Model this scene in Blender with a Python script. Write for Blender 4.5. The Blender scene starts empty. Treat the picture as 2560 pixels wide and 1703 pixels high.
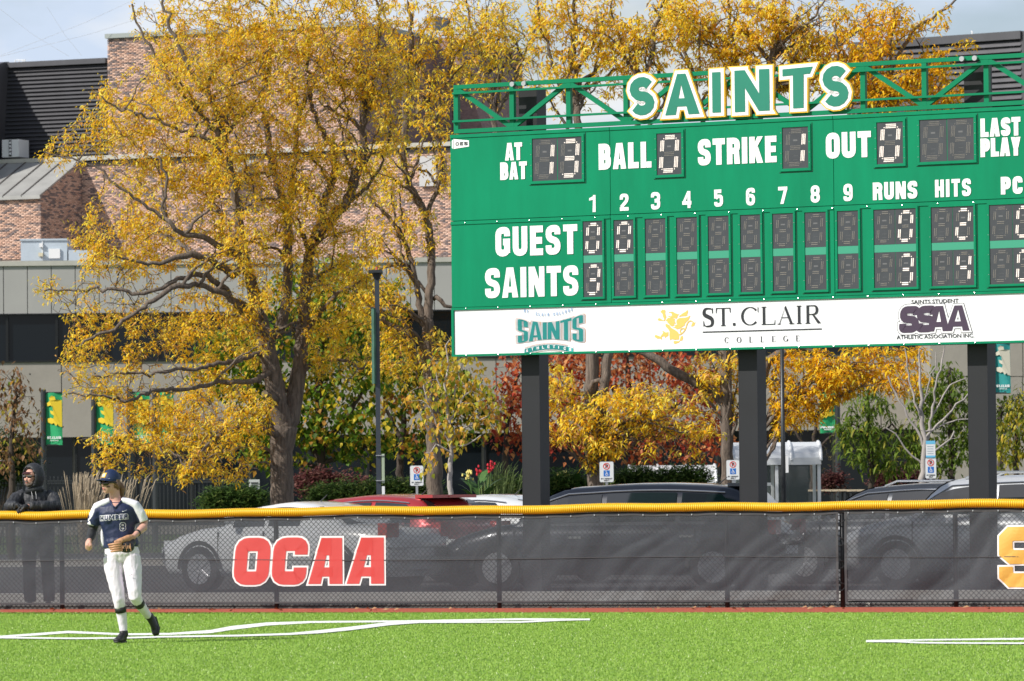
import bpy, bmesh, math, random
import numpy as np
from mathutils import Vector, Matrix

# ------------------------------------------------------------------ camera
SC = bpy.context.scene
FPX, W0, H0, EYE = 12200.0, 2560.0, 1703.0, 1.46
PITCH = math.atan(368.5 / FPX)
ROLL = 0.0095
cam_data = bpy.data.cameras.new('camera')
cam = bpy.data.objects.new('camera', cam_data)
SC.collection.objects.link(cam)
cam_data.sensor_width = 36.0
cam_data.lens = FPX * 36.0 / W0
cam_data.clip_start, cam_data.clip_end = 1.0, 3000.0
RB = Matrix.Rotation(math.pi / 2 + PITCH, 3, 'X') @ Matrix.Rotation(-ROLL, 3, 'Z')
cam.matrix_world = Matrix.Translation((0, 0, EYE)) @ RB.to_4x4()
SC.camera = cam
cam_data.dof.use_dof = True
cam_data.dof.focus_distance = 60.0
cam_data.dof.aperture_fstop = 8.0

# ------------------------------------------------------------------ light
SUN_EL, SUN_STRENGTH = math.radians(39), 4.8
SUN_DIR = Vector((0.86, 0.51, 0)).normalized() * math.cos(SUN_EL) + Vector((0, 0, -math.sin(SUN_EL)))
world = bpy.data.worlds.new('World')
SC.world = world
world.use_nodes = True
wn = world.node_tree
for n in list(wn.nodes):
    wn.nodes.remove(n)
w_out = wn.nodes.new('ShaderNodeOutputWorld')
sky = wn.nodes.new('ShaderNodeTexSky')
sky.sky_type = 'NISHITA'
sky.sun_disc = False
sky.sun_elevation = SUN_EL
sky.sun_rotation = math.atan2(-SUN_DIR.x, -SUN_DIR.y)
bg1 = wn.nodes.new('ShaderNodeBackground'); bg1.inputs[1].default_value = 0.085
bg2 = wn.nodes.new('ShaderNodeBackground'); bg2.inputs[1].default_value = 0.90
wn.links.new(sky.outputs[0], bg1.inputs[0])
tc = wn.nodes.new('ShaderNodeTexCoord')
mp = wn.nodes.new('ShaderNodeMapping'); mp.inputs['Scale'].default_value = (1, 1, 2.4)
mp.inputs['Location'].default_value = (0.35, 0.1, 0.72)
nz = wn.nodes.new('ShaderNodeTexNoise'); nz.inputs['Scale'].default_value = 9.0
nz.inputs['Detail'].default_value = 7.0; nz.inputs['Roughness'].default_value = 0.5
cr = wn.nodes.new('ShaderNodeValToRGB')
cr.color_ramp.elements[0].position = 0.36; cr.color_ramp.elements[1].position = 0.60
cr.color_ramp.elements[0].color = (0.1, 0.1, 0.1, 1)
nz2 = wn.nodes.new('ShaderNodeTexNoise'); nz2.inputs['Scale'].default_value = 16.0
nz2.inputs['Detail'].default_value = 6.0
cr2 = wn.nodes.new('ShaderNodeValToRGB')
cr2.color_ramp.elements[0].position = 0.38; cr2.color_ramp.elements[1].position = 0.62
cr2.color_ramp.elements[0].color = (0.66, 0.77, 0.94, 1); cr2.color_ramp.elements[1].color = (1.0, 1.0, 1.0, 1)
mxs = wn.nodes.new('ShaderNodeMixShader')
L = wn.links.new
L(tc.outputs['Generated'], mp.inputs[0]); L(mp.outputs[0], nz.inputs[0]); L(mp.outputs[0], nz2.inputs[0])
sx = wn.nodes.new('ShaderNodeSeparateXYZ'); L(tc.outputs['Generated'], sx.inputs[0])
ma = wn.nodes.new('ShaderNodeMath'); ma.operation = 'MULTIPLY_ADD'; ma.inputs[1].default_value = -0.42; ma.inputs[2].default_value = 0.16
L(sx.outputs[2], ma.inputs[0])
mb_ = wn.nodes.new('ShaderNodeMath'); mb_.operation = 'ADD'; L(ma.outputs[0], mb_.inputs[0]); L(nz.outputs[0], mb_.inputs[1])
L(mb_.outputs[0], cr.inputs[0]); L(nz2.outputs[0], cr2.inputs[0]); L(cr2.outputs[0], bg2.inputs[0])
L(cr.outputs[0], mxs.inputs[0]); L(bg1.outputs[0], mxs.inputs[1]); L(bg2.outputs[0], mxs.inputs[2])
L(mxs.outputs[0], w_out.inputs[0])
sun_d = bpy.data.lights.new('sun', 'SUN')
sun_d.energy = SUN_STRENGTH; sun_d.angle = math.radians(0.5); sun_d.color = (1.0, 0.95, 0.87)
sun_o = bpy.data.objects.new('sun', sun_d)
SC.collection.objects.link(sun_o)
sun_o.rotation_euler = SUN_DIR.to_track_quat('-Z', 'Y').to_euler()
SC.view_settings.view_transform = 'Standard'
SC.view_settings.look = 'None'
SC.view_settings.exposure = 0.12
SC.view_settings.gamma = 1.0
SC.view_settings.use_curve_mapping = False
SC.cycles.max_bounces = 8
SC.cycles.transparent_max_bounces = 16

# ------------------------------------------------------------------ image <-> place helpers
def ray(px, py):
    return RB @ Vector(((px - W0 / 2) / FPX, (H0 / 2 - py) / FPX, -1.0))
def P(px, py, Y):
    d = ray(px, py)
    return Vector((0, 0, EYE)) + d * (Y / d.y)
def G(px, py, z=0.0):
    d = ray(px, py)
    return Vector((0, 0, EYE)) + d * ((z - EYE) / d.z)
class Plane:                       # a vertical plane with its own frame: u along, v up, y = depth behind it
    def __init__(s, pxa, Ya, pxb, Yb):
        a, b = P(pxa, 1220, Ya), P(pxb, 1220, Yb)
        s.o = Vector((a.x, a.y, 0)); e = Vector((b.x - a.x, b.y - a.y, 0)).normalized()
        s.e = e; s.n = Vector((-e.y, e.x, 0)); s.rz = math.atan2(e.y, e.x)
    def uv(s, px, py, off=0.0):
        d = ray(px, py); c = Vector((0, 0, EYE)); o = s.o + s.n * off
        t = (o - c).dot(s.n) / d.dot(s.n)
        p = c + d * t
        return (p - s.o).dot(s.e), p.z
    def w(s, u, y, z):
        return s.o + s.e * u + s.n * y + Vector((0, 0, z))

# ------------------------------------------------------------------ mesh builder
class MB:
    def __init__(s):
        s.v = []; s.f = []; s.m = []
    def add(s, vs, fs, m=0):
        b = len(s.v); s.v.extend([tuple(p) for p in vs])
        for f in fs:
            s.f.append(tuple(b + i for i in f)); s.m.append(m)
    def box(s, a, b, m=0, rot=None, piv=None):
        x0, y0, z0 = a; x1, y1, z1 = b
        vs = [Vector(p) for p in ((x0, y0, z0), (x1, y0, z0), (x1, y1, z0), (x0, y1, z0), (x0, y0, z1), (x1, y0, z1), (x1, y1, z1), (x0, y1, z1))]
        if rot is not None:
            pv = Vector(piv) if piv else (Vector(a) + Vector(b)) / 2
            vs = [pv + rot @ (p - pv) for p in vs]
        s.add(vs, [(0, 3, 2, 1), (4, 5, 6, 7), (0, 1, 5, 4), (1, 2, 6, 5), (2, 3, 7, 6), (3, 0, 4, 7)], m)
        return s
    def bar(s, a, b, w, d, up=(0, 0, 1), m=0):       # square bar from a to b
        a, b = Vector(a), Vector(b); t = (b - a).normalized(); up = Vector(up)
        r = t.cross(up)
        r = r.normalized() if r.length > 1e-4 else Vector((1, 0, 0)); q = r.cross(t).normalized()
        vs = []
        for p in (a, b):
            for sx, sy in ((-1, -1), (1, -1), (1, 1), (-1, 1)):
                vs.append(p + r * (sx * w / 2) + q * (sy * d / 2))
        s.add(vs, [(3, 2, 1, 0), (4, 5, 6, 7), (0, 1, 5, 4), (1, 2, 6, 5), (2, 3, 7, 6), (3, 0, 4, 7)], m)
        return s
    def tube(s, pts, rad, n=8, cap=True, m=0, sy=1.0, up=None):
        pts = [Vector(p) for p in pts]; k = len(pts)
        if not hasattr(rad, '__len__'): rad = [rad] * k
        T = [(pts[min(i + 1, k - 1)] - pts[max(i - 1, 0)]).normalized() for i in range(k)]
        ref = Vector(up) if up else (Vector((0, 0, 1)) if abs(T[0].z) < .9 else Vector((0, 1, 0)))
        r = (ref - T[0] * ref.dot(T[0])).normalized()
        vs = []
        for i in range(k):
            r = (r - T[i] * r.dot(T[i]));
            r = r.normalized() if r.length > 1e-5 else Vector((1, 0, 0))
            q = T[i].cross(r)
            ra = rad[i]
            if hasattr(ra, '__len__'): ra, rb = ra
            else: rb = ra * sy
            for j in range(n):
                a = 2 * math.pi * j / n
                vs.append(pts[i] + r * (math.cos(a) * ra) + q * (math.sin(a) * rb))
        fs = []
        for i in range(k - 1):
            for j in range(n):
                j2 = (j + 1) % n
                fs.append((i * n + j, i * n + j2, (i + 1) * n + j2, (i + 1) * n + j))
        if cap:
            fs.append(tuple(range(n - 1, -1, -1))); fs.append(tuple((k - 1) * n + j for j in range(n)))
        s.add(vs, fs, m)
        return s
    def ball(s, c, r, nu=12, nv=8, m=0, rot=None):
        if not hasattr(r, '__len__'): r = (r, r, r)
        vs = []; fs = []
        c = Vector(c)
        for i in range(nv + 1):
            th = math.pi * i / nv
            for j in range(nu):
                a = 2 * math.pi * j / nu
                p = Vector((r[0] * math.sin(th) * math.cos(a), r[1] * math.sin(th) * math.sin(a), r[2] * math.cos(th)))
                if rot is not None: p = rot @ p
                vs.append(c + p)
        for i in range(nv):
            for j in range(nu):
                j2 = (j + 1) % nu
                fs.append((i * nu + j, (i + 1) * nu + j, (i + 1) * nu + j2, i * nu + j2))
        s.add(vs, fs, m)
        return s
    def poly(s, pts, m=0):
        s.add(pts, [tuple(range(len(pts)))], m); return s
    def extr(s, pts, d, m=0):                         # convex polygon pushed by vector d
        d = Vector(d); n = len(pts); pts = [Vector(p) for p in pts]
        s.add(pts + [p + d for p in pts], [tuple(range(n)), tuple(range(2 * n - 1, n - 1, -1))] + [(i, (i + 1) % n, n + (i + 1) % n, n + i)[::-1] for i in range(n)], m)
        return s
    def build(s, name, mats, parent=None, smooth=False, local=False, fix=False):
        me = bpy.data.meshes.new(name)
        vs = s.v
        if parent is not None and not local:
            o = wloc(parent); vs = [(p[0] - o[0], p[1] - o[1], p[2] - o[2]) for p in vs]
        me.from_pydata([tuple(p) for p in vs], [], s.f)
        if not isinstance(mats, (list, tuple)): mats = [mats]
        for q in mats: me.materials.append(q)
        if any(s.m): me.polygons.foreach_set('material_index', s.m)
        if smooth: me.polygons.foreach_set('use_smooth', [True] * len(s.f))
        if fix:
            bm = bmesh.new(); bm.from_mesh(me); bmesh.ops.recalc_face_normals(bm, faces=bm.faces); bm.to_mesh(me); bm.free()
        me.update()
        o = bpy.data.objects.new(name, me)
        SC.collection.objects.link(o)
        if parent is not None: o.parent = parent
        return o

def wloc(o):
    p = Vector((0, 0, 0))
    while o is not None:
        p += o.location; o = o.parent
    return p
def tag(o, label=None, cat=None, group=None, kind=None):
    if label: o['label'] = label
    if cat: o['category'] = cat
    if group: o['group'] = group
    if kind: o['kind'] = kind
    return o
def thing(name, label, cat, loc=(0, 0, 0), rz=0.0, group=None):
    o = bpy.data.objects.new(name, None); SC.collection.objects.link(o)
    o.location = loc; o.rotation_euler = (0, 0, rz); o.empty_display_size = .3
    return tag(o, label, cat, group)
def np_mesh(name, V, F, mat, parent=None, col=None, smooth=False):
    """V (n,3), F (m,k) all same k; col (n,3)."""
    me = bpy.data.meshes.new(name)
    V = np.asarray(V, dtype=np.float32)
    if parent is not None: V = V - np.array(wloc(parent), dtype=np.float32)
    F = np.asarray(F, dtype=np.int32); m, k = F.shape
    me.vertices.add(len(V)); me.vertices.foreach_set('co', V.ravel())
    me.loops.add(m * k); me.loops.foreach_set('vertex_index', F.ravel())
    me.polygons.add(m); me.polygons.foreach_set('loop_start', np.arange(0, m * k, k, dtype=np.int32))
    if smooth: me.polygons.foreach_set('use_smooth', np.ones(m, dtype=bool))
    if col is not None:
        at = me.color_attributes.new('tint', 'FLOAT_COLOR', 'POINT')
        c4 = np.ones((len(V), 4), dtype=np.float32); c4[:, :3] = col
        at.data.foreach_set('color', c4.ravel())
    me.materials.append(mat)
    me.update(calc_edges=True); me.validate()
    o = bpy.data.objects.new(name, me); SC.collection.objects.link(o)
    if parent is not None: o.parent = parent
    return o

# ------------------------------------------------------------------ materials
MATS = {}
def mat(name, col, rough=0.6, metal=0.0, var=0.0, vscale=3.0, bump=0.0, bscale=40.0, spec=0.5, coat=0.0, stretch=None, col2=None, emit=None, estr=0.0):
    if name in MATS: return MATS[name]
    m = bpy.data.materials.new(name); m.use_nodes = True
    nt = m.node_tree; b = nt.nodes['Principled BSDF']
    b.inputs['Roughness'].default_value = rough; b.inputs['Metallic'].default_value = metal
    b.inputs['Specular IOR Level'].default_value = spec
    b.inputs['Coat Weight'].default_value = coat; b.inputs['Coat Roughness'].default_value = 0.05
    b.inputs['Base Color'].default_value = (*col, 1)
    if emit: b.inputs['Emission Color'].default_value = (*emit, 1); b.inputs['Emission Strength'].default_value = estr
    tcn = nt.nodes.new('ShaderNodeTexCoord'); mpn = nt.nodes.new('ShaderNodeMapping')
    nt.links.new(tcn.outputs['Object'], mpn.inputs[0])
    if stretch: mpn.inputs['Scale'].default_value = stretch
    if var > 0 or col2:
        n = nt.nodes.new('ShaderNodeTexNoise'); n.inputs['Scale'].default_value = vscale; n.inputs['Detail'].default_value = 8; n.inputs['Roughness'].default_value = .62
        nt.links.new(mpn.outputs[0], n.inputs[0])
        r = nt.nodes.new('ShaderNodeValToRGB'); r.color_ramp.elements[0].position = .32; r.color_ramp.elements[1].position = .68
        c1 = col2 if col2 else tuple(max(0, c * (1 - var)) for c in col); c2 = col if col2 else tuple(min(1, c * (1 + var)) for c in col)
        r.color_ramp.elements[0].color = (*c1, 1); r.color_ramp.elements[1].color = (*c2, 1)
        nt.links.new(n.outputs[0], r.inputs[0]); nt.links.new(r.outputs[0], b.inputs['Base Color'])
    if bump > 0:
        n2 = nt.nodes.new('ShaderNodeTexNoise'); n2.inputs['Scale'].default_value = bscale; n2.inputs['Detail'].default_value = 5
        nt.links.new(mpn.outputs[0], n2.inputs[0])
        bp = nt.nodes.new('ShaderNodeBump'); bp.inputs['Strength'].default_value = bump; bp.inputs['Distance'].default_value = .02
        nt.links.new(n2.outputs[0], bp.inputs['Height']); nt.links.new(bp.outputs[0], b.inputs['Normal'])
    MATS[name] = m
    return m
def leaf_mat(name, trans=0.35, rough=0.55):
    m = bpy.data.materials.new(name); m.use_nodes = True; nt = m.node_tree
    b = nt.nodes['Principled BSDF']; b.inputs['Roughness'].default_value = rough; b.inputs['Specular IOR Level'].default_value = .3
    a = nt.nodes.new('ShaderNodeAttribute'); a.attribute_name = 'tint'
    t = nt.nodes.new('ShaderNodeBsdfTranslucent'); mx = nt.nodes.new('ShaderNodeMixShader'); mx.inputs[0].default_value = trans
    nt.links.new(a.outputs['Color'], b.inputs['Base Color']); nt.links.new(a.outputs['Color'], t.inputs[0])
    nt.links.new(b.outputs[0], mx.inputs[1]); nt.links.new(t.outputs[0], mx.inputs[2])
    nt.links.new(mx.outputs[0], nt.nodes['Material Output'].inputs[0])
    return m
def tint_mat(name, rough=0.85):
    m = bpy.data.materials.new(name); m.use_nodes = True; nt = m.node_tree
    b = nt.nodes['Principled BSDF']; b.inputs['Roughness'].default_value = rough; b.inputs['Specular IOR Level'].default_value = .25
    a = nt.nodes.new('ShaderNodeAttribute'); a.attribute_name = 'tint'
    nt.links.new(a.outputs['Color'], b.inputs['Base Color'])
    return m
def glass_mat(name, col, rough=0.04, alpha=0.0):
    m = mat(name, col, rough, 0.0, spec=1.0, coat=1.0)
    if alpha > 0:
        nt = m.node_tree; t = nt.nodes.new('ShaderNodeBsdfTransparent'); mx = nt.nodes.new('ShaderNodeMixShader'); mx.inputs[0].default_value = alpha
        nt.links.new(nt.nodes['Principled BSDF'].outputs[0], mx.inputs[1]); nt.links.new(t.outputs[0], mx.inputs[2])
        nt.links.new(mx.outputs[0], nt.nodes['Material Output'].inputs[0])
    return m

# ------------------------------------------------------------------ lettering from strokes
def fillet(pts, r, closed, n=4):
    if r <= 0: return pts
    out = []; k = len(pts)
    for i, p in enumerate(pts):
        p = Vector(p)
        if not closed and i in (0, k - 1): out.append(tuple(p)); continue
        a = Vector(pts[(i - 1) % k]); b = Vector(pts[(i + 1) % k])
        da, db = (a - p), (b - p)
        rr = min(r, da.length * .5, db.length * .5)
        a = p + da.normalized() * rr; b = p + db.normalized() * rr
        for j in range(n + 1):
            t = j / n
            out.append(tuple(a * (1 - t) ** 2 + p * (2 * t * (1 - t)) + b * t * t))
    return out
def ribbon(pts, hw, closed, ext):
    P2 = [Vector(p) for p in pts]
    q = [P2[0]]
    for p in P2[1:]:
        if (p - q[-1]).length > 1e-6: q.append(p)
    if closed and (q[0] - q[-1]).length < 1e-6: q.pop()
    P2 = q; k = len(P2)
    if not closed and ext:
        P2[0] = P2[0] + (P2[0] - P2[1]).normalized() * ext; P2[-1] = P2[-1] + (P2[-1] - P2[-2]).normalized() * ext
    Lf, Rt = [], []
    for i in range(k):
        if closed: a, b = P2[i - 1], P2[(i + 1) % k]
        else: a, b = P2[max(i - 1, 0)], P2[min(i + 1, k - 1)]
        d1 = (P2[i] - a); d2 = (b - P2[i])
        d1 = d1.normalized() if d1.length > 1e-6 else d2.normalized()
        d2 = d2.normalized() if d2.length > 1e-6 else d1
        n1 = Vector((-d1.y, d1.x)); n2 = Vector((-d2.y, d2.x)); n = (n1 + n2)
        n = n.normalized() if n.length > 1e-4 else n1
        c = max(.45, n.dot(n1))
        w = hw(i / max(1, k - 1)) if callable(hw) else hw
        Lf.append(P2[i] + n * (w / c)); Rt.append(P2[i] - n * (w / c))
    qs = []
    for i in range(k if closed else k - 1):
        j = (i + 1) % k
        qs.append([Rt[i], Rt[j], Lf[j], Lf[i]])
    return qs
def offset_poly(pts, o):
    if abs(o) < 1e-9: return [Vector(p) for p in pts]
    P2 = [Vector(p) for p in pts]; k = len(P2)
    ar = sum(P2[i].x * P2[(i + 1) % k].y - P2[(i + 1) % k].x * P2[i].y for i in range(k))
    sg = 1 if ar > 0 else -1
    out = []
    for i in range(k):
        d1 = (P2[i] - P2[i - 1]).normalized(); d2 = (P2[(i + 1) % k] - P2[i]).normalized()
        n1 = Vector((d1.y, -d1.x)) * sg; n2 = Vector((d2.y, -d2.x)) * sg; n = (n1 + n2).normalized()
        out.append(P2[i] + n * (o / max(.45, n.dot(n1))))
    return out
def glyph(ch, W, H, t, r=None, tv=None):
    """pieces of a condensed block letter: ('s', points, closed) centre lines or ('p', polygon)"""
    h = t / 2; r = (min(W, H) * .32) if r is None else r
    v = (tv or t) / 2
    S = lambda *p, c=False, rr=None: ('s', fillet(list(p), r if rr is None else rr, c), c)
    q = lambda *p: ('p', list(p))
    x0, x1, y0, y1, m = h, W - h, v, H - v, H / 2
    if ch in 'O0': return [S((x0, y0), (x1, y0), (x1, y1), (x0, y1), c=True)]
    if ch == 'D': return [S((x0, y0), (x1, y0), (x1, y1), (x0, y1), (x0, y0), rr=0), ]
    if ch == 'C': return [S((x1, H * .36), (x1, y0), (x0, y0), (x0, y1), (x1, y1), (x1, H * .64))]
    if ch == 'G': return [S((W * .52, m - v * .1), (x1, m - v * .1), (x1, y0), rr=0), S((x1, m), (x1, y0), (x0, y0), (x0, y1), (x1, y1), (x1, H * .68))]
    if ch == 'S': return [S((x1, H * .68), (x1, y1), (x0, y1), (x0, m + v * .3), (x1, m - v * .3), (x1, y0), (x0, y0), (x0, H * .32))]
    if ch == 'U': return [S((x0, H), (x0, y0), (x1, y0), (x1, H))]
    if ch == 'I': return [q((W / 2 - h, 0), (W / 2 + h, 0), (W / 2 + h, H), (W / 2 - h, H))]
    if ch == 'L': return [q((0, 0), (t, 0), (t, H), (0, H)), q((t * .5, 0), (W, 0), (W, v * 2), (t * .5, v * 2))]
    if ch == 'E': return [q((0, 0), (t, 0), (t, H), (0, H))] + [q((t * .5, a), (b, a), (b, a + v * 2), (t * .5, a + v * 2)) for a, b in ((0, W), (m - v, W * .93), (H - 2 * v, W))]
    if ch == 'F': return [q((0, 0), (t, 0), (t, H), (0, H))] + [q((t * .5, a), (b, a), (b, a + v * 2), (t * .5, a + v * 2)) for a, b in ((m - v, W * .9), (H - 2 * v, W))]
    if ch == 'H': return [q((0, 0), (t, 0), (t, H), (0, H)), q((W - t, 0), (W, 0), (W, H), (W - t, H)), q((t * .5, m - v), (W - t * .5, m - v), (W - t * .5, m + v), (t * .5, m + v))]
    if ch == 'T': return [q((W / 2 - h, 0), (W / 2 + h, 0), (W / 2 + h, H - v), (W / 2 - h, H - v)), q((0, H - 2 * v), (W, H - 2 * v), (W, H), (0, H))]
    if ch == 'N': return [q((0, 0), (t * .9, 0), (t * .9, H), (0, H)), q((W - t * .9, 0), (W, 0), (W, H), (W - t * .9, H)), q((W - t * 1.05, 0), (W - .02 * t, 0), (t * 1.05, H), (.02 * t, H))]
    if ch == 'M': return [q((0, 0), (t, 0), (t, H), (0, H)), q((W - t, 0), (W, 0), (W, H), (W - t, H)), q((W / 2 - h * .5, H * .25), (W / 2 + h * .5, H * .25), (t, H), (0, H)), q((W / 2 - h * .5, H * .25), (W / 2 + h * .5, H * .25), (W, H), (W - t, H))]
    if ch == 'K': return [q((0, 0), (t, 0), (t, H), (0, H)), q((t * .6, H * .3), (t * .6, H * .58), (W - t, H), (W, H)), q((W - t * 1.1, 0), (W, 0), (t * 1.5, H * .66), (t * .75, H * .5))]
    if ch == 'A': return [q((0, 0), (t * .98, 0), (W / 2 + t * .1, H), (W / 2 - t * .58, H)), q((W - t * .98, 0), (W, 0), (W / 2 + t * .58, H), (W / 2 - t * .1, H)), q((t * .85, H * .17), (W - t * .85, H * .17), (W - t * 1.1, H * .17 + 1.7 * v), (t * 1.1, H * .17 + 1.7 * v))]
    if ch == 'V': return [q((W / 2 - t * .5, 0), (W / 2 + t * .2, 0), (t, H), (0, H)), q((W / 2 - t * .2, 0), (W / 2 + t * .5, 0), (W, H), (W - t, H))]
    if ch == 'Y': return [q((W / 2 - h, 0), (W / 2 + h, 0), (W / 2 + h, H * .45), (W / 2 - h, H * .45)), q((W / 2 - h, H * .38), (W / 2 + h, H * .38), (t, H), (0, H)), q((W / 2 - h, H * .38), (W / 2 + h, H * .38), (W, H), (W - t, H))]
    if ch == 'P': return [q((0, 0), (t, 0), (t, H), (0, H)), S((h, y1), (x1, y1), (x1, H * .42), (h, H * .42))]
    if ch == 'R': return [q((0, 0), (t, 0), (t, H), (0, H)), S((h, y1), (x1, y1), (x1, m), (h, m)), q((W - t, 0), (W, 0), (W - t * .15, m - v * .2), (W - t * 1.1, m))]
    if ch == 'B': return [q((0, 0), (t, 0), (t, H), (0, H)), S((h, y1), (x1 - h * .2, y1), (x1 - h * .2, m), (h, m)), S((h, m), (x1, m), (x1, y0), (h, y0))]
    if ch == '1': return [q((W - t, 0), (W, 0), (W, H), (W - t * .8, H)), q((0, H * .68), (W - t * .5, H * .74), (W - t * .5, H), (W - t * .9, H * .92), (0, H * .82))]
    if ch == '2': return [S((x0, H * .66), (x0, y1), (x1, y1), (x1, H * .6), (x0 * .9, y0 + v), rr=r), q((0, 0), (W, 0), (W, 2 * v), (0, 2 * v))]
    if ch == '3': return [S((x0, H * .70), (x0, y1), (x1, y1), (x1, m + v * .4), (W * .4, m)), S((W * .4, m), (x1, m), (x1, y0), (x0, y0), (x0, H * .3))]
    if ch == '4': return [q((W - t * 1.25, 0), (W - t * .3, 0), (W - t * .3, H), (W - t * 1.25, H)), q((0, H * .2), (W, H * .2), (W, H * .2 + 2 * v), (0, H * .2 + 2 * v)), q((0, H * .3), (t * .9, H * .3), (W - t * .6, H), (W - t * 1.25, H))]
    if ch == '5': return [S((x1, y1), (x0, y1), (x0, H * .48), rr=0), S((x0, H * .48), (x0 + h, H * .6), (x1, H * .6), (x1, y0), (x0, y0), (x0, H * .28))]
    if ch == '6': return [S((x1, H * .72), (x1, y1), (x0, y1), (x0, y0), (x1, y0), (x1, H * .56), (x0, H * .56))]
    if ch == '7': return [q((0, H - 2 * v), (W, H - 2 * v), (W, H), (0, H)), q((W * .22, 0), (W * .22 + t, 0), (W, H - 1.2 * v), (W - t, H - 1.2 * v))]
    if ch == '8': return [S((x0, y0), (x1, y0), (x1, m), (x0, m), c=True), S((x0 + h * .1, m), (x1 - h * .1, m), (x1 - h * .1, y1), (x0 + h * .1, y1), c=True)]
    if ch == '9': return [S((x0, H * .28), (x0, y0), (x1, y0), (x1, y1), (x0, y1), (x0, H * .44), (x1, H * .44))]
    if ch == '.': return [q((0, 0), (t, 0), (t, t), (0, t))]
    return []
CW = {'I': .42, 'M': 1.5, '1': .62, ' ': .45, '.': .35, 'A': 1.08, 'N': 1.05, 'L': .86, 'E': .88, 'T': .95, 'K': 1.05}
class Txt:
    """collects lettering in a (u, z) plane; front faces at y = -off, later pieces a hair in front"""
    def __init__(s, off=0.004, step=0.0004, depth=0.0):
        s.mb = MB(); s.off = off; s.step = step; s.k = 0; s.depth = depth
    def face(s, pts, warp=None):
        y = -(s.off + s.step * (s.k % 9))
        if warp: pts = [warp(p) for p in pts]
        p3 = [Vector((p[0], y, p[1])) for p in pts]
        ar = sum(p3[i].x * p3[(i + 1) % len(p3)].z - p3[(i + 1) % len(p3)].x * p3[i].z for i in range(len(p3)))
        if ar < 0: p3.reverse()
        if s.depth > 0: s.mb.extr(p3, (0, s.depth, 0))
        else: s.mb.poly(p3)
    def glyph(s, ch, u, z, W, H, t, o=0.0, slant=0.0, r=None, tv=None, warp=None):
        for pc in glyph(ch, W, H, t, r, tv):
            if pc[0] == 's': faces = ribbon(pc[1], t / 2 + o, pc[2], o)
            else: faces = [offset_poly(pc[1], o)]
            for f in faces:
                s.face([(u + p[0] + slant * p[1], z + p[1]) for p in f], warp)
            s.k += 1
    def line(s, text, u0, u1, z0, z1, t, gap=.25, o=0.0, slant=0.0, r=None, tv=None, warp=None):
        H = z1 - z0
        ws = [CW.get(c, 1.0) for c in text]
        n = len(text); unit = (u1 - u0) / (sum(ws) + gap * (n - 1))
        u = u0
        for c, w in zip(text, ws):
            s.glyph(c, u, z0, unit * w if c != 'I' else max(unit * w, t), H, t, o, slant, r, tv, warp)
            u += unit * (w + gap)
    def build(s, name, m, parent):
        return s.mb.build(name, m, parent, local=True)
def small_text(text, u0, u1, z0, z1, y, m, parent, name='lettering', bold=0.0):
    cu = bpy.data.curves.new(name, 'FONT'); cu.body = text; cu.offset = bold; cu.resolution_u = 2
    ob = bpy.data.objects.new(name, cu); SC.collection.objects.link(ob)
    dg = bpy.context.evaluated_depsgraph_get(); dg.update()
    me = bpy.data.meshes.new_from_object(ob.evaluated_get(dg))
    bpy.data.objects.remove(ob); bpy.data.curves.remove(cu)
    co = np.empty(len(me.vertices) * 3, dtype=np.float32); me.vertices.foreach_get('co', co); co = co.reshape(-1, 3)
    mn, mx = co.min(0), co.max(0)
    out = np.empty_like(co)
    out[:, 0] = u0 + (co[:, 0] - mn[0]) / (mx[0] - mn[0]) * (u1 - u0)
    out[:, 2] = z0 + (co[:, 1] - mn[1]) / (mx[1] - mn[1]) * (z1 - z0)
    out[:, 1] = y
    me.vertices.foreach_set('co', out.ravel()); me.materials.clear(); me.materials.append(m); me.update()
    o = bpy.data.objects.new(name, me); SC.collection.objects.link(o); o.parent = parent
    return o
# ================================================================== GROUND
FEN = Plane(0, 61.0, W0, 57.5)
rng = np.random.default_rng(7)
M_turf = mat('turf_base', (0.20, 0.33, 0.05), .9, var=.06, vscale=.6)
M_red = mat('red_track', (0.44, 0.10, 0.055), .95, var=.22, vscale=30, bump=.8, bscale=120)
M_asph = mat('asphalt', (0.07, 0.07, 0.072), .95, var=.25, vscale=4, bump=.4, bscale=80)
M_conc = mat('kerb_concrete', (0.55, 0.53, 0.49), .9, var=.12, vscale=6, bump=.3, bscale=60)
M_lawn = mat('lawn', (0.07, 0.12, 0.02), .95, var=.4, vscale=5, bump=.6, bscale=40)
def sheet(name, pts, m, z):
    mb = MB(); mb.poly([(p[0], p[1], z) for p in pts])
    return tag(mb.build(name, m), kind='structure')
eL, eR = G(-400, 1532), G(2960, 1532)
e0, e1 = G(0, 1532), G(2560, 1532)
dx = (e1 - e0)
tL, tR = e0 - dx * 12, e1 + dx * 12
sheet('ground', [(-900, -60), (900, -60), (900, 1500), (-900, 1500)], M_lawn, -0.02)
sheet('turf_field', [(-170, -20), (170, -20), (tR.x, tR.y), (tL.x, tL.y)], M_turf, 0.0)
def fw(u, y): p = FEN.w(u, y, 0); return (p.x, p.y)
tA, tB = e0 - dx * 1.3, e1 + dx * 2.5
uA_, uB_ = (Vector((tA.x, tA.y, 0)) - FEN.o).dot(FEN.e), (Vector((tB.x, tB.y, 0)) - FEN.o).dot(FEN.e)
sheet('warning_track', [(tA.x, tA.y), (tB.x, tB.y), fw(uB_, .12), fw(uA_, .12)], M_red, 0.004)
sheet('parking_lot', [fw(-150, 3.3), fw(150, 3.3), (160, 96), (-160, 96)], M_asph, 0.002)
sheet('service_road', [(-160, 106), (160, 106), (160, 116), (-160, 116)], M_asph, 0.002)
kb = MB()
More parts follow.
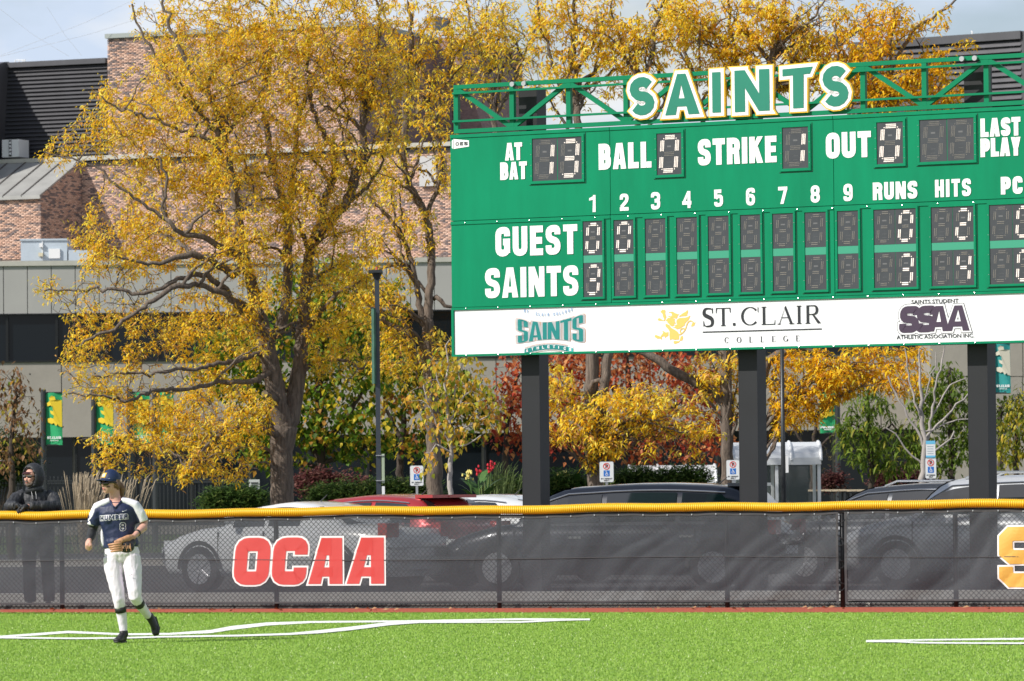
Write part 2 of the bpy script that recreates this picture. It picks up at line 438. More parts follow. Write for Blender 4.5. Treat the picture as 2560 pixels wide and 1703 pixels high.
for k in range(-14, 24):
    u0 = k * 1.5
    a = [FEN.w(u0 + .01, .22, 0), FEN.w(u0 + 1.49, .22, 0), FEN.w(u0 + 1.49, .5, 0), FEN.w(u0 + .01, .5, 0)]
    kb = MB(); kb.extr([(p.x, p.y, .05) for p in a], (0, 0, -.09))
    tag(kb.build('kerb_stone', M_conc), kind='structure')
# bumper kerb further out, before the cars
kb = MB()
a = [FEN.w(-30, 3.2, 0), FEN.w(40, 3.2, 0), FEN.w(40, 3.4, 0), FEN.w(-30, 3.4, 0)]
kb.extr([(p.x, p.y, .13) for p in a], (0, 0, -.16)); tag(kb.build('parking_kerb', M_conc), kind='structure')
a = [(-60, 95.8), (60, 95.8), (60, 96.1), (-60, 96.1)]
kb = MB(); kb.extr([(p[0], p[1], .14) for p in a], (0, 0, -.16)); tag(kb.build('island_kerb', M_conc), kind='structure')

# painted lines on the turf, as outlines on the ground
def band(top, thick):
    out = []
    for i in range(len(top) - 1):
        n = 6
        for j in range(n):
            t0, t1 = j / n, (j + 1) / n
            a = [top[i][k] + (top[i + 1][k] - top[i][k]) * t0 for k in (0, 1)]; b = [top[i][k] + (top[i + 1][k] - top[i][k]) * t1 for k in (0, 1)]
            ha = (thick[i] + (thick[i + 1] - thick[i]) * t0) / 2; hb = (thick[i] + (thick[i + 1] - thick[i]) * t1) / 2
            out.append([G(a[0], a[1] + ha), G(b[0], b[1] + hb), G(b[0], b[1] - hb), G(a[0], a[1] - ha)])
    return out
LN = [([(-60, 1597), (0, 1594), (90, 1588), (170, 1582), (240, 1585), (310, 1588), (423, 1587), (526, 1581), (579, 1572), (667, 1562), (782, 1557), (1011, 1555), (1300, 1550), (1475, 1551)],
       [5, 5, 6, 6, 5, 5, 5, 8, 10, 8, 5, 4.5, 5, 5]),
      ([(-60, 1596), (0, 1597), (180, 1599), (300, 1598), (400, 1595), (600, 1592), (724, 1588), (801, 1582), (877, 1574), (973, 1562), (1049, 1558), (1300, 1558), (1402, 1553), (1475, 1551)],
       [4, 4, 4, 4, 4, 4.5, 5, 8, 9, 8, 4.5, 4, 4, 4]),
      ([(2165, 1605), (2240, 1603), (2400, 1601), (2500, 1600), (2700, 1598)], [5, 4, 4, 5, 4]),
      ([(2165, 1606), (2240, 1607), (2300, 1610), (2400, 1611), (2700, 1612)], [5, 4, 4, 4, 4])]
M_paint = mat('field_paint', (0.8, 0.82, 0.8), .9, var=.1, vscale=30, bump=.3, bscale=90)
quads = []
for k, (c, t) in enumerate(LN):
    bq = band(c, t); quads += bq
    mb = MB()
    for q in bq: mb.poly([(p.x, p.y, .008 + .004 * (k % 2)) for p in q])
    tag(mb.build('painted_line', M_paint), kind='structure')
# turf blades
N = 460000
yy = 35.0 + rng.random(N) ** .9 * 26.0
xx = (rng.random(N) - .5) * 0.232 * yy
ok = np.ones(N, bool)
# keep inside the turf edge
edge = e0.y + (xx - e0.x) * (e1.y - e0.y) / (e1.x - e0.x)
ok &= yy < edge - .25 * rng.random(N) ** 3
xx, yy = xx[ok], yy[ok]; N = len(xx)
white = np.zeros(N, bool)
for q in quads:
    a = np.array([(p.x, p.y) for p in q])
    x0, x1 = a[:, 0].min(), a[:, 0].max(); y0, y1 = a[:, 1].min(), a[:, 1].max()
    idx = np.nonzero((xx > x0) & (xx < x1) & (yy > y0) & (yy < y1))[0]
    if len(idx) == 0: continue
    ins = np.ones(len(idx), bool)
    for i in range(4):
        p, r_ = a[i], a[(i + 1) % 4]
        ins &= ((r_[0] - p[0]) * (yy[idx] - p[1]) - (r_[1] - p[1]) * (xx[idx] - p[0])) >= -1e-4
    white[idx[ins]] = True
hh = .009 + .009 * rng.random(N); hh[white] *= .8
an = rng.random(N) * math.pi; wd = .003 + .0025 * rng.random(N)
ln = (rng.random((N, 2)) - .5) * .022
V = np.zeros((N, 3, 3), np.float32)
V[:, 0] = np.stack([xx - np.cos(an) * wd, yy - np.sin(an) * wd, np.zeros(N)], 1)
V[:, 1] = np.stack([xx + np.cos(an) * wd, yy + np.sin(an) * wd, np.zeros(N)], 1)
V[:, 2] = np.stack([xx + ln[:, 0], yy + ln[:, 1], hh], 1)
base = np.array([0.245, 0.41, 0.055]); alt = np.array([0.31, 0.46, 0.085]); drk = np.array([0.17, 0.34, 0.04])
t = rng.random((N, 1)); cc = base * (1 - t) + alt * t
dk = rng.random(N) < .12; cc[dk] = drk
spk = rng.random(N) < .015; cc[spk] = (.62, .68, .42)
cc[white] = (.85, .87, .85)
cc = np.repeat(cc[:, None, :], 3, 1).reshape(-1, 3)
M_blade = leaf_mat('turf_blade', .08, .55)
tag(np_mesh('turf_blades', V.reshape(-1, 3), np.arange(3 * N).reshape(-1, 3), M_blade, col=cc), 'bright green artificial turf blades across the outfield', 'turf', kind='stuff')
# dry leaves lying on the red track
nl = 60
mb = MB()
for i in range(nl):
    u = rng.random() * 14 - .5; v = -.15 - rng.random() * 1.3
    p = FEN.w(u, v, .012); a = rng.random() * 6.28; s_ = .02 + .03 * rng.random()
    mb.poly([(p.x + math.cos(a + k) * s_ * (1 if j % 2 else .5), p.y + math.sin(a + k) * s_ * (1 if j % 2 else .5), p.z + .012 * (j % 3)) for j, k in enumerate((0, 1.5, 3.1, 4.7))])
tag(mb.build('fallen_leaves', mat('dry_leaf', (.35, .2, .1), .8)), 'dry brown leaves scattered on the red warning track', 'leaves', kind='stuff')

# ================================================================== OUTFIELD FENCE
M_blk = mat('black_steel', (0.02, 0.021, 0.024), .45, .3, var=.2)
M_wire = mat('black_wire', (0.012, 0.012, 0.014), .5, .2)
M_yel = mat('yellow_tube', (0.80, 0.46, 0.012), .38, var=.06, vscale=2)
FU0, FU1 = FEN.uv(-140, 1400)[0], FEN.uv(2700, 1400)[0]
def ftop(u):                           # tube centre height
    t = u / 12.5
    z = 1.178 + .04 * t + .006 * math.sin(u * 1.7) + .005 * math.sin(u * 4.1 + 1)
    um = FEN.uv(90, 1290)[0]
    return z - .018 * math.exp(-((u - um) / .30) ** 2)
fence = thing('outfield_fence', 'low black chain link fence topped by a yellow corrugated tube', 'fence', FEN.o, FEN.rz)
# corrugated cap
pts = []; rad = []
u = FU0; i = 0; prof = [(.0, .0475), (.25, .0475), (.40, .0555), (.85, .0555)]
while u < FU1:
    for a, r_ in prof:
        uu = u + a * .0255; pts.append((uu, 0, ftop(uu))); rad.append(r_)
    u += .0255
MB().tube(pts, rad, 12).build('yellow_tube_cap', M_yel, fence, local=True, smooth=True)
# top rail
MB().tube([(u, .012, ftop(u) - .075) for u in np.arange(FU0, FU1, .25)], .02, 8).build('top_rail', M_blk, fence, local=True, smooth=True)
for px in (-30, 153, 689, 1246, 1816, 2105, 2388):
    uu = FEN.uv(px, 1400)[0]
    MB().tube([(uu, .03, -.05), (uu, .03, ftop(uu) - .06)], .030, 10).build('fence_post', M_blk, fence, local=True, smooth=True)
MB().tube([(FU0, .016, .035), (FU1, .016, .03)], .006, 6).build('bottom_wire', M_blk, fence, local=True)
# chain link
V = []; F = []; pitch = .062; rw = .0040
n_u = int((FU1 - FU0) / pitch); zt, zb = 1.11, .015; n_v = int((zt - zb) / (pitch * .5) )
vv = []
for i in range(n_u):
    for sgn in (0, 1):
        base_u = FU0 + i * pitch
        pl = []
        for j in range(n_v + 1):
            side = (j + sgn) % 2
            pl.append((base_u + (pitch * .5 if j % 2 else (pitch if sgn else 0)), .018 + (.004 if side else -.004), zb + j * pitch * .5))
        vv.append(pl)
A = np.array(vv)                      # (wires, n_v+1, 3)
nw = A.shape[0]
seg0, seg1 = A[:, :-1], A[:, 1:]
d = seg1 - seg0; d /= np.linalg.norm(d, axis=2, keepdims=True)
r1 = np.cross(d, np.array([0, 1.0, 0])); r2 = np.broadcast_to(np.array([0, 1.0, 0]), r1.shape)
ring = []
for q in (seg0, seg1):
    for a in (0, 2.094, 4.189):
        ring.append(q + r1 * (rw * math.cos(a)) + r2 * (rw * math.sin(a)))
R = np.stack(ring, 2).reshape(-1, 6, 3)
ns = R.shape[0]; b = (np.arange(ns) * 6)[:, None]
F = np.concatenate([b + np.array([[k, (k + 1) % 3, 3 + (k + 1) % 3, 3 + k]]) for k in range(3)], 0)
o = np_mesh('chain_link_mesh', R.reshape(-1, 3), F, M_wire); o.parent = fence; tag(o, kind='stuff')

# wind screens: black mesh cloth laced to the fence
def screen_mat():
    m = mat('windscreen_cloth', (0.060, 0.067, 0.080), .55, var=.12, vscale=1.2, bump=.25, bscale=300, spec=.35)
    nt = m.node_tree; t = nt.nodes.new('ShaderNodeBsdfTransparent'); mx = nt.nodes.new('ShaderNodeMixShader')
    mx.inputs[0].default_value = .27
    nt.links.new(nt.nodes['Principled BSDF'].outputs[0], mx.inputs[1]); nt.links.new(t.outputs[0], mx.inputs[2])
    nt.links.new(mx.outputs[0], nt.nodes['Material Output'].inputs[0]); return m
M_scr = screen_mat()
M_hem = mat('windscreen_hem', (0.055, 0.055, 0.06), .6)
from mathutils import noise as mnoise
def fold(u, z):                        # depth of the cloth in front of the wire
    f = 0
    tt = max(0, min(1, (u - 6.3) / 1.0)) * .9 + .12
    s_ = u * .8 - z * (.75 + .5 * mnoise.noise(Vector((u * .35, 0, 2)))) + .12 * mnoise.noise(Vector((u * 1.3, z * 1.5, 0)))   # diagonal folds
    tt *= .45 + .9 * abs(mnoise.noise(Vector((u * .55 + 3, z * .8, 6))))
    f += tt * .048 * mnoise.noise(Vector((s_ * 2.3, z * .8, 1.3)))
    f += tt * .030 * abs(mnoise.noise(Vector((s_ * 4.6, z * 1.1, 7.7))))
    f += .014 * mnoise.noise(Vector((u * .7, z * 1.8, 3.1))) + .0035 * mnoise.noise(Vector((u * 5, z * 5, 9)))
    lo = math.exp(-(z / .22) ** 2)
    f += lo * tt * .04 * mnoise.noise(Vector((u * 1.7 - z * 3, z * 5, 5.5)))
    top = math.exp(-((1.1 - z) / .1) ** 2)
    f += top * .006 * math.sin(u * 12.5)
    return -abs(f + .012) - .012
def screen(u0, u1, zb0, zb1, label):
    nu = int((u1 - u0) / .028); nv = 44
    vs = []; fs = []
    for i in range(nu + 1):
        u = u0 + (u1 - u0) * i / nu
        zt = ftop(u) - .078 + .004 * math.sin(u * 12.5); z0 = zb0 + (zb1 - zb0) * i / nu + .008 * mnoise.noise(Vector((u * 2, 0, 0)))
        for j in range(nv + 1):
            z = z0 + (zt - z0) * j / nv
            seam = .006 * math.exp(-((z - .60 - .01 * math.sin(u)) / .008) ** 2)
            vs.append((u, fold(u, z) - seam, z))
    for i in range(nu):
        for j in range(nv):
            a = i * (nv + 1) + j; fs.append((a, a + nv + 1, a + nv + 2, a + 1))
    mb = MB(); mb.add(vs, fs)
    sc = thing('windscreen_panel', label, 'windscreen', FEN.o, FEN.rz)
    mb.build('screen_cloth', M_scr, sc, local=True, smooth=True)
    hem = MB()
    for (za, zb_) in ((1, 0), (0, 1)):
        for i in range(0, nu):
            c0 = vs[i * (nv + 1) + (nv if za else 0)]; c1 = vs[(i + 1) * (nv + 1) + (nv if za else 0)]
            hgt = .022 * (-1 if za else 1)
            hem.poly([(c0[0], c0[1] - .004, c0[2]), (c1[0], c1[1] - .004, c1[2]), (c1[0], c1[1] - .004, c1[2] + hgt), (c0[0], c0[1] - .004, c0[2] + hgt)])
    hem.build('hem', M_hem, sc, local=True)
    sm = MB()
    for i in range(nu):
        q = []
        for k in (i, i + 1):
            uu = u0 + (u1 - u0) * k / nu; zs_ = .60 + .012 * math.sin(uu * .9); q.append((uu, fold(uu, zs_) - .010, zs_))
        sm.poly([q[0], q[1], (q[1][0], q[1][1], q[1][2] + .010), (q[0][0], q[0][1], q[0][2] + .010)])
    sm.build('mid_seam', M_hem, sc, local=True)
    sd = MB()
    for uu in (u0, u1 - .03):
        sd.add([(uu, fold(uu, z) - .005, z) for z in np.linspace(.06, ftop(uu) - .08, 12)] + [(uu + .03, fold(uu, z) - .005, z) for z in np.linspace(.06, ftop(uu) - .08, 12)], [(k, 12 + k, 13 + k, k + 1) for k in range(11)])
    sd.build('side_hem', M_hem, sc, local=True)
    u = u0 + .05
    while u < u1 - .03:
        z = ftop(u) - .088
        MB().tube([(u, fold(u, z) - .006, z + .008), (u, fold(u, z) - .008, z - .008)], .007, 6).build('grommet', mat('brass_ring', (.7, .7, .68), .3, .8), sc, local=True)
        u += .30
    return sc
uA = FEN.uv(2098, 1400)[0]; uB = FEN.uv(2113, 1400)[0]
scr1 = screen(FU0, uA, .062, .075, 'long grey see-through windscreen with the red OCAA letters')
scr2 = screen(uB, FU1, .078, .07, 'wrinkled grey windscreen right of the lacing gap, with a gold letter')
def sheer(m, k):
    nt = m.node_tree; t = nt.nodes.new('ShaderNodeBsdfTransparent'); mx = nt.nodes.new('ShaderNodeMixShader'); mx.inputs[0].default_value = k
    nt.links.new(nt.nodes['Principled BSDF'].outputs[0], mx.inputs[1]); nt.links.new(t.outputs[0], mx.inputs[2])
    nt.links.new(mx.outputs[0], nt.nodes['Material Output'].inputs[0]); return m
M_lred = sheer(mat('print_red', (0.66, 0.06, 0.055), .6), .14)
M_lwht = mat('print_white', (0.82, 0.82, 0.82), .6)
M_lgold = mat('print_gold', (0.72, 0.42, 0.08), .55)
def drape(ob):
    me = ob.data
    for v in me.vertices: v.co.y += fold(v.co.x, v.co.z)
    me.update()
def subdiv(ob, n):
    bm = bmesh.new(); bm.from_mesh(ob.data)
    bmesh.ops.triangulate(bm, faces=bm.faces)
    for k in range(n):
        es = [e for e in bm.edges if e.calc_length() > .07]
        if not es: break
        bmesh.ops.subdivide_edges(bm, edges=es, cuts=1, use_grid_fill=False)
        bmesh.ops.triangulate(bm, faces=bm.faces)
    bm.to_mesh(ob.data); bm.free()
z0, z1 = FEN.uv(770, 1460)[1], FEN.uv(770, 1345)[1]
for ch, xa, xb, xt in (('O', 584, 672, 0), ('C', 679, 765, 0), ('A', 772, 858, 0), ('A', 868, 962, 0)):
    ua, ub = FEN.uv(xa, 1450)[0], FEN.uv(xb, 1450)[0]
    for nm, mt, o_, of in (('letter_border', M_lwht, .022, .004), ('letter_fill', M_lred, 0, .010)):
        T = Txt(of, .0004)
        if ch == 'A':
            H = z1 - z0; W = ub - ua; tt = .14
            ps = [[(0, 0), (tt * 1.05, 0), (W * .86, H), (W * .40, H)], [(W - tt * 1.2, 0), (W, 0), (W, H), (W * .50, H)][0:4],
                  [(tt * .8, H * .16), (W - tt * .9, H * .16), (W - tt * .9, H * .36), (tt * 1.5, H * .36)], [(W * .27, H * .70), (W * .5, H * .70), (W * .5, H), (W * .42, H)]]
            ps[1] = [(W - tt * 1.2, 0), (W, 0), (W, H), (W - tt * 1.2, H)]
            ps[0] = [(0, 0), (tt * 1.15, 0), (W - tt * 1.1, H * .98), (W * .40, H)]
            ps.append([(W * .45, H * .62), (W - tt, H * .62), (W - tt, H), (W * .42, H)])
            for p in ps: T.face([(ua + a, z0 + b) for a, b in offset_poly(p, o_)]); T.k += 1
        else:
            T.glyph(ch, ua, z0, (ub - ua) - .0, z1 - z0, .165, o_, .09, .09, .15)
        ob = T.build(nm, mt, scr1); subdiv(ob, 3); drape(ob)
ua, ub = FEN.uv(2500, 1450)[0], FEN.uv(2606, 1450)[0]; z0, z1 = FEN.uv(2530, 1468)[1], FEN.uv(2530, 1317)[1]
H = z1 - z0; W = ub - ua; tt = .165; h = tt / 2
for nm, mt, o_, of in (('letter_border', M_lwht, .02, .004), ('letter_fill', M_lgold, 0, .010)):
    T = Txt(of, .0004)
    c = .06
    path = [(W - h, H * .68), (W - h, H - h - c), (W - h - c, H - h), (h + c, H - h), (h, H - h - c), (h, H * .5 + c), (h + c * 1.2, H * .5), (W - h - c * 1.2, H * .5), (W - h, H * .5 - c), (W - h, h + c), (W - h - c, h), (h + c, h), (h, h + c), (h, H * .34)]
    for f in ribbon(path, h + o_, False, o_): T.face([(ua + p[0], z0 + p[1]) for p in f])
    ob = T.build(nm, mt, scr2); subdiv(ob, 3); drape(ob)
# lacing in the gap
for k, z in enumerate(np.linspace(.2, 1.0, 7)):
    a, b_ = FEN.w(uA - .012, -.03, z), FEN.w(uB + .012, -.03, z + .05 * (-1) ** k)
    tag(MB().tube([a, (a + b_) / 2 + Vector((0, -.01, -.02)), b_], .006, 6).build('cable_tie', M_blk),
        ('lowest', 'second lowest', 'third from the bottom', 'middle', 'third from the top', 'second highest', 'highest')[k] + ' of the black cable ties lacing the gap between the windscreens', 'cable tie', 'cable ties in the gap between the windscreens')
# ================================================================== SCOREBOARD
BRD = Plane(1130, 66.0, 2560, 61.86)
buv = BRD.uv
M_grn = mat('board_green', (0.0, 0.212, 0.10), .42, var=.13, vscale=2.2, bump=.03, bscale=3, spec=.18, stretch=(1, 1, .22))
M_grn2 = mat('truss_green', (0.0, 0.19, 0.088), .45, var=.05, spec=.2)
M_grn3 = mat('band_green', (0.04, 0.30, 0.19), .4)
M_wpan = mat('panel_white', (0.80, 0.80, 0.83), .35, var=.02, vscale=.8)
M_wht = mat('letter_white', (0.84, 0.83, 0.85), .5)
M_post = mat('post_black', (0.006, 0.007, 0.010), .5, .0, var=.2, vscale=2)
M_face = mat('display_face', (0.050, 0.054, 0.064), .35, var=.12, vscale=5)
M_line = mat('seam_dark', (0.004, 0.03, 0.02), .8)
M_gold = mat('letter_gold', (0.85, 0.50, 0.03), .5)
M_teal = mat('letter_teal', (0.012, 0.20, 0.135), .4, var=.05, vscale=2)
M_ledoff = mat('led_unlit', (0.26, 0.235, 0.21), .5)
M_ledon = mat('led_lit', (0.9, 0.8, 0.75), .4, emit=(1.0, .86, .78), estr=.25)
M_steel = mat('bolt_steel', (0.6, 0.6, 0.6), .3, .9)
M_dark = mat('print_black', (0.012, 0.014, 0.02), .5)
brd = thing('scoreboard', 'large green SAINTS baseball scoreboard with lit digits on three black posts', 'scoreboard', BRD.o, BRD.rz)
uL = 0.02; uR = buv(2700, 500)[0]
def zc(px, py): return buv(px, py)[1]
zt_panel = zc(1124, 337); zb_green = zc(1128, 769); zs_mid = (zc(1128, 551) + zc(1860, 526)) / 2
zb_all = zc(1133, 892); zt_white = zc(1133, 776); zb_white = zc(1133, 887)
u_s1 = buv(1527, 600)[0]; u_s2 = buv(2085, 520)[0]
zb_green2 = zt_white + .035
# cabinets (each panel between seams)
D = .28
g = .004
for (a, b) in ((uL, u_s1), (u_s1, u_s2), (u_s2, uR)):
    for (c, d) in ((zs_mid, zt_panel), (zb_green2, zs_mid)):
        mb = MB(); mb.box((a + g, 0, c + g), (b - g, D, d - g))
        mb.box((a + g, -.012, d - .05), (b - g, -.001, d - g * 2))
        mb.build('cabinet_panel', M_grn, brd, local=True)
MB().box((uL + .02, .03, zb_green2 - .02), (uR - .02, D - .02, zt_panel - .03)).build('cabinet_back', M_line, brd, local=True)
mb = MB(); mb.box((uL + .035, .01, zb_white), (uR, D - .02, zt_white)); sp = mb.build('sponsor_panel', M_wpan, brd, local=True)
mb = MB()
mb.box((uL, -.012, zt_white), (uR, D, zb_green2 - .002)); mb.box((uL, -.012, zb_all), (uR, D, zb_white)); mb.box((uL, -.012, zb_white), (uL + .035, D, zt_white))
mb.build('panel_trim', M_grn, brd, local=True)
mb = MB()
for k in range(16):
    u = .25 + k * .5
    for z in (zt_white + .02, zb_all + .015, zs_mid - .03): mb.ball((u, -.016, z), .009, 6, 4)
tag(mb.build('trim_screws', M_steel, brd, local=True), kind='stuff')
# posts
pu = []
for (pa, pb) in ((1303, 890), (1845, 876), (2418, 862)):
    d = ray(pa, pb); u, z = BRD.uv(pa, pb, D + .0)
    pu.append(u)
    t0, t1 = u, u + .275
    mb = MB(); mb.box((t0, D + .003, 0), (t1, D + .26, zc(1290, 217)))
    mb.box((t0 - .001, D + .002, 0), (t0 + .012, D + .262, zc(1290, 217) + .01)); mb.box((t1 - .012, D + .002, 0), (t1 + .001, D + .262, zc(1290, 217) + .01))
    mb.build('support_post', M_post, brd, local=True)
    MB().box((t0 - .08, D - .08, -.01), (t1 + .08, D + .34, .03)).build('base_plate', M_post, brd, local=True)
# truss
zt1, zt0 = zc(1131, 213), zc(1131, 334)
nod = [buv(x, 260)[0] for x in (1137, 1273, 1413, 1553, 1703, 1850, 2003, 2157, 2309, 2464)]
nod = [nod[0] + (nod[-1] - nod[0]) * i / 9 for i in range(12)]
w = .055
for (a, b) in ((0, 4), (4, 11)):
    ua, ub = nod[a] - (w * .6 if a == 0 else 0) + (.004 if a else 0), nod[b]
    MB().box((ua, .02, zt1 - w), (ub, .08, zt1)).build('truss_chord', M_grn2, brd, local=True)
    MB().box((ua, .02, zt0), (ub, .08, zt0 + w)).build('truss_chord', M_grn2, brd, local=True)
for z in (zc(1131, 234), zc(1131, 304)):
    MB().box((nod[0] - .03, -.022, z - .016), (nod[11], .018, z + .012)).build('truss_rail', M_grn2, brd, local=True)
for i, u in enumerate(nod):
    MB().box((u - .034, .023, zt0 + w + .001), (u + .034, .085, zt1 - w - .001)).build('truss_upright', M_grn2, brd, local=True)
dirs = 'TBTBT'
seq = [('T', 'B'), ('B', 'T'), ('T', 'B'), ('B', 'T'), ('B', 'T'), ('T', 'B'), ('B', 'T'), ('T', 'B'), ('B', 'T'), ('T', 'B'), ('B', 'T')]
for i, (p, q) in enumerate(seq):
    za = zt1 - w if p == 'T' else zt0 + w; zb = zt1 - w if q == 'T' else zt0 + w
    MB().bar((nod[i] + .02, .05, za), (nod[i + 1] - .02, .05, zb), .06, .05, up=(0, 1, 0)).build('truss_brace', M_grn2, brd, local=True)
for px in (1282, 1311, 2407, 2439, 1822):
    u = buv(px, 215)[0]; z = zt1 - .035
    mb = MB(); mb.tube([(u, -.03, z), (u, .02, z)], .034, 12); mb.build('clamp_bolt', M_steel, brd, local=True, smooth=False)

# digit modules --------------------------------------------------
SEG = {'0': 'abcdef', '1': 'bc', '2': 'abged', '3': 'abgcd', '4': 'fgbc', ' ': ''}
def seg_pts(w, h, rows, n, cut, slant):
    sp = .0235 if rows == 2 else .021
    m = h / 2; out = {}
    def ln(a, b, inn):
        pts = []
        a = Vector(a); b = Vector(b); d = (b - a).normalized(); nrm = Vector((-d.y, d.x)) * inn
        L_ = (b - a).length
        for r in range(rows):
            k = n; off = (r - (rows - 1) / 2) * sp
            for i in range(k):
                st = (.5 if (rows == 3 and r == 1) else 0)
                p = a + d * (L_ * (i + .25 + st * .5) / (k - .2)) + nrm * off
                pts.append((p.x + slant * p.y, p.y))
        return pts
    out['a'] = ln((cut, h), (w - cut, h), 1); out['d'] = ln((cut, 0), (w - cut, 0), 1); out['g'] = ln((cut, m), (w - cut, m), 1)
    out['f'] = ln((0, m + cut), (0, h - cut), 1); out['b'] = ln((w, m + cut), (w, h - cut), 1)
    out['e'] = ln((0, cut), (0, m - cut), 1); out['c'] = ln((w, cut), (w, m - cut), 1)
    for k, cx, cy in (('a', cut * .45, h - cut * .45), ('a', w - cut * .45, h - cut * .45), ('d', cut * .45, cut * .45), ('d', w - cut * .45, cut * .45)):
        out[k].append((cx + slant * cy, cy))
    return out
def led(mb, x, z, y, r):
    n = 6
    p = [(x + r * math.cos(k * 2 * math.pi / n), y, z + r * math.sin(k * 2 * math.pi / n)) for k in range(n)]
    c = (x, y - r * .5, z)
    mb.add(p + [c], [(k, (k + 1) % n, n)[::1] for k in range(n)])
def digit(u0, u1, z0, z1, ch, rows, y=-.010):
    """one seven-segment digit of LEDs centred in its box"""
    W, H = u1 - u0, z1 - z0
    w = W * (.56 if rows == 2 else .60); h = H * .80
    sl = .075
    ox = u0 + (W - w) / 2 - sl * h / 2; oz = z0 + (H - h) / 2
    face = MB().box((u0, y, z0), (u1, y + .02, z1)).build('digit_display', M_face, brd, local=True)
    pts = seg_pts(w, h, rows, 8 if rows == 2 else 9, .040, sl)
    on, off = MB(), MB()
    for k, ps in pts.items():
        lit = k in SEG[ch]
        for (a, b) in ps:
            led(on if lit else off, ox + a, oz + b, y - .002, .0086 if lit else .0058)
    if on.v: tag(on.build('lit_lamps', M_ledon, face, local=True), kind='stuff')
    if off.v: tag(off.build('unlit_lamps', M_ledoff, face, local=True), kind='stuff')
    # service sticker and port moulded in the face
    mb = MB(); cx = u0 + W * .5
    mb.box((cx - .03, y - .001, z0 + H * .66), (cx + .03, y, z0 + H * .70)); mb.box((cx - .035, y - .001, z0 + H * .20), (cx + .03, y, z0 + H * .205)); mb.box((cx - .03, y - .001, z0 + H * .30), (cx + .035, y, z0 + H * .305))
    tag(mb.build('moulded_port', mat('port_grey', (.13, .13, .14), .5), face, local=True), kind='stuff')
def frame(u0, u1, z0, z1, fw=.03):
    mb = MB(); y0, y1 = -.022, -.001
    mb.box((u0 - fw, y0, z0 - fw), (u1 + fw, y1, z0)); mb.box((u0 - fw, y0, z1), (u1 + fw, y1, z1 + fw))
    mb.box((u0 - fw, y0, z0 + .001), (u0, y1, z1 - .001)); mb.box((u1, y0, z0 + .001), (u1 + fw, y1, z1 - .001))
    mb.box((u0 - fw - .012, -.007, z0 - fw - .012), (u1 + fw + .012, -.0015, z1 + fw + .012))
    mb.build('display_frame', M_grn, brd, local=True)
    mb = MB()
    e = fw + .014
    mb.box((u0 - e - .004, -.004, z0 - e - .006), (u1 + e + .006, -.0005, z0 - e + .004)); mb.box((u1 + e - .004, -.004, z0 - e), (u1 + e + .006, -.0005, z1 + e))
    mb.build('dark_edging', M_line, brd, local=True)  # thin dark strips along the bottom and right sides only
    mb = MB()
    for uu in (u0 - fw * .5, u1 + fw * .5):
        for k in range(4): mb.ball((uu, y0 - .001, z0 + (z1 - z0) * (k + .5) / 4), .006, 5, 3)
    tag(mb.build('frame_screws', M_steel, brd, local=True), kind='stuff')
def box_px(x0, x1, y0, y1):
    xm, ym = (x0 + x1) / 2, (y0 + y1) / 2
    return buv(x0, ym)[0], buv(x1, ym)[0], buv(xm, y1)[1], buv(xm, y0)[1]
for (x0, x1, y0, y1, s_) in ((1332, 1456, 344, 451, '13'), (1643, 1705, 333, 437, '0'), (1957, 2022, 318, 421, '1'), (2193, 2259, 305, 410, '0'), (2300, 2436, 297, 403, '  ')):
    a, b, c, d = box_px(x0, x1, y0, y1); frame(a, b, c, d, .035)
    n = len(s_)
    for i, ch in enumerate(s_):
        digit(a + (b - a) * i / n + (.008 if i else 0), a + (b - a) * (i + 1) / n - .002, c, d, ch, 3, -.010)
inn = [(1459, 1508, 552, 744, '0', '3'), (1536, 1586, 551, 741.5, '0', ' '), (1614.5, 1666, 548, 738, ' ', ' '), (1693, 1745, 546, 736, ' ', ' '), (1772, 1824, 543, 733, ' ', ' '), (1852.5, 1903, 538, 730, ' ', ' '),
       (1933, 1985, 533, 728, ' ', ' '), (2013.5, 2067, 530, 725, ' ', ' '), (2095, 2147.6, 526, 721, ' ', ' '), (2186, 2292, 519, 719, ' 0', ' 3'), (2329.5, 2436, 515, 714, ' 2', ' 4'), (2475, 2590, 510, 709, ' 0', ' 0')]
bot = sum(box_px(*q[:4])[2] for q in inn) / len(inn); top = sum(box_px(*q[:4])[3] for q in inn) / len(inn)
for q in inn:
    a, b, c, d = box_px(*q[:4]); c, d = bot, top; frame(a, b, c, d, .028)
    m = (c + d) / 2; hb = (d - c) * .048
    MB().box((a, -.012, m - hb), (b, .012, m + hb)).build('divider_band', M_grn3, brd, local=True)
    for s_, (za, zb) in ((q[4], (m + hb + .002, d)), (q[5], (c, m - hb - .002))):
        n = len(s_)
        for i, ch in enumerate(s_): digit(a + (b - a) * i / n + (.004 if i else 0), a + (b - a) * (i + 1) / n - .002, za, zb, ch, 2)
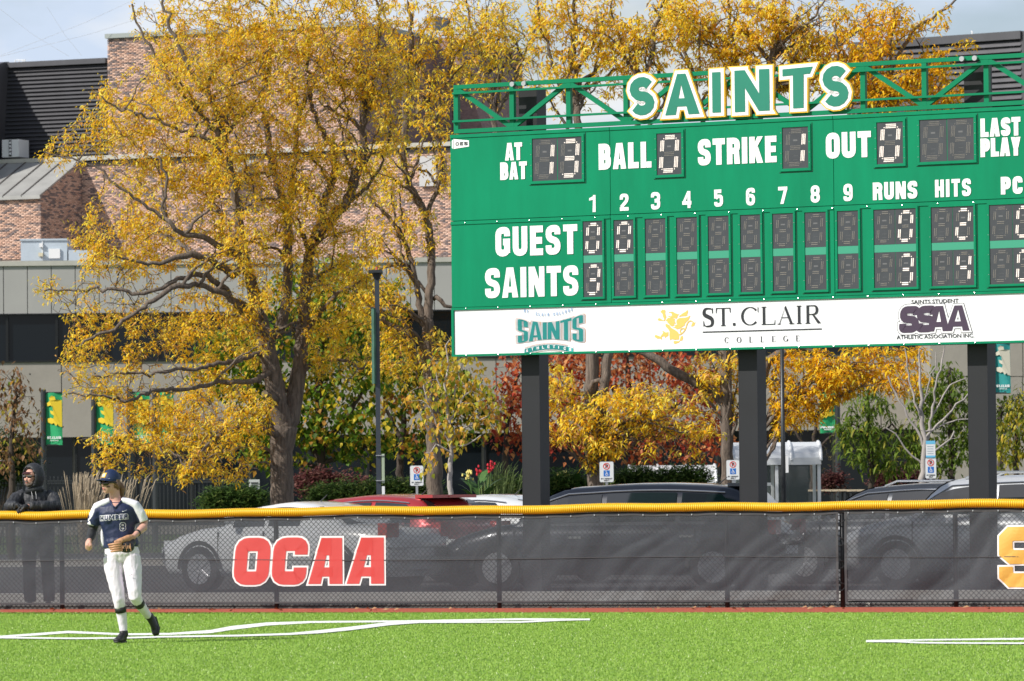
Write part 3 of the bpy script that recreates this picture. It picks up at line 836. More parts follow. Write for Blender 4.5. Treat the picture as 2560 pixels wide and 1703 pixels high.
# lettering ------------------------------------------------------
def word(text, x0, x1, yt, yb, t=.062, off=.006, gap=.18, m=M_wht, parent=brd, tv=None, r=None):
    """yt, yb: top and bottom in the photo at the word's middle"""
    a, b, c, d = box_px(x0, x1, yt, yb)
    T = Txt(off, .0004); T.line(text, a, b, c, d, t, gap, tv=tv, r=r)
    o = T.build('lettering', m, parent); return o
word('AT', 1263, 1306, 357, 401, .056, gap=.06); word('BAT', 1251, 1318, 405, 449, .056, gap=.12)
word('BALL', 1497, 1629, 357, 422, .082, gap=.16)
word('STRIKE', 1745, 1942, 344, 410, .081, gap=.15)
word('OUT', 2065, 2178, 330, 395, .082, gap=.14)
word('LAST', 2451.5, 2552, 294.5, 341, .062, gap=.12); word('PLAY', 2451.5, 2552, 344.5, 391, .062, gap=.1)
for s_, xa, xb, ya, yb in (('1', 1473.5, 1489.5, 488, 530.5), ('2', 1550, 1572, 484.5, 527), ('3', 1628, 1651, 480.5, 524), ('4', 1706, 1729, 478, 520.5), ('5', 1786, 1808, 474, 517), ('6', 1865.5, 1888, 470, 514), ('7', 1946, 1969, 467, 510), ('8', 2027, 2050, 463.5, 507), ('9', 2109, 2132, 459.6, 503)):
    word(s_, xa, xb, ya, yb, .047)
word('RUNS', 2182.5, 2294, 454.5, 498.5, .055); word('HITS', 2338, 2428, 448, 492, .050, gap=.22); word('PC', 2502.5, 2557, 441.5, 485.5, .062)
word('GUEST', 1239, 1444, 564.5, 638.5, .091, gap=.18); word('SAINTS', 1213, 1446.5, 667, 742.5, .091, gap=.14)
# maker's tag at the corner
a, b, c, d = box_px(1130, 1173, 346, 374)
T = Txt(.006); T.face([(a, c + .03), (a + .02, c + .01), (a + .02, d - .01), (a, d - .03)]); T.face([(a + .028, c + .012), (b, c + .035), (b, d - .035), (a + .028, d - .005)])
T.build('maker_tag', M_wht, brd)
T = Txt(.009); T.line('OES', a + .06, b - .02, c + .055, d - .052, .011, .3); T.build('maker_lettering', M_dark, brd)
# sponsor panel --------------------------------------------------
def bez(pts): return [Vector(p) for p in pts]
# 1: arched SAINTS ATHLETICS mark
a, b, c, d = box_px(1291, 1455, 776, 879)
W_, H_ = b - a, d - c
def arch(up, lo):                      # letters between two curves, x in 0..1, y in 0..1
    def f(p):
        x, y = p
        t = (x - .5) * 2
        top = .71 + .17 * t * t + .02 * t; bot_ = .30 - .12 * t * t
        return (a + x * W_, c + (bot_ + (top - bot_) * y) * H_)
    return f
f1 = arch(0, 0)
M_tl2 = mat('print_teal', (0.03, 0.42, 0.41), .5)
M_orng = mat('print_orange', (0.85, 0.50, 0.33), .5)
M_blue = mat('print_blue', (0.05, 0.2, 0.45), .5)
for nm, mt, o_, of in (('logo_outline', M_orng, .060, -.0065), ('logo_border', M_wpan, .048, -.0045), ('logo_letters', M_tl2, 0, -.0025)):
    T = Txt(of * 1.0 if False else 0, .0003)
    T.off = {'logo_outline': -.0085, 'logo_border': -.0050, 'logo_letters': -.0015}[nm]
    x = .02
    for ch, wv in zip('SAINTS', (.155, .20, .065, .18, .17, .16)):
        T.glyph(ch, x, 0, wv, 1.0, .062, o_ * .62, 0, .07, .12, warp=f1); x += wv + .013
    n = 10
    for i in range(n):
        t0, t1 = i / n, (i + 1) / n
        g0 = lambda t, up: (a + W_ * (.12 + .74 * t), c + H_ * ((.165 if up else .055) - .10 * ((t - .5) * 2) ** 2) + (o_ * .42 * (1 if up else -1)))
        T.face([g0(t0, 0), g0(t1, 0), g0(t1, 1), g0(t0, 1)])
        T.build(nm, mt, sp)
for i, ch in enumerate('ATHLETICS'):
    t = (i + .5) / 9; cx = .12 + .74 * t; yy_ = c + H_ * (.08 - .10 * ((t - .5) * 2) ** 2)
    T = Txt(.0025); T.glyph(ch, a + W_ * cx - .016, yy_, .034 if ch != 'I' else .012, .038, .010, tv=.008); T.build('logo_small_letter', M_wht, sp)
s_ = 'ST. CLAIR COLLEGE'
T = Txt(.001)
for i, ch in enumerate(s_):
    t = i / (len(s_) - 1); cx = .13 + .72 * t; yy_ = c + H_ * (.86 + .11 * ((t - .5) * 2) ** 2)
    if ch != ' ': T.glyph(ch, a + W_ * cx - .010, yy_, .020 if ch not in 'I.' else .007, .040, .0065)
T.build('logo_arc_text', M_blue, sp)
# 2: griffin, traced as separate pieces (2091 px crop = 160 photo px)
GR = {
 'head': [[(660, 290), (700, 258), (800, 250), (880, 300), (960, 330), (1025, 345), (960, 380), (950, 450), (900, 490), (870, 460), (830, 455), (770, 470), (640, 400), (650, 385), (740, 410), (775, 370), (760, 310), (720, 290)]],
 'breast': [[(640, 455), (780, 455), (870, 485), (860, 560), (905, 640), (840, 650), (860, 690), (820, 720), (770, 735), (700, 690), (670, 640), (620, 620), (640, 590), (570, 545), (610, 500)]],
 'paw_a': [[(400, 215), (440, 225), (455, 180), (500, 200), (530, 185), (560, 215), (555, 310), (575, 400), (600, 415), (575, 460), (540, 560), (510, 560), (520, 490), (480, 410), (470, 330), (420, 290)]],
 'paw_b': [[(300, 490), (370, 460), (420, 490), (470, 530), (520, 535), (590, 600), (540, 625), (515, 690), (480, 620), (420, 605), (350, 625), (305, 585), (330, 545)]],
 'body': [[(560, 670), (600, 650), (690, 700), (760, 790), (860, 840), (960, 910), (1010, 1000), (1005, 1160), (880, 1175), (760, 1150), (715, 1190), (700, 1130), (690, 1000), (695, 900), (650, 820), (570, 740)]],
 'wing_a': [[(990, 430), (1040, 370), (1150, 290), (1230, 250), (1270, 200), (1300, 210), (1300, 280), (1270, 340), (1290, 370), (1220, 395), (1100, 405)]],
 'wing_b': [[(920, 560), (950, 500), (1010, 460), (1200, 450), (1300, 420), (1360, 375), (1375, 400), (1310, 530), (1240, 590), (1200, 640), (1190, 700), (1120, 740), (1060, 790), (1000, 815), (940, 830), (880, 790), (790, 760), (880, 750), (870, 700), (950, 665), (920, 620)]],
 'leg': [[(455, 885), (500, 885), (560, 930), (660, 920), (650, 1050), (590, 1070), (560, 1125), (530, 1060), (470, 1060), (440, 1090), (455, 1190), (420, 1160), (390, 1130), (300, 1135), (210, 1080), (225, 1005), (330, 1040), (400, 1070), (440, 1000), (490, 940)]],
 'foot': [[(1060, 1060), (1125, 1040), (1140, 1120), (1095, 1215), (1060, 1190), (1000, 1260), (860, 1315), (825, 1260), (840, 1210), (960, 1215), (1010, 1220), (1040, 1150)]],
 'tail_tip': [[(1380, 730), (1420, 690), (1420, 640), (1490, 610), (1550, 600), (1520, 650), (1510, 700), (1460, 735)]],
}
M_grif = mat('print_yellow', (0.85, 0.52, 0.13), .5)
def gpx(x, y): return buv(1620 + x / 13.069, 760 + y / 13.069, )
gm = MB()
cu = bpy.data.curves.new('griffin_emblem', 'CURVE'); cu.dimensions = '2D'; cu.fill_mode = 'BOTH'
for nm, loops in GR.items():
    for lp in loops:
        s_ = cu.splines.new('POLY'); s_.points.add(len(lp) - 1); s_.use_cyclic_u = True
        for i, p in enumerate(lp):
            u, z = gpx(*p); s_.points[i].co = (u, z, 0, 1)
tmp = bpy.data.objects.new('griffin_emblem', cu); SC.collection.objects.link(tmp)
dg = bpy.context.evaluated_depsgraph_get(); dg.update()
me = bpy.data.meshes.new_from_object(tmp.evaluated_get(dg)); bpy.data.objects.remove(tmp)
for v in me.vertices: v.co = (v.co.x, .0065, v.co.y)
me.materials.clear(); me.materials.append(M_grif)
o = bpy.data.objects.new('griffin_emblem', me); SC.collection.objects.link(o); o.parent = sp
T = Txt(-.004)
for path, w0 in (([(1010, 1010), (1100, 970), (1200, 860), (1180, 800), (1100, 800), (1050, 850), (1045, 920), (1090, 960)], 22), ([(1200, 860), (1240, 760), (1260, 660), (1320, 570), (1390, 545), (1450, 580), (1480, 620)], 20)):
    pp = fillet([gpx(*p) for p in path], .03, False)
    for f in ribbon(pp, .0075, False, 0): T.face([tuple(p) for p in f])
T.build('griffin_tail', M_grif, sp)
# 3: serif wordmark
def serif(ch, u, z, W, H, T, M_=None):
    k = H * .155; th = H * .045; s = H * .07
    def R(x0, x1, y0, y1): T.face([(u + x0, z + y0), (u + x1, z + y0), (u + x1, z + y1), (u + x0, z + y1)]); T.k += 1
    def Q(*p): T.face([(u + x, z + y) for x, y in p]); T.k += 1
    def rb(pts, f):
        for q in ribbon(fillet(pts, H * .3, False, 6), f, False, 0): T.face([(u + p[0], z + p[1]) for p in q])
        T.k += 1
    if ch in 'IL': R(s, s + k, 0, H); R(0, k + 2 * s, 0, th); R(0, k + 2 * s, H - th, H)
    if ch == 'L': R(s + k, W, 0, th); Q((W - th * 1.2, 0), (W, 0), (W + th * .3, H * .28), (W - th * .2, H * .28))
    if ch == 'T': R(W / 2 - k / 2, W / 2 + k / 2, 0, H); R(0, W, H - th, H); R(W / 2 - k / 2 - s, W / 2 + k / 2 + s, 0, th); Q((0, H * .72), (th * .7, H * .72), (th * 1.6, H), (0, H)); Q((W - th * .7, H * .72), (W, H * .72), (W, H), (W - th * 1.6, H))
    if ch == 'E': R(s, s + k, 0, H); R(0, W, 0, th); R(0, W * .95, H - th, H); R(s + k, W * .75, H / 2 - th / 2, H / 2 + th / 2); R(W - th, W, 0, H * .26); R(W * .95 - th, W * .95, H * .78, H)
    if ch == 'A': Q((s * 1.4, 0), (s * 1.4 + th, 0), (W * .5, H), (W * .46, H * .93)); Q((W - s * 1.3 - k, 0), (W - s * 1.3, 0), (W * .5, H * 1.03), (W * .42, H * .9)); R(W * .25, W * .68, H * .34, H * .34 + th); R(0, s * 2.8, 0, th); R(W - k - s * 2.2, W, 0, th)
    if ch == 'R': R(s, s + k, 0, H); R(0, k + 2 * s, 0, th); rb([(s, H - th / 2), (W * .78, H - th / 2), (W * .78, H * .52), (s + k, H * .50)], lambda t: th / 2 + (k / 2 - th / 2) * max(0, math.sin(math.pi * t)) ** 1.5); Q((W - k * 1.1, 0), (W * 1.05, 0), (W * .56, H * .52), (W * .42, H * .52))
    if ch in 'CGO':
        n = 28; a0, a1 = (40, 320) if ch != 'O' else (0, 360)
        pts = [(W / 2 + (W / 2 - k / 2) * math.cos(math.radians(a0 + (a1 - a0) * i / n)), H / 2 + (H / 2 - th * .4) * math.sin(math.radians(a0 + (a1 - a0) * i / n))) for i in range(n + 1)]
        for q in ribbon(pts, lambda t: th / 2 + (k / 2 - th / 2) * abs(math.cos(math.radians(a0 + (a1 - a0) * t))) ** 1.3, False, 0): T.face([(u + p[0], z + p[1]) for p in q])
        T.k += 1
        if ch == 'C': R(W - k * .6, W - k * .6 + th, H * .70, H * .98)
        if ch == 'G': R(W - k, W, H * .06, H * .44); R(W - k * 1.6, W + s * .6, H * .42, H * .42 + th)
    if ch == 'S':
        rb([(W * .88, H * .76), (W * .85, H * .97), (W * .2, H * .99), (W * .08, H * .66), (W * .9, H * .40), (W * .86, H * .02), (W * .2, -H * .01), (W * .08, H * .25)], lambda t: th * .5 + (k * .58) * max(0, math.sin(math.pi * t)) ** 2.2)
        R(W * .86, W * .86 + th, H * .70, H); R(W * .06, W * .06 + th, 0, H * .30)
    if ch == '.': rb([(0, k * .5), (k, k * .5)], k * .5)
T = Txt(-.004, .0003)
a, b, c, d = box_px(1756, 2051, 767, 812.5)
H = d - c
ws = {'S': .52, 'T': .68, '.': .17, ' ': .02, 'C': .84, 'L': .62, 'A': .78, 'I': .30, 'R': .68}
tot = sum(ws[ch] + .09 for ch in 'ST. CLAIR') - .09
sc_ = (b - a) / (tot * H); u = a
for ch in 'ST. CLAIR':
    serif(ch, u, c, ws[ch] * H * sc_ * .98, H, T); u += (ws[ch] + .09) * H * sc_
a2, b2, c2, d2 = box_px(1756, 2054, 825, 828)
T.face([(a2, c2), (b2, c2), (b2, d2), (a2, d2)])
a, b, c, d = box_px(1811, 1998, 841, 855.5)
H = d - c; ws = {'C': .82, 'O': .9, 'L': .66, 'E': .66, 'G': .9}; gp = ((b - a) - sum(ws[q] for q in 'COLLEGE') * H) / 6; u = a
for ch in 'COLLEGE': serif(ch, u, c, ws[ch] * H, H, T); u += ws[ch] * H + gp
T.build('wordmark', M_dark, sp)
# 4: SSAA
a, b, c, d = box_px(2278, 2396, 748.5, 758.5); small_text('SAINTS STUDENT', a, b, c, d, .004, M_dark, sp, bold=.012)
a, b, c, d = box_px(2241, 2435, 836, 846); small_text('ATHLETIC ASSOCIATION INC.', a, b, c, d, .004, M_dark, sp, bold=.012)
a, b, c, d = box_px(2250, 2428, 766, 828)
M_plum = mat('print_plum', (0.05, 0.028, 0.06), .5)
W_ = b - a
for nm, mt, o_, of in (('logo_outline', M_dark, .034, -.0088), ('logo_border', M_wpan, .027, -.0055), ('logo_letters', M_plum, .004, -.0025)):
    T = Txt(of, .0003)
    for ch, x, wv in (('S', -.02, .27), ('S', .225, .27), ('A', .40, .30), ('A', .66, .33)):
        T.glyph(ch, a + x * W_ * .97, c, wv * W_, d - c, .088, o_, .10 if ch == 'S' else .05, .08, .07)
    T.build(nm, mt, sp)
# big SAINTS letters on the truss ---------------------------------
def smooth_s(W, H, t):
    rx, ry = (W - t) / 2, (H - t) / 4
    cx = W / 2; pts = []
    n = 9
    for i in range(n + 1):
        a = math.radians(28 + (262 - 28) * i / n); pts.append((cx + rx * math.cos(a), H - t / 2 - ry + ry * math.sin(a)))
    for i in range(n + 1):
        a = math.radians(82 - (262 - 28) * i / n); pts.append((cx + rx * math.cos(a), t / 2 + ry + ry * math.sin(a)))
    return pts
def big_letter(ch, x0, x1, yt, yb):
    a, b, c, d = box_px(x0 + 8, x1 - 8, yt + 8, yb - 8)
    W, H = b - a, d - c
    pieces = []
    t = .128 if ch == 'S' else .15
    if ch == 'S': pieces = [('s', smooth_s(W, H, t))]
    if ch == 'A': pieces = [('p', [(0, 0), (t * 1.05, 0), (W * .53, H), (W * .36, H)]), ('p', [(W - t * 1.1, 0), (W, 0), (W * .60, H), (W * .40, H)]), ('p', [(W * .22, H * .20), (W * .78, H * .20), (W * .70, H * .40), (W * .30, H * .40)])]
    if ch == 'I': pieces = [('p', [(0, 0), (W, 0), (W, H), (0, H)])]
    if ch == 'N': pieces = [('p', [(0, 0), (t, 0), (t, H), (0, H)]), ('p', [(W - t, 0), (W, 0), (W, H), (W - t, H)]), ('p', [(W - t * 1.05, 0), (W, 0), (t * 1.0, H), (0, H)])]
    if ch == 'T': pieces = [('p', [(W * .34, 0), (W * .34 + t, 0), (W * .34 + t * 1.05, H - .05), (W * .34, H - .05)]), ('p', [(0, H * .80), (W * .90, H * .83), (W, H), (0, H * .97)])]
    base = None
    tilt = -.03
    for nm, mt, o_, of, dp in (('sign_letter', M_gold, .062, .030, .05), ('white_border', M_wht, .046, .036, 0), ('teal_face', M_teal, .0, .042, 0)):
        T = Txt(of, .0004, dp)
        for pc in pieces:
            fs = ribbon(pc[1], t / 2 + o_, False, o_) if pc[0] == 's' else [offset_poly(pc[1], o_)]
            for f in fs: T.face([(a + p[0] + .0, c + p[1]) for p in f])
            T.k += 1
        ob = T.build(nm, mt, brd if base is None else base)
        if base is None: base = ob
    MB().bar((a + W * .4, .0, c + H * .2), (a + W * .4, .022, c + H * .2), .05, .05).build('standoff', M_grn2, base, local=True)
for q in (('S', 1570, 1647, 185, 297), ('A', 1658, 1760, 177, 295), ('I', 1776, 1813, 173, 290), ('N', 1832, 1935, 167, 287), ('T', 1952, 2044, 161, 279), ('S', 2052, 2132, 157, 275)): big_letter(*q)
# ================================================================== PEOPLE
from mathutils.bvhtree import BVHTree
M_skin = mat('skin_fair', (0.60, 0.335, 0.265), .5, var=.06, vscale=12, spec=.35)
M_hair = mat('hair_brown', (0.16, 0.08, 0.04), .55, var=.4, vscale=40, stretch=(6, 6, 1))
M_navy = mat('jersey_navy', (0.010, 0.018, 0.065), .55, var=.12, vscale=6, bump=.15, bscale=60)
M_jwht = mat('jersey_white', (0.79, 0.77, 0.82), .7, var=.04, bump=.15, bscale=40)
M_pant = mat('pants_white', (0.80, 0.73, 0.84), .75, var=.03, vscale=6, bump=.2, bscale=25)
M_blkf = mat('black_fabric', (0.018, 0.019, 0.022), .6, var=.2, vscale=10, bump=.2, bscale=50)
M_shoe = mat('shoe_black', (0.014, 0.014, 0.016), .45, var=.2); M_glv = mat('glove_black', (0.02, 0.018, 0.018), .4); M_tanl = mat('glove_tan', (0.50, 0.26, 0.14), .5, var=.15, vscale=20)
M_lens = mat('lens_dark', (0.025, 0.008, 0.005), .12, spec=.5, coat=.3); M_lip = mat('lips_pink', (0.52, 0.16, 0.14), .45); M_black = mat('matte_black', (0.012, 0.012, 0.013), .6)
def solid(mb, name, m, parent, voxel=.009, sm=4, wr=0.0, wf=14, seed=0, stretch=(1, 1, .5)):
    """union of overlapping closed shapes into one smooth skin"""
    tmp = mb.build('tmp', m, parent, fix=True)
    r = tmp.modifiers.new('r', 'REMESH'); r.mode = 'VOXEL'; r.voxel_size = voxel
    if sm: s_ = tmp.modifiers.new('s', 'SMOOTH'); s_.iterations = sm; s_.factor = .6
    dg = bpy.context.evaluated_depsgraph_get(); dg.update()
    me = bpy.data.meshes.new_from_object(tmp.evaluated_get(dg)); old = tmp.data
    bpy.data.objects.remove(tmp); bpy.data.meshes.remove(old)
    me.name = name; me.materials.clear(); me.materials.append(m)
    if wr:
        for v in me.vertices:
            p = Vector((v.co.x * stretch[0], v.co.y * stretch[1], v.co.z * stretch[2])) * wf
            n = mnoise.noise(p + Vector((seed, 0, 0))); q = 1 - abs(mnoise.noise(p * 1.7 + Vector((0, seed, 3))))
            v.co += v.normal * (wr * (n * .7 + q * q * .6 - .3))
    me.polygons.foreach_set('use_smooth', [True] * len(me.polygons)); me.update()
    o = bpy.data.objects.new(name, me); SC.collection.objects.link(o); o.parent = parent
    return o
def hand(mb, wrist, palm, dirv, nrm, curl=1.0, s=1.0, thumb=1):
    """palm ellipsoid, four curled fingers of unequal length and a thumb; dirv = towards the knuckles, nrm = palm side"""
    d = Vector(dirv).normalized(); n = Vector(nrm).normalized(); c = d.cross(n).normalized()
    p = Vector(palm)
    mb.tube([Vector(wrist), p - d * .02 * s, p + d * .035 * s], [(.024 * s, .028 * s), (.028 * s, .038 * s), (.018 * s, .038 * s)], 10, up=n)
    for k, ln in enumerate((.078, .085, .080, .064)):
        b = p + d * .035 * s + c * ((k - 1.5) * .019 * s); pts = [b - d * .02 * s, b]; a = 0; q = b
        for seg in (.42, .33, .25):
            a += curl * .95; v = d * math.cos(a) + n * math.sin(a); q = q + v * ln * seg * s; pts.append(q)
        mb.tube(pts, [.0105 * s, .0100 * s, .0095 * s, .0088 * s, .0075 * s], 7)
    tb = p - d * .02 * s - c * (thumb * .032 * s)
    mb.tube([tb, tb - c * thumb * .018 * s + d * .018 * s + n * .012 * s, tb + d * .045 * s + n * .035 * s - c * thumb * .002 * s, tb + d * .058 * s + n * .040 * s + c * thumb * .02 * s], [.014 * s, .013 * s, .011 * s, .008 * s], 7)
def head(mb, c, Rz, s=1.0):
    T_ = lambda x, y, z: Vector(c) + Rz @ Vector((x * s, y * s, z * s))
    e = lambda p, r: mb.ball(T_(*p), tuple(q * s for q in r), 16, 12, rot=Rz)
    e((0, .008, .028), (.074, .092, .088)); e((0, -.030, -.030), (.060, .062, .068)); e((0, -.052, -.078), (.030, .032, .026)); e((0, -.010, -.055), (.054, .058, .045))
    mb.tube([T_(0, -.083, .012), T_(0, -.100, -.018), T_(0, -.106, -.032)], [.009 * s, .012 * s, .013 * s], 8)
    e((0, -.085, -.053), (.020, .009, .006)); e((0, -.082, -.063), (.018, .009, .006))
    for q in (-1, 1):
        e((q * .074, .010, -.010), (.009, .018, .028)); e((q * .034, -.070, -.015), (.022, .018, .018)); e((q * .032, -.074, .030), (.024, .012, .008))
    return T_
def project(ob, target, off=.004, dirv=(0, 1, 0), fallback=None):
    bv = BVHTree.FromPolygons([v.co.copy() for v in target.data.vertices], [tuple(p.vertices) for p in target.data.polygons])
    for v in ob.data.vertices:
        h = bv.ray_cast(Vector((v.co.x, -1.2, v.co.z)), Vector(dirv))
        if h[0] is not None: v.co.y = h[0].y - off
    ob.data.update()
# ------------------------------------------------------------------ the ball player
YPL = 47.1
org = P(300, 1400, YPL); PL = thing('person', 'ball player in navy and white jersey, white pants and cap jogging with a glove', 'person', (org.x, YPL, 0))
o3 = Vector((org.x, YPL, 0)); W3 = lambda *p: o3 + Vector(p)
RH = Matrix.Rotation(math.radians(-44), 3, 'Z')
hc = W3(-.085, -.005, 1.545)
mb = MB(); TH = head(mb, hc, RH)
mb.tube([W3(-.050, .015, 1.50), W3(-.045, .02, 1.43), W3(-.035, .02, 1.36), W3(-.035, .02, 1.30)], [.050, .049, .054, .075], 14)
mb.tube([W3(-.03, .01, 1.36), W3(-.028, .01, 1.30), W3(-.023, 0, 1.18), W3(0, 0, 1.05), W3(.01, 0, .92), W3(.02, 0, .80)], [(.05, .09), (.095, .155), (.10, .15), (.09, .135), (.10, .15), (.09, .14)], 16, up=(0, 1, 0))
# arms
mb.tube([W3(-.17, 0, 1.30), W3(-.225, .03, 1.23), W3(-.268, .07, 1.10), W3(-.275, .0, 1.04), W3(-.288, -.09, .985)], [.055, .047, .040, .040, .027], 12)
hand(mb, W3(-.288, -.09, .985), W3(-.300, -.125, .958), (-.12, -.55, -.60), (.75, .1, -.25), 1.35, 1.0, -1)
mb.tube([W3(.10, 0, 1.31), W3(.165, .02, 1.28), W3(.232, .04, 1.155), W3(.225, -.02, 1.11), W3(.165, -.17, 1.045)], [.055, .047, .040, .042, .027], 12)
hand(mb, W3(.165, -.17, 1.045), W3(.125, -.215, 1.015), (-.75, -.45, -.35), (0, -.3, -.9), .5, 1.0, 1)
# legs
mb.tube([W3(-.065, 0, .84), W3(-.045, -.02, .62), W3(-.012, -.045, .43), W3(.005, -.01, .30), W3(.030, .012, .10)], [.080, .068, .044, .036, .024], 12)
mb.tube([W3(.10, 0, .84), W3(.130, -.06, .63), W3(.145, -.09, .46), W3(.200, .06, .35), W3(.255, .20, .26)], [.080, .068, .044, .036, .024], 12)
mb.tube([W3(.030, .03, .08), W3(-.03, -.10, .035)], [.020, .014], 10); mb.tube([W3(.262, .215, .25), W3(.310, .240, .14)], [.020, .014], 10)
body = solid(mb, 'body', M_skin, PL, .0065, 3)
# face details
def patch(pts, name, m, parent, th=.003):
    mb = MB(); mb.poly([p for p in pts]); mb.build(name, m, parent)
for q in (-1, 1):
    mb = MB(); mb.ball(TH(q * .034, -.090, -.004), (.035, .014, .023), 14, 8, rot=RH @ Matrix.Rotation(q * .36, 3, 'Z')); mb.build('sunglass_lens', M_lens, PL, smooth=True)
    MB().bar(TH(q * .064, -.074, .006), TH(q * .081, .012, .002), .008, .012).build('sunglass_arm', M_black, PL)
    MB().ball(TH(q * .048, -.074, -.036), (.020, .007, .007), 10, 6, rot=RH @ Matrix.Rotation(q * .5, 3, 'Z')).build('eye_black', mat('eye_black', (.10, .05, .05), .6), PL, smooth=True)
MB().bar(TH(-.012, -.100, .008), TH(.012, -.100, .008), .006, .006).build('sunglass_bridge', M_black, PL)
MB().ball(TH(0, -.0925, -.053), (.018, .006, .004), 10, 6, rot=RH).build('lips', M_lip, PL, smooth=True); MB().ball(TH(0, -.0900, -.062), (.015, .006, .0045), 10, 6, rot=RH).build('lips', M_lip, PL, smooth=True)
# cap
mb = MB(); n = 18
M_capn = mat('cap_navy', (0.008, 0.022, 0.075), .6, var=.1)
for i in range(7):
    pass
vs, fs = [], []
for i in range(9):
    th = math.pi / 2 * i / 8
    for j in range(n):
        a = 2 * math.pi * j / n; vs.append(TH(.087 * math.cos(th) * math.cos(a), .006 + .103 * math.cos(th) * math.sin(a), .046 + .090 * math.sin(th) - .014 * math.cos(th)))
for i in range(8):
    for j in range(n): fs.append((i * n + j, i * n + (j + 1) % n, (i + 1) * n + (j + 1) % n, (i + 1) * n + j))
mb.add(vs, fs); cap = mb.build('cap', M_capn, PL, smooth=True)
mb = MB(); vs, fs = [], []
for k in range(5):
    for j in range(13):
        a = math.pi * (1 + (j - .0) / 12) ; r_ = k / 4
        x = math.cos(a) * .078; y0_ = .006 + math.sin(a) * .100; y = y0_ - r_ * .078 * abs(math.sin(a)) ** .6
        vs.append(TH(x, y, .040 - r_ * .006 - .014 * (x / .078) ** 2 * (.3 + r_)))
vs += [v - Vector((0, 0, .004)) for v in vs]
for k in range(4):
    for j in range(12):
        a = k * 13 + j; fs.append((a, a + 1, a + 14, a + 13)); fs.append((a + 65, a + 78, a + 79, a + 66))
for j in range(12): fs.append((52 + j, 53 + j, 118 + j, 117 + j))
mb.add(vs, fs); mb.build('cap_brim', M_capn, cap, smooth=True)
mb = MB(); ng = 4
def cf(x, z, o_=.004):
    th = 0.0
    for _ in range(12):
        fz = .046 + .090 * math.sin(th) - .014 * math.cos(th) - z; th -= fz / (.090 * math.cos(th) + .014 * math.sin(th))
    cth = math.cos(th)
    yy_ = .006 - .103 * cth * math.sqrt(max(0, 1 - (x / (.087 * cth + 1e-6)) ** 2)) - o_
    return TH(x, yy_, z)
for i in range(ng):
    for j in range(ng):
        x0_, x1_ = -.026 + .052 * i / ng, -.026 + .052 * (i + 1) / ng; z0_, z1_ = .052 + .046 * j / ng, .052 + .046 * (j + 1) / ng
        mb.poly([cf(x0_, z0_), cf(x1_, z0_), cf(x1_, z1_), cf(x0_, z1_)])
mb.build('cap_badge', mat('badge_yellow', (.85, .50, .02), .6), cap)
mb = MB()
for x0_, x1_, z0_, z1_ in ((-.015, -.006, .057, .092), (.006, .015, .057, .092), (-.006, .006, .071, .078)):
    mb.poly([cf(x0_, z0_, .007), cf(x1_, z0_, .007), cf(x1_, z1_, .007), cf(x0_, z1_, .007)])
mb.build('badge_letter_h', M_jwht, cap)
MB().bar(cf(.052, .040, .002), cf(.064, .044, .002), .004, .003).build('cap_tick', M_jwht, cap)
# hair
mb = MB()
mb.ball(TH(0, .030, -.005), (.078, .075, .072), 14, 10, rot=RH)
mb.tube([TH(.03, .085, -.01), TH(.06, .10, -.05), W3(.010, .07, 1.43), W3(.035, .09, 1.37)], [.030, .030, .026, .020], 9)
mb.tube([TH(.070, -.012, .005), TH(.077, .015, -.02), TH(.066, .045, -.06)], [.010, .016, .018], 7)
mb.tube([W3(.035, .09, 1.37), W3(.11, .12, 1.34), W3(.19, .09, 1.28), W3(.215, .08, 1.22)], [.020, .022, .020, .008], 8)
solid(mb, 'hair', M_hair, PL, .006, 2, .004, 60, 3)
# jersey
def jt(mb):
    mb.tube([W3(.010, .0, .925), W3(.008, 0, .955), W3(.0, 0, 1.02), W3(-.012, 0, 1.10), W3(-.022, 0, 1.19), W3(-.030, 0, 1.265), W3(-.033, .004, 1.315), W3(-.035, .008, 1.352)],
            [(.125, .172), (.122, .170), (.115, .158), (.113, .158), (.124, .174), (.122, .182), (.098, .165), (.062, .090)], 22, up=(0, 1, 0))
mb = MB(); jt(mb)
mb.tube([W3(-.15, 0, 1.305), W3(-.205, .005, 1.285), W3(-.240, .02, 1.21), W3(-.258, .03, 1.145)], [.058, .066, .068, .064], 14)
mb.tube([W3(.09, 0, 1.31), W3(.140, .005, 1.30), W3(.178, .02, 1.23), W3(.205, .03, 1.175)], [.058, .066, .070, .070], 14)
mb.ball(W3(-.092, -.058, 1.195), (.065, .075, .06), 12, 9); mb.ball(W3(.030, -.058, 1.20), (.065, .075, .06), 12, 9)
mb.ball(W3(.0, -.02, .98), (.15, .11, .07), 12, 9)
jer = solid(mb, 'jersey', M_navy, PL, .009, 3, .009, 11, 2, (1, 1, .8))
mb = MB()
mb.tube([W3(-.090, .0, 1.372), W3(-.150, .0, 1.352), W3(-.212, .0, 1.318), W3(-.250, .008, 1.24), W3(-.276, .022, 1.142)], [(.034, .048), (.037, .048), (.046, .048), (.047, .052), (.044, .048)], 12)
mb.tube([W3(.022, .0, 1.378), W3(.080, -.006, 1.362), W3(.148, -.010, 1.330), W3(.195, -.004, 1.255), W3(.225, .012, 1.175)], [(.034, .052), (.038, .055), (.047, .061), (.053, .060), (.053, .058)], 12)
for sx in (.142, -.166): mb.tube([W3(sx - .004, .01, 1.12), W3(sx + (.004 if sx > 0 else 0), .01, 1.02), W3(sx + (.018 if sx > 0 else .006), .01, .935)], [.016, .02, .02], 8)
solid(mb, 'shoulder_panel', M_jwht, jer, .008, 2, .004, 14, 5)
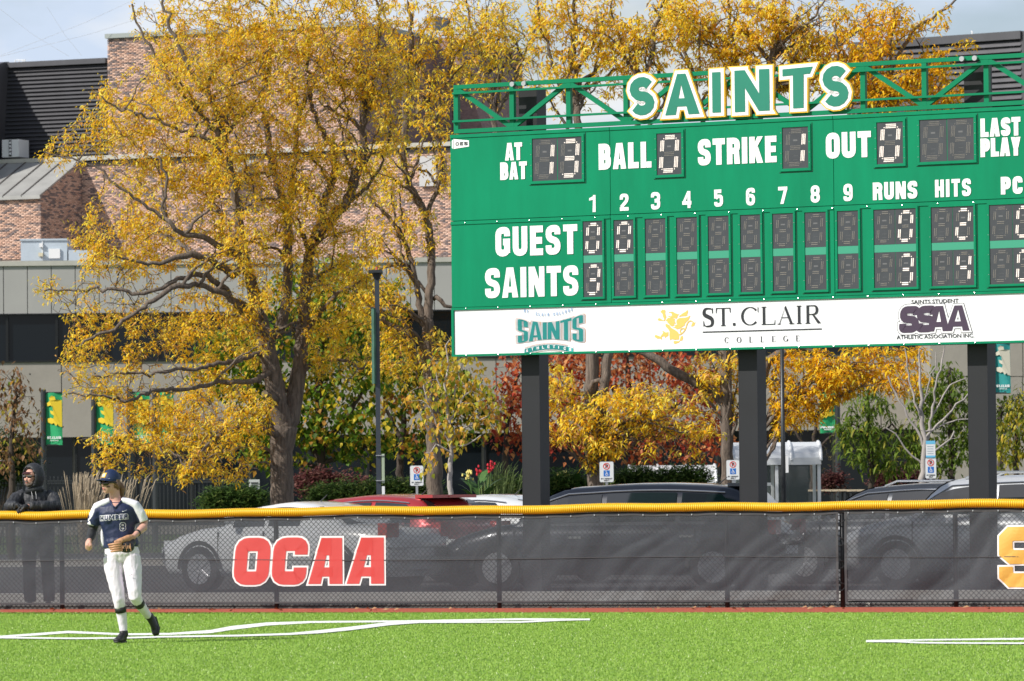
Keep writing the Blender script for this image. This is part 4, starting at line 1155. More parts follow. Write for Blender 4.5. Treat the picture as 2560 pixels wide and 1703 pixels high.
# collar placket and button
mb = MB()
mb.tube([W3(-.082, -.045, 1.372), W3(-.066, -.078, 1.335), W3(-.038, -.105, 1.305)], [.010, .010, .009], 6); mb.tube([W3(.022, -.045, 1.372), W3(-.004, -.08, 1.335), W3(-.036, -.107, 1.305)], [.010, .010, .009], 6)
mb.build('neckline', M_navy, jer, smooth=True)
mb = MB(); mb.poly([W3(-.072, -.075, 1.352), W3(-.036, -.128, 1.306), W3(.002, -.075, 1.352)]); nk = mb.build('bare_neck', M_skin, PL); subdiv(nk, 1); project(nk, jer, .004)
mb = MB(); mb.poly([W3(-.040, -.12, 1.305), W3(-.022, -.12, 1.305), W3(-.022, -.12, 1.232), W3(-.040, -.12, 1.232)]); ob = mb.build('placket', mat('navy_dark', (.004, .006, .02), .6), jer); project(ob, jer, .003)
# lettering on the chest, wrapped onto the cloth
def chest(text, x0, x1, z0, z1, t, o_, m, off, gap=.18, name='jersey_lettering', rise=.0):
    T = Txt(0, 0); T.line(text, 0, x1 - x0, 0, z1 - z0, t, gap, o_)
    ob = T.build(name, m, jer)
    bm = bmesh.new(); bm.from_mesh(ob.data); bmesh.ops.triangulate(bm, faces=bm.faces)
    for _ in range(3):
        es = [e for e in bm.edges if e.calc_length() > .018]
        if es: bmesh.ops.subdivide_edges(bm, edges=es, cuts=1); bmesh.ops.triangulate(bm, faces=bm.faces)
    bm.to_mesh(ob.data); bm.free()
    for v in ob.data.vertices: v.co = Vector((x0 + v.co.x, 0, z0 + v.co.z + rise * v.co.x))
    project(ob, jer, off); return ob
chest('HUMBER', -.182, .086, 1.182, 1.228, .0125, .0045, M_jwht, .003, .36, 'lettering_border', .06); chest('HUMBER', -.182, .086, 1.182, 1.228, .0115, 0, M_navy, .0055, .36, rise=.06)
chest('8', .012, .064, 1.085, 1.160, .015, .0055, M_jwht, .003, name='number_border'); chest('8', .012, .064, 1.085, 1.160, .013, 0, M_navy, .0055, name='number')
T = Txt(0, 0)
for f in ribbon([(.0, .006), (.006, .0), (.016, .004), (.045, .018)], lambda t: .0035 * (1 - t) + .0008, False, 0): T.face([tuple(p) for p in f])
ob = T.build('chest_tick', M_jwht, jer)
for v in ob.data.vertices: v.co = Vector((.035 + v.co.x, 0, 1.268 + v.co.z))
project(ob, jer, .004)
MB().ball(W3(-.037, -.135, 1.27), .006, 6, 4).build('button', M_black, jer)
# undersleeve and wrist band
mb = MB(); mb.tube([W3(-.245, .03, 1.17), W3(-.266, .068, 1.10), W3(-.276, .0, 1.04), W3(-.288, -.082, .99)], [.050, .046, .045, .031], 12); solid(mb, 'arm_sleeve', M_blkf, PL, .007, 3, .003, 20)
mb = MB(); mb.tube([W3(.184, -.125, 1.065), W3(.176, -.143, 1.057)], [.0345, .034], 12); mb.build('wrist_band', M_black, PL, smooth=True)
# pants
mb = MB()
mb.tube([W3(.010, 0, .985), W3(.012, 0, .93), W3(.018, 0, .86), W3(.020, 0, .79)], [(.106, .148), (.110, .158), (.114, .172), (.080, .142)], 20, up=(0, 1, 0))
mb.tube([W3(-.070, 0, .83), W3(-.062, -.012, .72), W3(-.045, -.026, .60), W3(-.022, -.040, .49), W3(-.010, -.046, .42), W3(.000, -.022, .345)], [(.098, .094), (.092, .088), (.080, .077), (.064, .063), (.060, .059), (.052, .052)], 16)
mb.tube([W3(.108, 0, .83), W3(.122, -.026, .72), W3(.136, -.060, .60), W3(.146, -.088, .50), W3(.150, -.088, .45), W3(.170, -.03, .395)], [(.098, .092), (.091, .087), (.079, .076), (.064, .063), (.060, .059), (.051, .052)], 16)
solid(mb, 'pants', M_pant, PL, .008, 3, .008, 16, 7, (1, 1, .55))
MB().tube([W3(.010, 0, .958), W3(.010, 0, .93)], [(.118, .166), (.120, .168)], 24, up=(0, 1, 0)).build('belt', M_black, PL, smooth=True)
MB().bar(W3(.100, -.155, .655), W3(.130, -.158, .662), .004, .004).build('thigh_tick', M_black, PL)
def sock(path, rad, band, br):
    mb = MB(); mb.tube(path, rad, 12); solid(mb, 'sock', M_pant, PL, .007, 2, .002, 25)
    MB().tube(band, br, 14).build('sock_band', M_blkf, PL, smooth=True)
sock([W3(.0, -.026, .37), W3(.012, .004, .27), W3(.022, .012, .18), W3(.030, .012, .09)], [.048, .051, .042, .036], [W3(.000, -.022, .355), W3(.006, -.008, .30)], [.056, .0545])
sock([W3(.160, -.05, .42), W3(.195, .05, .355), W3(.228, .13, .30), W3(.258, .205, .25)], [.048, .051, .042, .036], [W3(.166, -.036, .405), W3(.186, .02, .37)], [.056, .0545])
def shoe(ank, heel, ball_, toe, up, name='shoe'):
    mb = MB(); ank, heel, ball_, toe = [W3(*p) for p in (ank, heel, ball_, toe)]; u = Vector(up).normalized()
    mb.tube([ank + u * .022, ank - u * .01, (ank + heel) / 2], [.041, .043, .044], 12); mb.tube([ank - u * .01, heel + (ball_ - heel) * .55 + u * .022, ball_ + u * .004], [.040, .036, .034], 12)
    mb.tube([heel - u * .0, heel + (ball_ - heel) * .35 + u * .008, heel + (ball_ - heel) * .7, ball_, ball_ + (toe - ball_) * .7, toe], [(.030, .030), (.038, .034), (.034, .036), (.028, .043), (.022, .040), (.012, .024)], 14, up=u)
    s_ = solid(mb, name, M_shoe, PL, .006, 2)
    sl = MB(); sl.tube([heel - u * .028, ball_ - u * .026, toe - u * .012], [(.009, .034), (.009, .042), (.006, .026)], 12, up=u); sl.build('shoe_sole', mat('sole_grey', (.05, .05, .055), .7), s_, smooth=True)
    lc = MB()
    for k in range(4):
        p = heel + (ball_ - heel) * (.45 + .16 * k) + u * (.040 - .005 * k); sd = (ball_ - heel).normalized().cross(u)
        lc.tube([p - sd * .018, p + u * .003, p + sd * .018], .0028, 5)
    lc.build('laces', mat('lace_grey', (.25, .25, .26), .7), s_)
    return s_
shoe((.030, .012, .10), (.034, .045, .040), (-.012, -.085, .036), (-.034, -.150, .030), (0, 0, 1))
shoe((.262, .205, .25), (.285, .255, .245), (.318, .225, .130), (.330, .195, .070), (-.35, -.85, .3))
# glove
mb = MB(); mb.ball(W3(.088, -.305, .928), (.078, .042, .056), 14, 10); mb.tube([W3(.145, -.225, .985), W3(.12, -.27, .955), W3(.03, -.315, .915)], [.036, .04, .035], 10)
gl = solid(mb, 'baseball_glove', M_glv, PL, .007, 2, .003, 40)
mb = MB(); mb.tube([W3(.150, -.205, 1.020), W3(.100, -.265, 1.012), W3(.040, -.315, .990), W3(-.025, -.335, .975)], [.030, .034, .030, .016], 10); mb.tube([W3(.13, -.22, 1.0), W3(.09, -.28, .985)], [.034, .03], 10); solid(mb, 'glove_palm', M_tanl, gl, .007, 2, .004, 40)
for k in range(4):
    MB().tube([W3(.045, -.338, .965 - k * .022), W3(-.02, -.350, .960 - k * .022), W3(-.085 + .008 * k, -.338, .952 - k * .022)], [.014, .0135, .008], 8).build('glove_finger', M_tanl, gl, smooth=True)
for x0_ in (.045, .098): MB().box(tuple(W3(x0_, -.346, .915)), tuple(W3(x0_ + .030, -.338, .945))).build('web_patch', M_tanl, gl)
for k in range(6): MB().tube([W3(.02 + k * .021, -.344, .962), W3(.03 + k * .021, -.350, .890)], .003, 5).build('glove_lace', M_tanl if k % 2 else M_glv, gl)

# ------------------------------------------------------------------ the hooded onlooker
YM = 61.5
org = P(92, 1400, YM); MN = thing('person', 'bearded person in a black hooded jacket and sunglasses leaning on the fence', 'person', (org.x, YM, 0))
o4 = Vector((org.x, YM, 0)); W4 = lambda *p: o4 + Vector(p)
RM = Matrix.Rotation(math.radians(-34), 3, 'Z'); hm = W4(-.045, -.150, 1.645)
mb = MB(); TM = head(mb, hm, RM, 1.06)
mb.tube([W4(-.02, -.10, 1.57), W4(-.01, -.08, 1.50), W4(0, -.05, 1.42)], [.062, .064, .09], 12)
mb.tube([W4(0, -.05, 1.42), W4(0, -.02, 1.25), W4(0, 0, 1.05), W4(0, 0, .88)], [(.11, .17), (.12, .17), (.12, .155), (.10, .15)], 16, up=(0, 1, 0))
for sx, el, wr in ((-1, (-.30, -.28, 1.275), (-.19, -.50, 1.295)), (1, (.27, -.30, 1.265), (-.08, -.52, 1.29))):
    mb.tube([W4(sx * .19, -.04, 1.42), W4(*el), W4(*wr)], [.055, .042, .030], 10)
hand(mb, W4(-.19, -.50, 1.295), W4(-.160, -.53, 1.290), (.8, -.3, -.2), (-.1, -.4, -.8), .9, 1.05, 1)
hand(mb, W4(-.08, -.52, 1.29), W4(-.115, -.56, 1.275), (-.85, -.3, -.15), (.1, -.2, -.9), .9, 1.05, -1)
for sx in (-1, 1): mb.tube([W4(sx * .09, 0, .90), W4(sx * .11 + .02, .0, .50), W4(sx * .115 + .03, .03, .10), W4(sx * .115 + .03, -.10, .04)], [.085, .058, .036, .034], 12)
solid(mb, 'body', M_skin, MN, .008, 3)
M_jack = mat('jacket_black', (0.026, 0.028, 0.034), .60, var=.2, vscale=8, bump=.3, bscale=30)
mb = MB()
mb.tube([W4(0.01, 0, .88), W4(0.005, 0, .98), W4(0, -.01, 1.15), W4(0, -.04, 1.32), W4(-.005, -.06, 1.43), W4(-.01, -.08, 1.50)], [(.15, .215), (.15, .212), (.155, .215), (.15, .225), (.12, .19), (.085, .10)], 20, up=(0, 1, 0))
mb.tube([W4(-.15, -.05, 1.425), W4(-.235, -.10, 1.39), W4(-.310, -.28, 1.290), W4(-.255, -.42, 1.295), W4(-.205, -.49, 1.298)], [.080, .082, .070, .060, .050], 14)
mb.tube([W4(.15, -.05, 1.425), W4(.225, -.10, 1.38), W4(.270, -.30, 1.285), W4(.12, -.44, 1.290), W4(-.04, -.52, 1.292)], [.080, .084, .072, .064, .052], 14)
mb.ball(W4(0.01, 0, .90), (.215, .15, .05), 16, 8)
jk = solid(mb, 'jacket', M_jack, MN, .009, 2, .017, 11, 4, (2.4, 1.6, .5))
MB().tube([W4(-.02, -.17, 1.44), W4(-.015, -.205, 1.36), W4(0, -.19, 1.20), W4(0, -.16, .95)], .006, 5).build('zip', M_black, jk)
for sx in (-.03, .02): MB().tube([W4(sx - .01, -.215, 1.47), W4(sx, -.225, 1.42), W4(sx + .004, -.215, 1.38)], .0045, 5).build('hood_cord', mat('cord_grey', (.45, .45, .47), .6), jk)
# hood: a shell open around the face
mb = MB(); nu, nv = 28, 20; vs, fs = [], []
hcx = hm + Vector((.022, .034, .014))
RHD = RM
for i in range(nv + 1):
    th = math.pi * i / nv
    for j in range(nu):
        a = 2 * math.pi * j / nu
        d = Vector((.120 * math.sin(th) * math.cos(a), .140 * math.sin(th) * math.sin(a), .160 * math.cos(th)))
        if d.z > .09: d.y *= 1.05
        vs.append(hcx + RHD @ d)
for i in range(nv):
    for j in range(nu):
        j2 = (j + 1) % nu
        c_ = sum((vs[q] for q in (i * nu + j, (i + 1) * nu + j, (i + 1) * nu + j2, i * nu + j2)), Vector()) / 4 - hcx
        l = RHD.inverted() @ c_
        if l.y < -.055 and (l.x / .090) ** 2 + ((l.z + .012) / .126) ** 2 < 1: continue
        fs.append((i * nu + j, (i + 1) * nu + j, (i + 1) * nu + j2, i * nu + j2))
mb.add(vs, fs); hd = mb.build('hood', M_jack, jk, smooth=True)
s_ = hd.modifiers.new('thick', 'SOLIDIFY'); s_.thickness = .014; s_.offset = 1
rim = MB(); rim.tube([hcx + RHD @ Vector((.088 * math.cos(a), -.098 + .03 * abs(math.cos(a)), -.012 + .127 * math.sin(a))) for a in np.linspace(0, 2 * math.pi, 25)], .011, 7); rim.build('hood_edge', M_jack, hd, smooth=True)
MB().tube([W4(-.02, -.09, 1.54), W4(-.01, -.10, 1.46)], [.105, .125], 16).build('collar', M_jack, jk, smooth=True)
# cap peak under the hood, glasses, beard
mb = MB(); mb.add([TM(x, y, z) for x, y, z in ((-.062, -.070, .058), (-.03, -.092, .066), (.03, -.092, .066), (.062, -.070, .058), (.05, -.118, .040), (.02, -.134, .046), (-.02, -.134, .046), (-.05, -.118, .040))], [(0, 1, 6, 7), (1, 2, 5, 6), (2, 3, 4, 5)]); pk = mb.build('cap_peak', mat('maroon_cap', (.05, .012, .016), .6), MN)
sp_ = pk.modifiers.new('thick', 'SOLIDIFY'); sp_.thickness = .005
for q in (-1, 1):
    MB().ball(TM(q * .034, -.080, .010), (.030, .012, .017), 12, 8, rot=RM @ Matrix.Rotation(q * .3, 3, 'Z')).build('sunglass_lens', M_lens, MN, smooth=True)
    MB().bar(TM(q * .010, -.096, .022), TM(q * .064, -.076, .022), .004, .005).build('sunglass_rim', mat('rim_silver', (.6, .62, .65), .3, .7), MN)
    MB().bar(TM(q * .062, -.070, .018), TM(q * .080, .01, .010), .006, .008).build('sunglass_arm', M_black, MN)
M_brd = mat('beard_grey', (0.13, 0.10, 0.085), .9, var=.5, vscale=60)
mb = MB(); mb.ball(TM(0, -.046, -.080), (.044, .044, .034), 12, 8, rot=RM)
for q in (-1, 1): mb.tube([TM(q * .050, -.030, -.030), TM(q * .048, -.045, -.060), TM(q * .028, -.066, -.086)], [.012, .017, .018], 7)
mb.tube([TM(-.028, -.088, -.052), TM(-.012, -.101, -.043), TM(.012, -.101, -.043), TM(.028, -.088, -.052)], [.006, .008, .008, .006], 6)
solid(mb, 'beard', M_brd, MN, .005, 1, .002, 90)
MB().ball(TM(0, -.0935, -.056), (.018, .006, .005), 10, 6, rot=RM).build('lips', M_lip, MN, smooth=True)
# gloves: the same hands, thicker
mb = MB(); hand(mb, W4(-.20, -.49, 1.297), W4(-.160, -.53, 1.290), (.8, -.3, -.2), (-.1, -.4, -.8), .9, 1.30, 1); solid(mb, 'work_glove', M_blkf, MN, .006, 2)
mb = MB(); hand(mb, W4(-.07, -.515, 1.29), W4(-.115, -.56, 1.275), (-.85, -.3, -.15), (.1, -.2, -.9), .9, 1.30, -1); solid(mb, 'work_glove', M_blkf, MN, .006, 2)
mb = MB()
mb.tube([W4(0.01, 0, .97), W4(0.015, 0, .85), W4(.02, 0, .78)], [(.12, .175), (.125, .18), (.08, .14)], 16, up=(0, 1, 0))
for sx in (-1, 1): mb.tube([W4(sx * .10 + .01, 0, .88), W4(sx * .118 + .02, -.01, .50), W4(sx * .120 + .03, .02, .09)], [.108, .082, .075], 14)
solid(mb, 'trousers', mat('trouser_dark', (.035, .037, .045), .8, var=.2), MN, .010, 2, .012, 10, 6)
for sx in (-1, 1):
    mb = MB(); x = sx * .118 + .03; mb.tube([W4(x, .06, .045), W4(x, -.05, .05), W4(x, -.15, .035), W4(x, -.19, .03)], [(.04, .038), (.045, .045), (.032, .046), (.018, .03)], 12, up=(0, 0, 1)); solid(mb, 'boot', M_shoe, MN, .008, 2)
# ================================================================== BUILDINGS
YB = 165.0
M_pre = mat('precast_concrete', (0.30, 0.275, 0.245), .9, var=.08, vscale=1.2, bump=.2, bscale=12)
M_pre2 = mat('painted_panel', (0.34, 0.335, 0.325), .75, var=.05, vscale=.6)
M_cap = mat('parapet_cap', (0.42, 0.41, 0.37), .7, var=.08)
M_gls = mat('window_glass', (0.006, 0.009, 0.012), .05, spec=.22)
M_mul = mat('mullion', (0.015, 0.016, 0.018), .4, .4)
M_sid = mat('metal_siding', (0.085, 0.085, 0.095), .45, .25, var=.10, vscale=2, stretch=(1, 1, .2), spec=.4)
M_sid2 = mat('siding_gap', (0.012, 0.012, 0.014), .8)
M_sea = mat('seam_metal', (0.36, 0.36, 0.35), .5, .1, var=.16, vscale=.8)
M_hv = mat('hvac_paint', (0.46, 0.53, 0.60), .5, .1, var=.05)
M_mort = mat('mortar', (0.40, 0.34, 0.30), .95)
M_wh2 = mat('white_paint', (0.75, 0.76, 0.77), .5)
def pbox(mb, x0, x1, y0, y1, Y, depth, m=0, z0=None, z1=None):
    """an upright box whose front at distance Y fills the photo rectangle"""
    xm, ym = (x0 + x1) / 2, (y0 + y1) / 2
    a, b = P(x0, ym, Y), P(x1, ym, Y); zt, zb = P(xm, y0, Y).z, P(xm, y1, Y).z
    mb.box((a.x, Y, zb if z0 is None else z0), (b.x, Y + depth, zt if z1 is None else z1), m)
    return mb
lowb = thing('college_building', 'long low concrete college building with a dark ribbon window behind the trees', 'building', P(600, 1220, YB))
zz = lambda py, x=600, Y=YB: P(x, py, Y).z
XL, XR = P(-500, 900, YB).x, P(3100, 900, YB).x
pxw = lambda px, Y=YB: P(px, 900, Y).x
def zcol(py): return zz(py)
zA, zB, zC, zD, zE = zcol(660), zcol(779), zcol(901), zcol(1089), zcol(1190)
MB().box((XL, YB + .5, 0), (XR, YB + 24, zA - .02)).build('core_wall', M_pre, lowb)
def pieces(x0, x1, w, z0, z1, y0, y1, name, m, parent, gap=.025, jit=.0, off=0.0):
    me = None; x = x0 + off
    while x < x1:
        e = min(x + w, x1)
        MB().box((x + gap / 2, y0 + random.uniform(-jit, jit), z0), (e - gap / 2, y1, z1)).build(name, m, parent); x = e
random.seed(3)
xl, xr = pxw(-110), pxw(1240)
pieces(xl, xr, 0.81, zB, zA, YB, YB + .4, 'facade_panel', M_pre2, lowb, .025, .004)
MB().box((XL, YB - .08, zA), (XR, YB + .6, zA + (zz(648) - zA))).build('parapet_cap', M_cap, lowb)
MB().box((XL, YB + .05, zB), (xl, YB + .4, zA)).build('facade_band', M_pre2, lowb); MB().box((xr, YB + .05, zB), (XR, YB + .4, zA)).build('facade_band', M_pre2, lowb)
MB().box((XL, YB - .03, zB - .05), (XR, YB + .3, zB - .002)).build('window_head', M_mul, lowb)
MB().box((XL, YB - .06, zC), (XR, YB + .3, zC + .06)).build('window_sill', M_mul, lowb)
x = xl
while x < pxw(2700):
    fr = MB(); fr.box((x, YB + .08, zC + .06), (x + .09, YB + .25, zB - .05)); f = fr.build('mullion', M_mul, lowb)
    MB().box((x + .09, YB + .17, zC + .06), (x + 1.68, YB + .19, zB - .05)).build('window_pane', M_gls, lowb); x += 1.68
pieces(xl, pxw(1240), 2.23, zD, zC, YB, YB + .4, 'concrete_panel', M_pre, lowb, .03, .004, -.9)
pieces(pxw(1240), pxw(2760), 2.6, zD, zC, YB, YB + .4, 'concrete_panel', M_pre, lowb, .03, .004)
# form tie holes
mb = MB(); x = xl
while x < pxw(2700):
    for z in (zD + .35, zC - .4): mb.tube([(x + .3, YB - .006, z), (x + .3, YB + .01, z)], .03, 6)
    x += 1.1
tag(mb.build('tie_holes', M_mul, lowb), kind='stuff')
# ground floor glazing behind columns
x = xl
while x < pxw(2700):
    MB().box((x + .08, YB + .42, .3), (x + 1.9, YB + .45, zD)).build('ground_floor_pane', M_gls, lowb)
    MB().box((x, YB + .36, 0), (x + .08, YB + .48, zD)).build('ground_floor_frame', M_mul, lowb); x += 1.98
MB().box((XL, YB + .3, 0), (XR, YB + .5, .3)).build('plinth', M_pre, lowb)
# ---------------- brick and metal block behind
YU = 186.0
UP = Plane(0, 188.0, 1130, 180.5)
uuv = UP.uv
hi = thing('brick_building', 'tall brick building with ribbed dark metal upper walls behind the low wing', 'building', UP.o, UP.rz)
def hbox(mb, x0, x1, y0, y1, d0, d1):
    """front at depth d0 from the plane"""
    xm, ym = (x0 + x1) / 2, (y0 + y1) / 2
    mb.box((uuv(x0, ym, d0)[0], d0, uuv(xm, y1, d0)[1]), (uuv(x1, ym, d0)[0], d1, uuv(xm, y0, d0)[1])); return mb
uz = lambda px, py, d=0: uuv(px, py, d)
zl_top = (uz(0, 410)[1] + uz(1100, 366)[1]) / 2     # top of lower brick wall
uE = uz(1170, 500)[0]; uW = uz(-140, 500)[0]
MB().box((uW, .12, 0), (uE, 16, zl_top)).build('lower_wall_core', M_mort, hi, local=True)
MB().box((uW, -.10, zl_top), (uE, .9, zl_top + .16)).build('coping', M_cap, hi, local=True)
MB().box((uW, -.02, zl_top - .14), (uE, .12, zl_top - .002)).build('flashing', M_sid2, hi, local=True)
M_brk = tint_mat('brick_face', .9)
def bricks(u0, u1, z0, z1, y, side=None, kmax=0, name='brick_facing', parent=hi, clip=None):
    """running bond, each brick its own little block with recessed joints. side: wall runs in depth at u=side"""
    bl, bh, j = .205, .062, .012
    BX = []; C = []
    z = z0; r = 0
    pal = np.array([(0.60, 0.39, 0.30), (0.64, 0.44, 0.35), (0.52, 0.33, 0.255), (0.20, 0.165, 0.165), (0.27, 0.205, 0.19)])
    while z + bh <= z1 + .001:
        u = u0 - (bl / 2 if r % 2 else 0)
        while u < u1:
            a, b = max(u, u0), min(u + bl - j, u1)
            if b - a > .03 and (clip is None or clip((a + b) / 2, z)):
                BX.append((a, b, z, z + bh - j)); C.append(pal[rng.choice(5, p=[.25, .25, .18, .16, .16])] * (.85 + .3 * rng.random()))
            u += bl
        z += bh; r += 1
    BX = np.array(BX); C = np.array(C); n = len(BX)
    jit = (rng.random(n) - .5) * .006
    V = np.zeros((n, 8, 3), np.float32)
    for k, (i, dd, zi) in enumerate(((0, 0, 2), (1, 0, 2), (1, 0, 3), (0, 0, 3), (0, .05, 2), (1, .05, 2), (1, .05, 3), (0, .05, 3))):
        if side is None:
            V[:, k, 0] = BX[:, i]; V[:, k, 1] = y + dd + (jit if dd == 0 else 0)
        else:
            V[:, k, 1] = BX[:, i]; V[:, k, 0] = side - dd
        V[:, k, 2] = BX[:, zi]
    f = np.array([[0, 1, 2, 3], [1, 5, 6, 2], [3, 2, 6, 7], [4, 0, 3, 7], [4, 5, 1, 0]])
    if side is not None: f = f[:, ::-1] if False else f
    return V, f, C
def put_bricks(V, f, C, single=0):
    n = len(V)
    for k in range(single):
        o = np_mesh('brick', V[k], f, M_brk, col=np.repeat(C[k][None], 8, 0)); o.parent = hi
    R_ = V[single:]
    if len(R_):
        F = (f[None] + (np.arange(len(R_)) * 8)[:, None, None]).reshape(-1, 4)
        o = np_mesh('brick_facing', R_.reshape(-1, 3), F, M_brk, col=np.repeat(C[single:], 8, 0)); o.parent = hi; tag(o, kind='stuff')
# lower wall facing
ubay = uz(102, 560, -3.2)
bayL, bayR = uz(-140, 560, -3.2)[0], uz(102, 560, -3.2)[0]
wL = uz(90, 500)[0]
put_bricks(*bricks(uW, uE, uz(600, 650)[1] - .6, zl_top - .15, 0.10))
# bay with a lean-to metal roof
zbay = uz(60, 491, -3.2)[1]
MB().box((bayL, -3.15, 0), (bayR - .03, .1, zbay)).build('bay_core', M_mort, hi, local=True)
V, f, C = bricks(uz(-6, 560, -3.2)[0], bayR, uz(50, 648, -3.2)[1], zbay - .02, -3.2)
order = np.argsort(-V[:, 0, 2]); V, C = V[order], C[order]
put_bricks(V, f, C, 290)
V, f, C = bricks(bayL, uz(-6, 560, -3.2)[0] - .012, uz(50, 648, -3.2)[1], zbay - .02, -3.2); put_bricks(V, f, C)
zr = uz(150, 408)[1]
V, f, C = bricks(-3.2, .1, uz(100, 648, -3.2)[1] - .3, zr, 0, side=bayR + .0, clip=lambda y_, z_: z_ < zbay + (y_ + 3.2) / 3.2 * (zr - zbay) - .05)
put_bricks(V, f, C)
mb = MB(); mb.add([(bayR - .02, -3.2, zbay), (bayR - .02, 0, zr), (bayR - .02, 0, zbay)], [(0, 2, 1)]); mb.build('gable_core', M_mort, hi, local=True)
ur0 = bayL
k = 0; u = bayR + .04; wseam = .80
while u > bayL:
    a = max(u - wseam, bayL)
    mb = MB(); mb.add([(a + .02, -3.32, zbay - .03), (u - .02, -3.32, zbay - .03), (u - .02, .02, zr + .05), (a + .02, .02, zr + .05), (a + .02, -3.32, zbay + .02), (u - .02, -3.32, zbay + .02), (u - .02, .02, zr + .10), (a + .02, .02, zr + .10)],
                      [(0, 3, 2, 1), (4, 5, 6, 7), (0, 1, 5, 4), (1, 2, 6, 5), (2, 3, 7, 6), (3, 0, 4, 7)])
    mb.build('roof_panel', M_sea, hi, local=True)
    MB().bar((a, -3.30, zbay + .035), (a, .02, zr + .115), .045, .05).build('standing_seam', M_sid2 if False else mat('seam_edge', (.10, .09, .085), .6), hi, local=True)
    u -= wseam
MB().box((bayL, -3.36, zbay - .12), (bayR + .05, -3.24, zbay - .03)).build('eave_trim', M_sea, hi, local=True)
# upper metal siding (left)
zm0, zm1 = zl_top + .16, (uz(20, 149)[1] + uz(263, 139)[1]) / 2 + .0
um0, um1 = uz(-140, 300)[0], uz(264, 300, 1.0)[0]
MB().box((um0, 1.3, zl_top), (um1, 9, zm1 - .05)).build('metal_wall_core', M_sid2, hi, local=True)
n = 23; st = (zm1 - .22 - zm0) / n
for i in range(n):
    z = zm0 + i * st
    mb = MB(); mb.add([(um0, 1.12, z), (um1, 1.12, z), (um1, 1.24, z + st * .93), (um0, 1.24, z + st * .93), (um0, 1.3, z), (um1, 1.3, z), (um1, 1.3, z + st * .93), (um0, 1.3, z + st * .93)], [(0, 1, 2, 3), (0, 4, 5, 1), (3, 2, 6, 7)])
    mb.build('siding_board', M_sid, hi, local=True)
MB().box((um0, 1.0, zm1 - .2), (um1, 2.0, zm1)).build('roof_edge', M_sid, hi, local=True)
mb = MB()
for px in (38, 48, 57, 62): p = uz(px, 146, 1.5); mb.tube([(p[0], 1.5, zm1), (p[0], 1.5, zm1 + .14)], .02, 5)
p = uz(40, 143, 1.5); q = uz(64, 143, 1.5); mb.tube([(p[0], 1.5, zm1 + .13), (q[0], 1.5, zm1 + .1)], .02, 5); mb.build('roof_fitting', M_wh2, hi, local=True)
# projecting metal wing at far left whose sloped edge throws the diagonal shadow
uf = uz(22, 152, 1.2)[0]
dz = zm1 - zm0
prof = [(1.2, zm1 + .05), (1.2, zm0), (-3.6, zm0), (-3.2, zm1 - .62), (-2.44, zm1 - .52), (-.93, zm1 - .46), (-.36, zm1 - .40), (.2, zm1 - .17), (.9, zm1 + .02)]
mb = MB(); a = [(uf - .25 * (1 - (z - zm0) / dz), y, z) for y, z in prof]; b = [(uf - 5, y, z) for y, z in prof]
nn = len(prof)
mb.add(a + b, [tuple(range(nn)), tuple(range(2 * nn - 1, nn - 1, -1))] + [(i, nn + i, nn + (i + 1) % nn, (i + 1) % nn) for i in range(nn)])
mb.build('metal_wing', M_sid, hi, local=True, fix=True)
for t in (.12, .3): MB().bar((uf - t * 2, -2.0, zm1 - .46), (uf - t * 2, 1.0, zm1 - .05), .05, .06).build('standing_seam', mat('seam_edge', (.10, .09, .085), .6), hi, local=True)
# rooftop unit on the coping
def hv(x0, x1, y0, y1, d): return hbox(MB(), x0, x1, y0, y1, d, d + .8)
hvu = hv(5, 47, 349, 393, .1).build('vent_cabinet', M_wh2, hi, local=True)
hbox(MB(), 22, 28, 351, 391, .06, .09).build('louvre', M_mul, hvu, local=True)
for k in range(4): hbox(MB(), 23, 27, 354 + k * 9, 360 + k * 9, .03, .058).build('louvre_slat', M_wh2, hvu, local=True)
# brick tower
ut0, ut1 = uz(263, 200)[0], uz(892, 200)[0]
ztw = uz(300, 84)[1]
MB().box((ut0 + .03, .25, zl_top), (ut1 - .03, 14, ztw - .1)).build('tower_core', M_mort, hi, local=True)
put_bricks(*bricks(ut0, ut1, zl_top + .17, ztw - .15, .2))
MB().box((ut0 - .05, .08, ztw - .15), (ut1 + .05, 14, ztw + .02)).build('tower_coping', mat('coping_green', (.28, .31, .30), .6), hi, local=True)
# tower flank, shade mixed into its brick colour; runs back to a sloped end
MB().box((ut1 - .02, .3, zl_top), (ut1 + .02, 13.9, ztw - .15)).build('tower_flank', mat('shade_toned_brick', (.24, .16, .15), .9, var=.3, vscale=6, bump=.5, bscale=14, stretch=(1, 1, 3)), hi, local=True)
MB().box((ut1, 7, zl_top), (uz(1130, 300, 7)[0], 14, uz(1100, 95, 7)[1])).build('rear_block', mat('shade_toned_brick', (0, 0, 0)), hi, local=True)
ua_, za_ = uz(1130, 95, 7); ub_, zb_ = uz(1206, 320, 7)
mb = MB(); mb.extr([(ua_, 7.02, zl_top - 2), (ub_, 7.02, zl_top - 2), (ub_, 7.02, zb_), (ua_, 7.02, za_)], (0, 5, 0)); mb.build('sloped_end', mat('shade_toned_brick', (0, 0, 0)), hi, local=True, fix=True)
hbox(MB(), 1030, 1075, 250, 340, 6.85, 6.98).build('flank_window', M_gls, hi, local=True)
hbox(MB(), 1062, 1088, 40, 70, 8, 9.5).build('rooftop_unit', mat('unit_grey', (.2, .2, .21), .6), hi, local=True)
hbox(MB(), 1048, 1104, 390, 465, -.1, .05).build('wall_screen_panel', mat('screen_grey', (.45, .45, .45), .7), hi, local=True)
a_, b_ = uz(515, 445, -1.2), uz(640, 400)
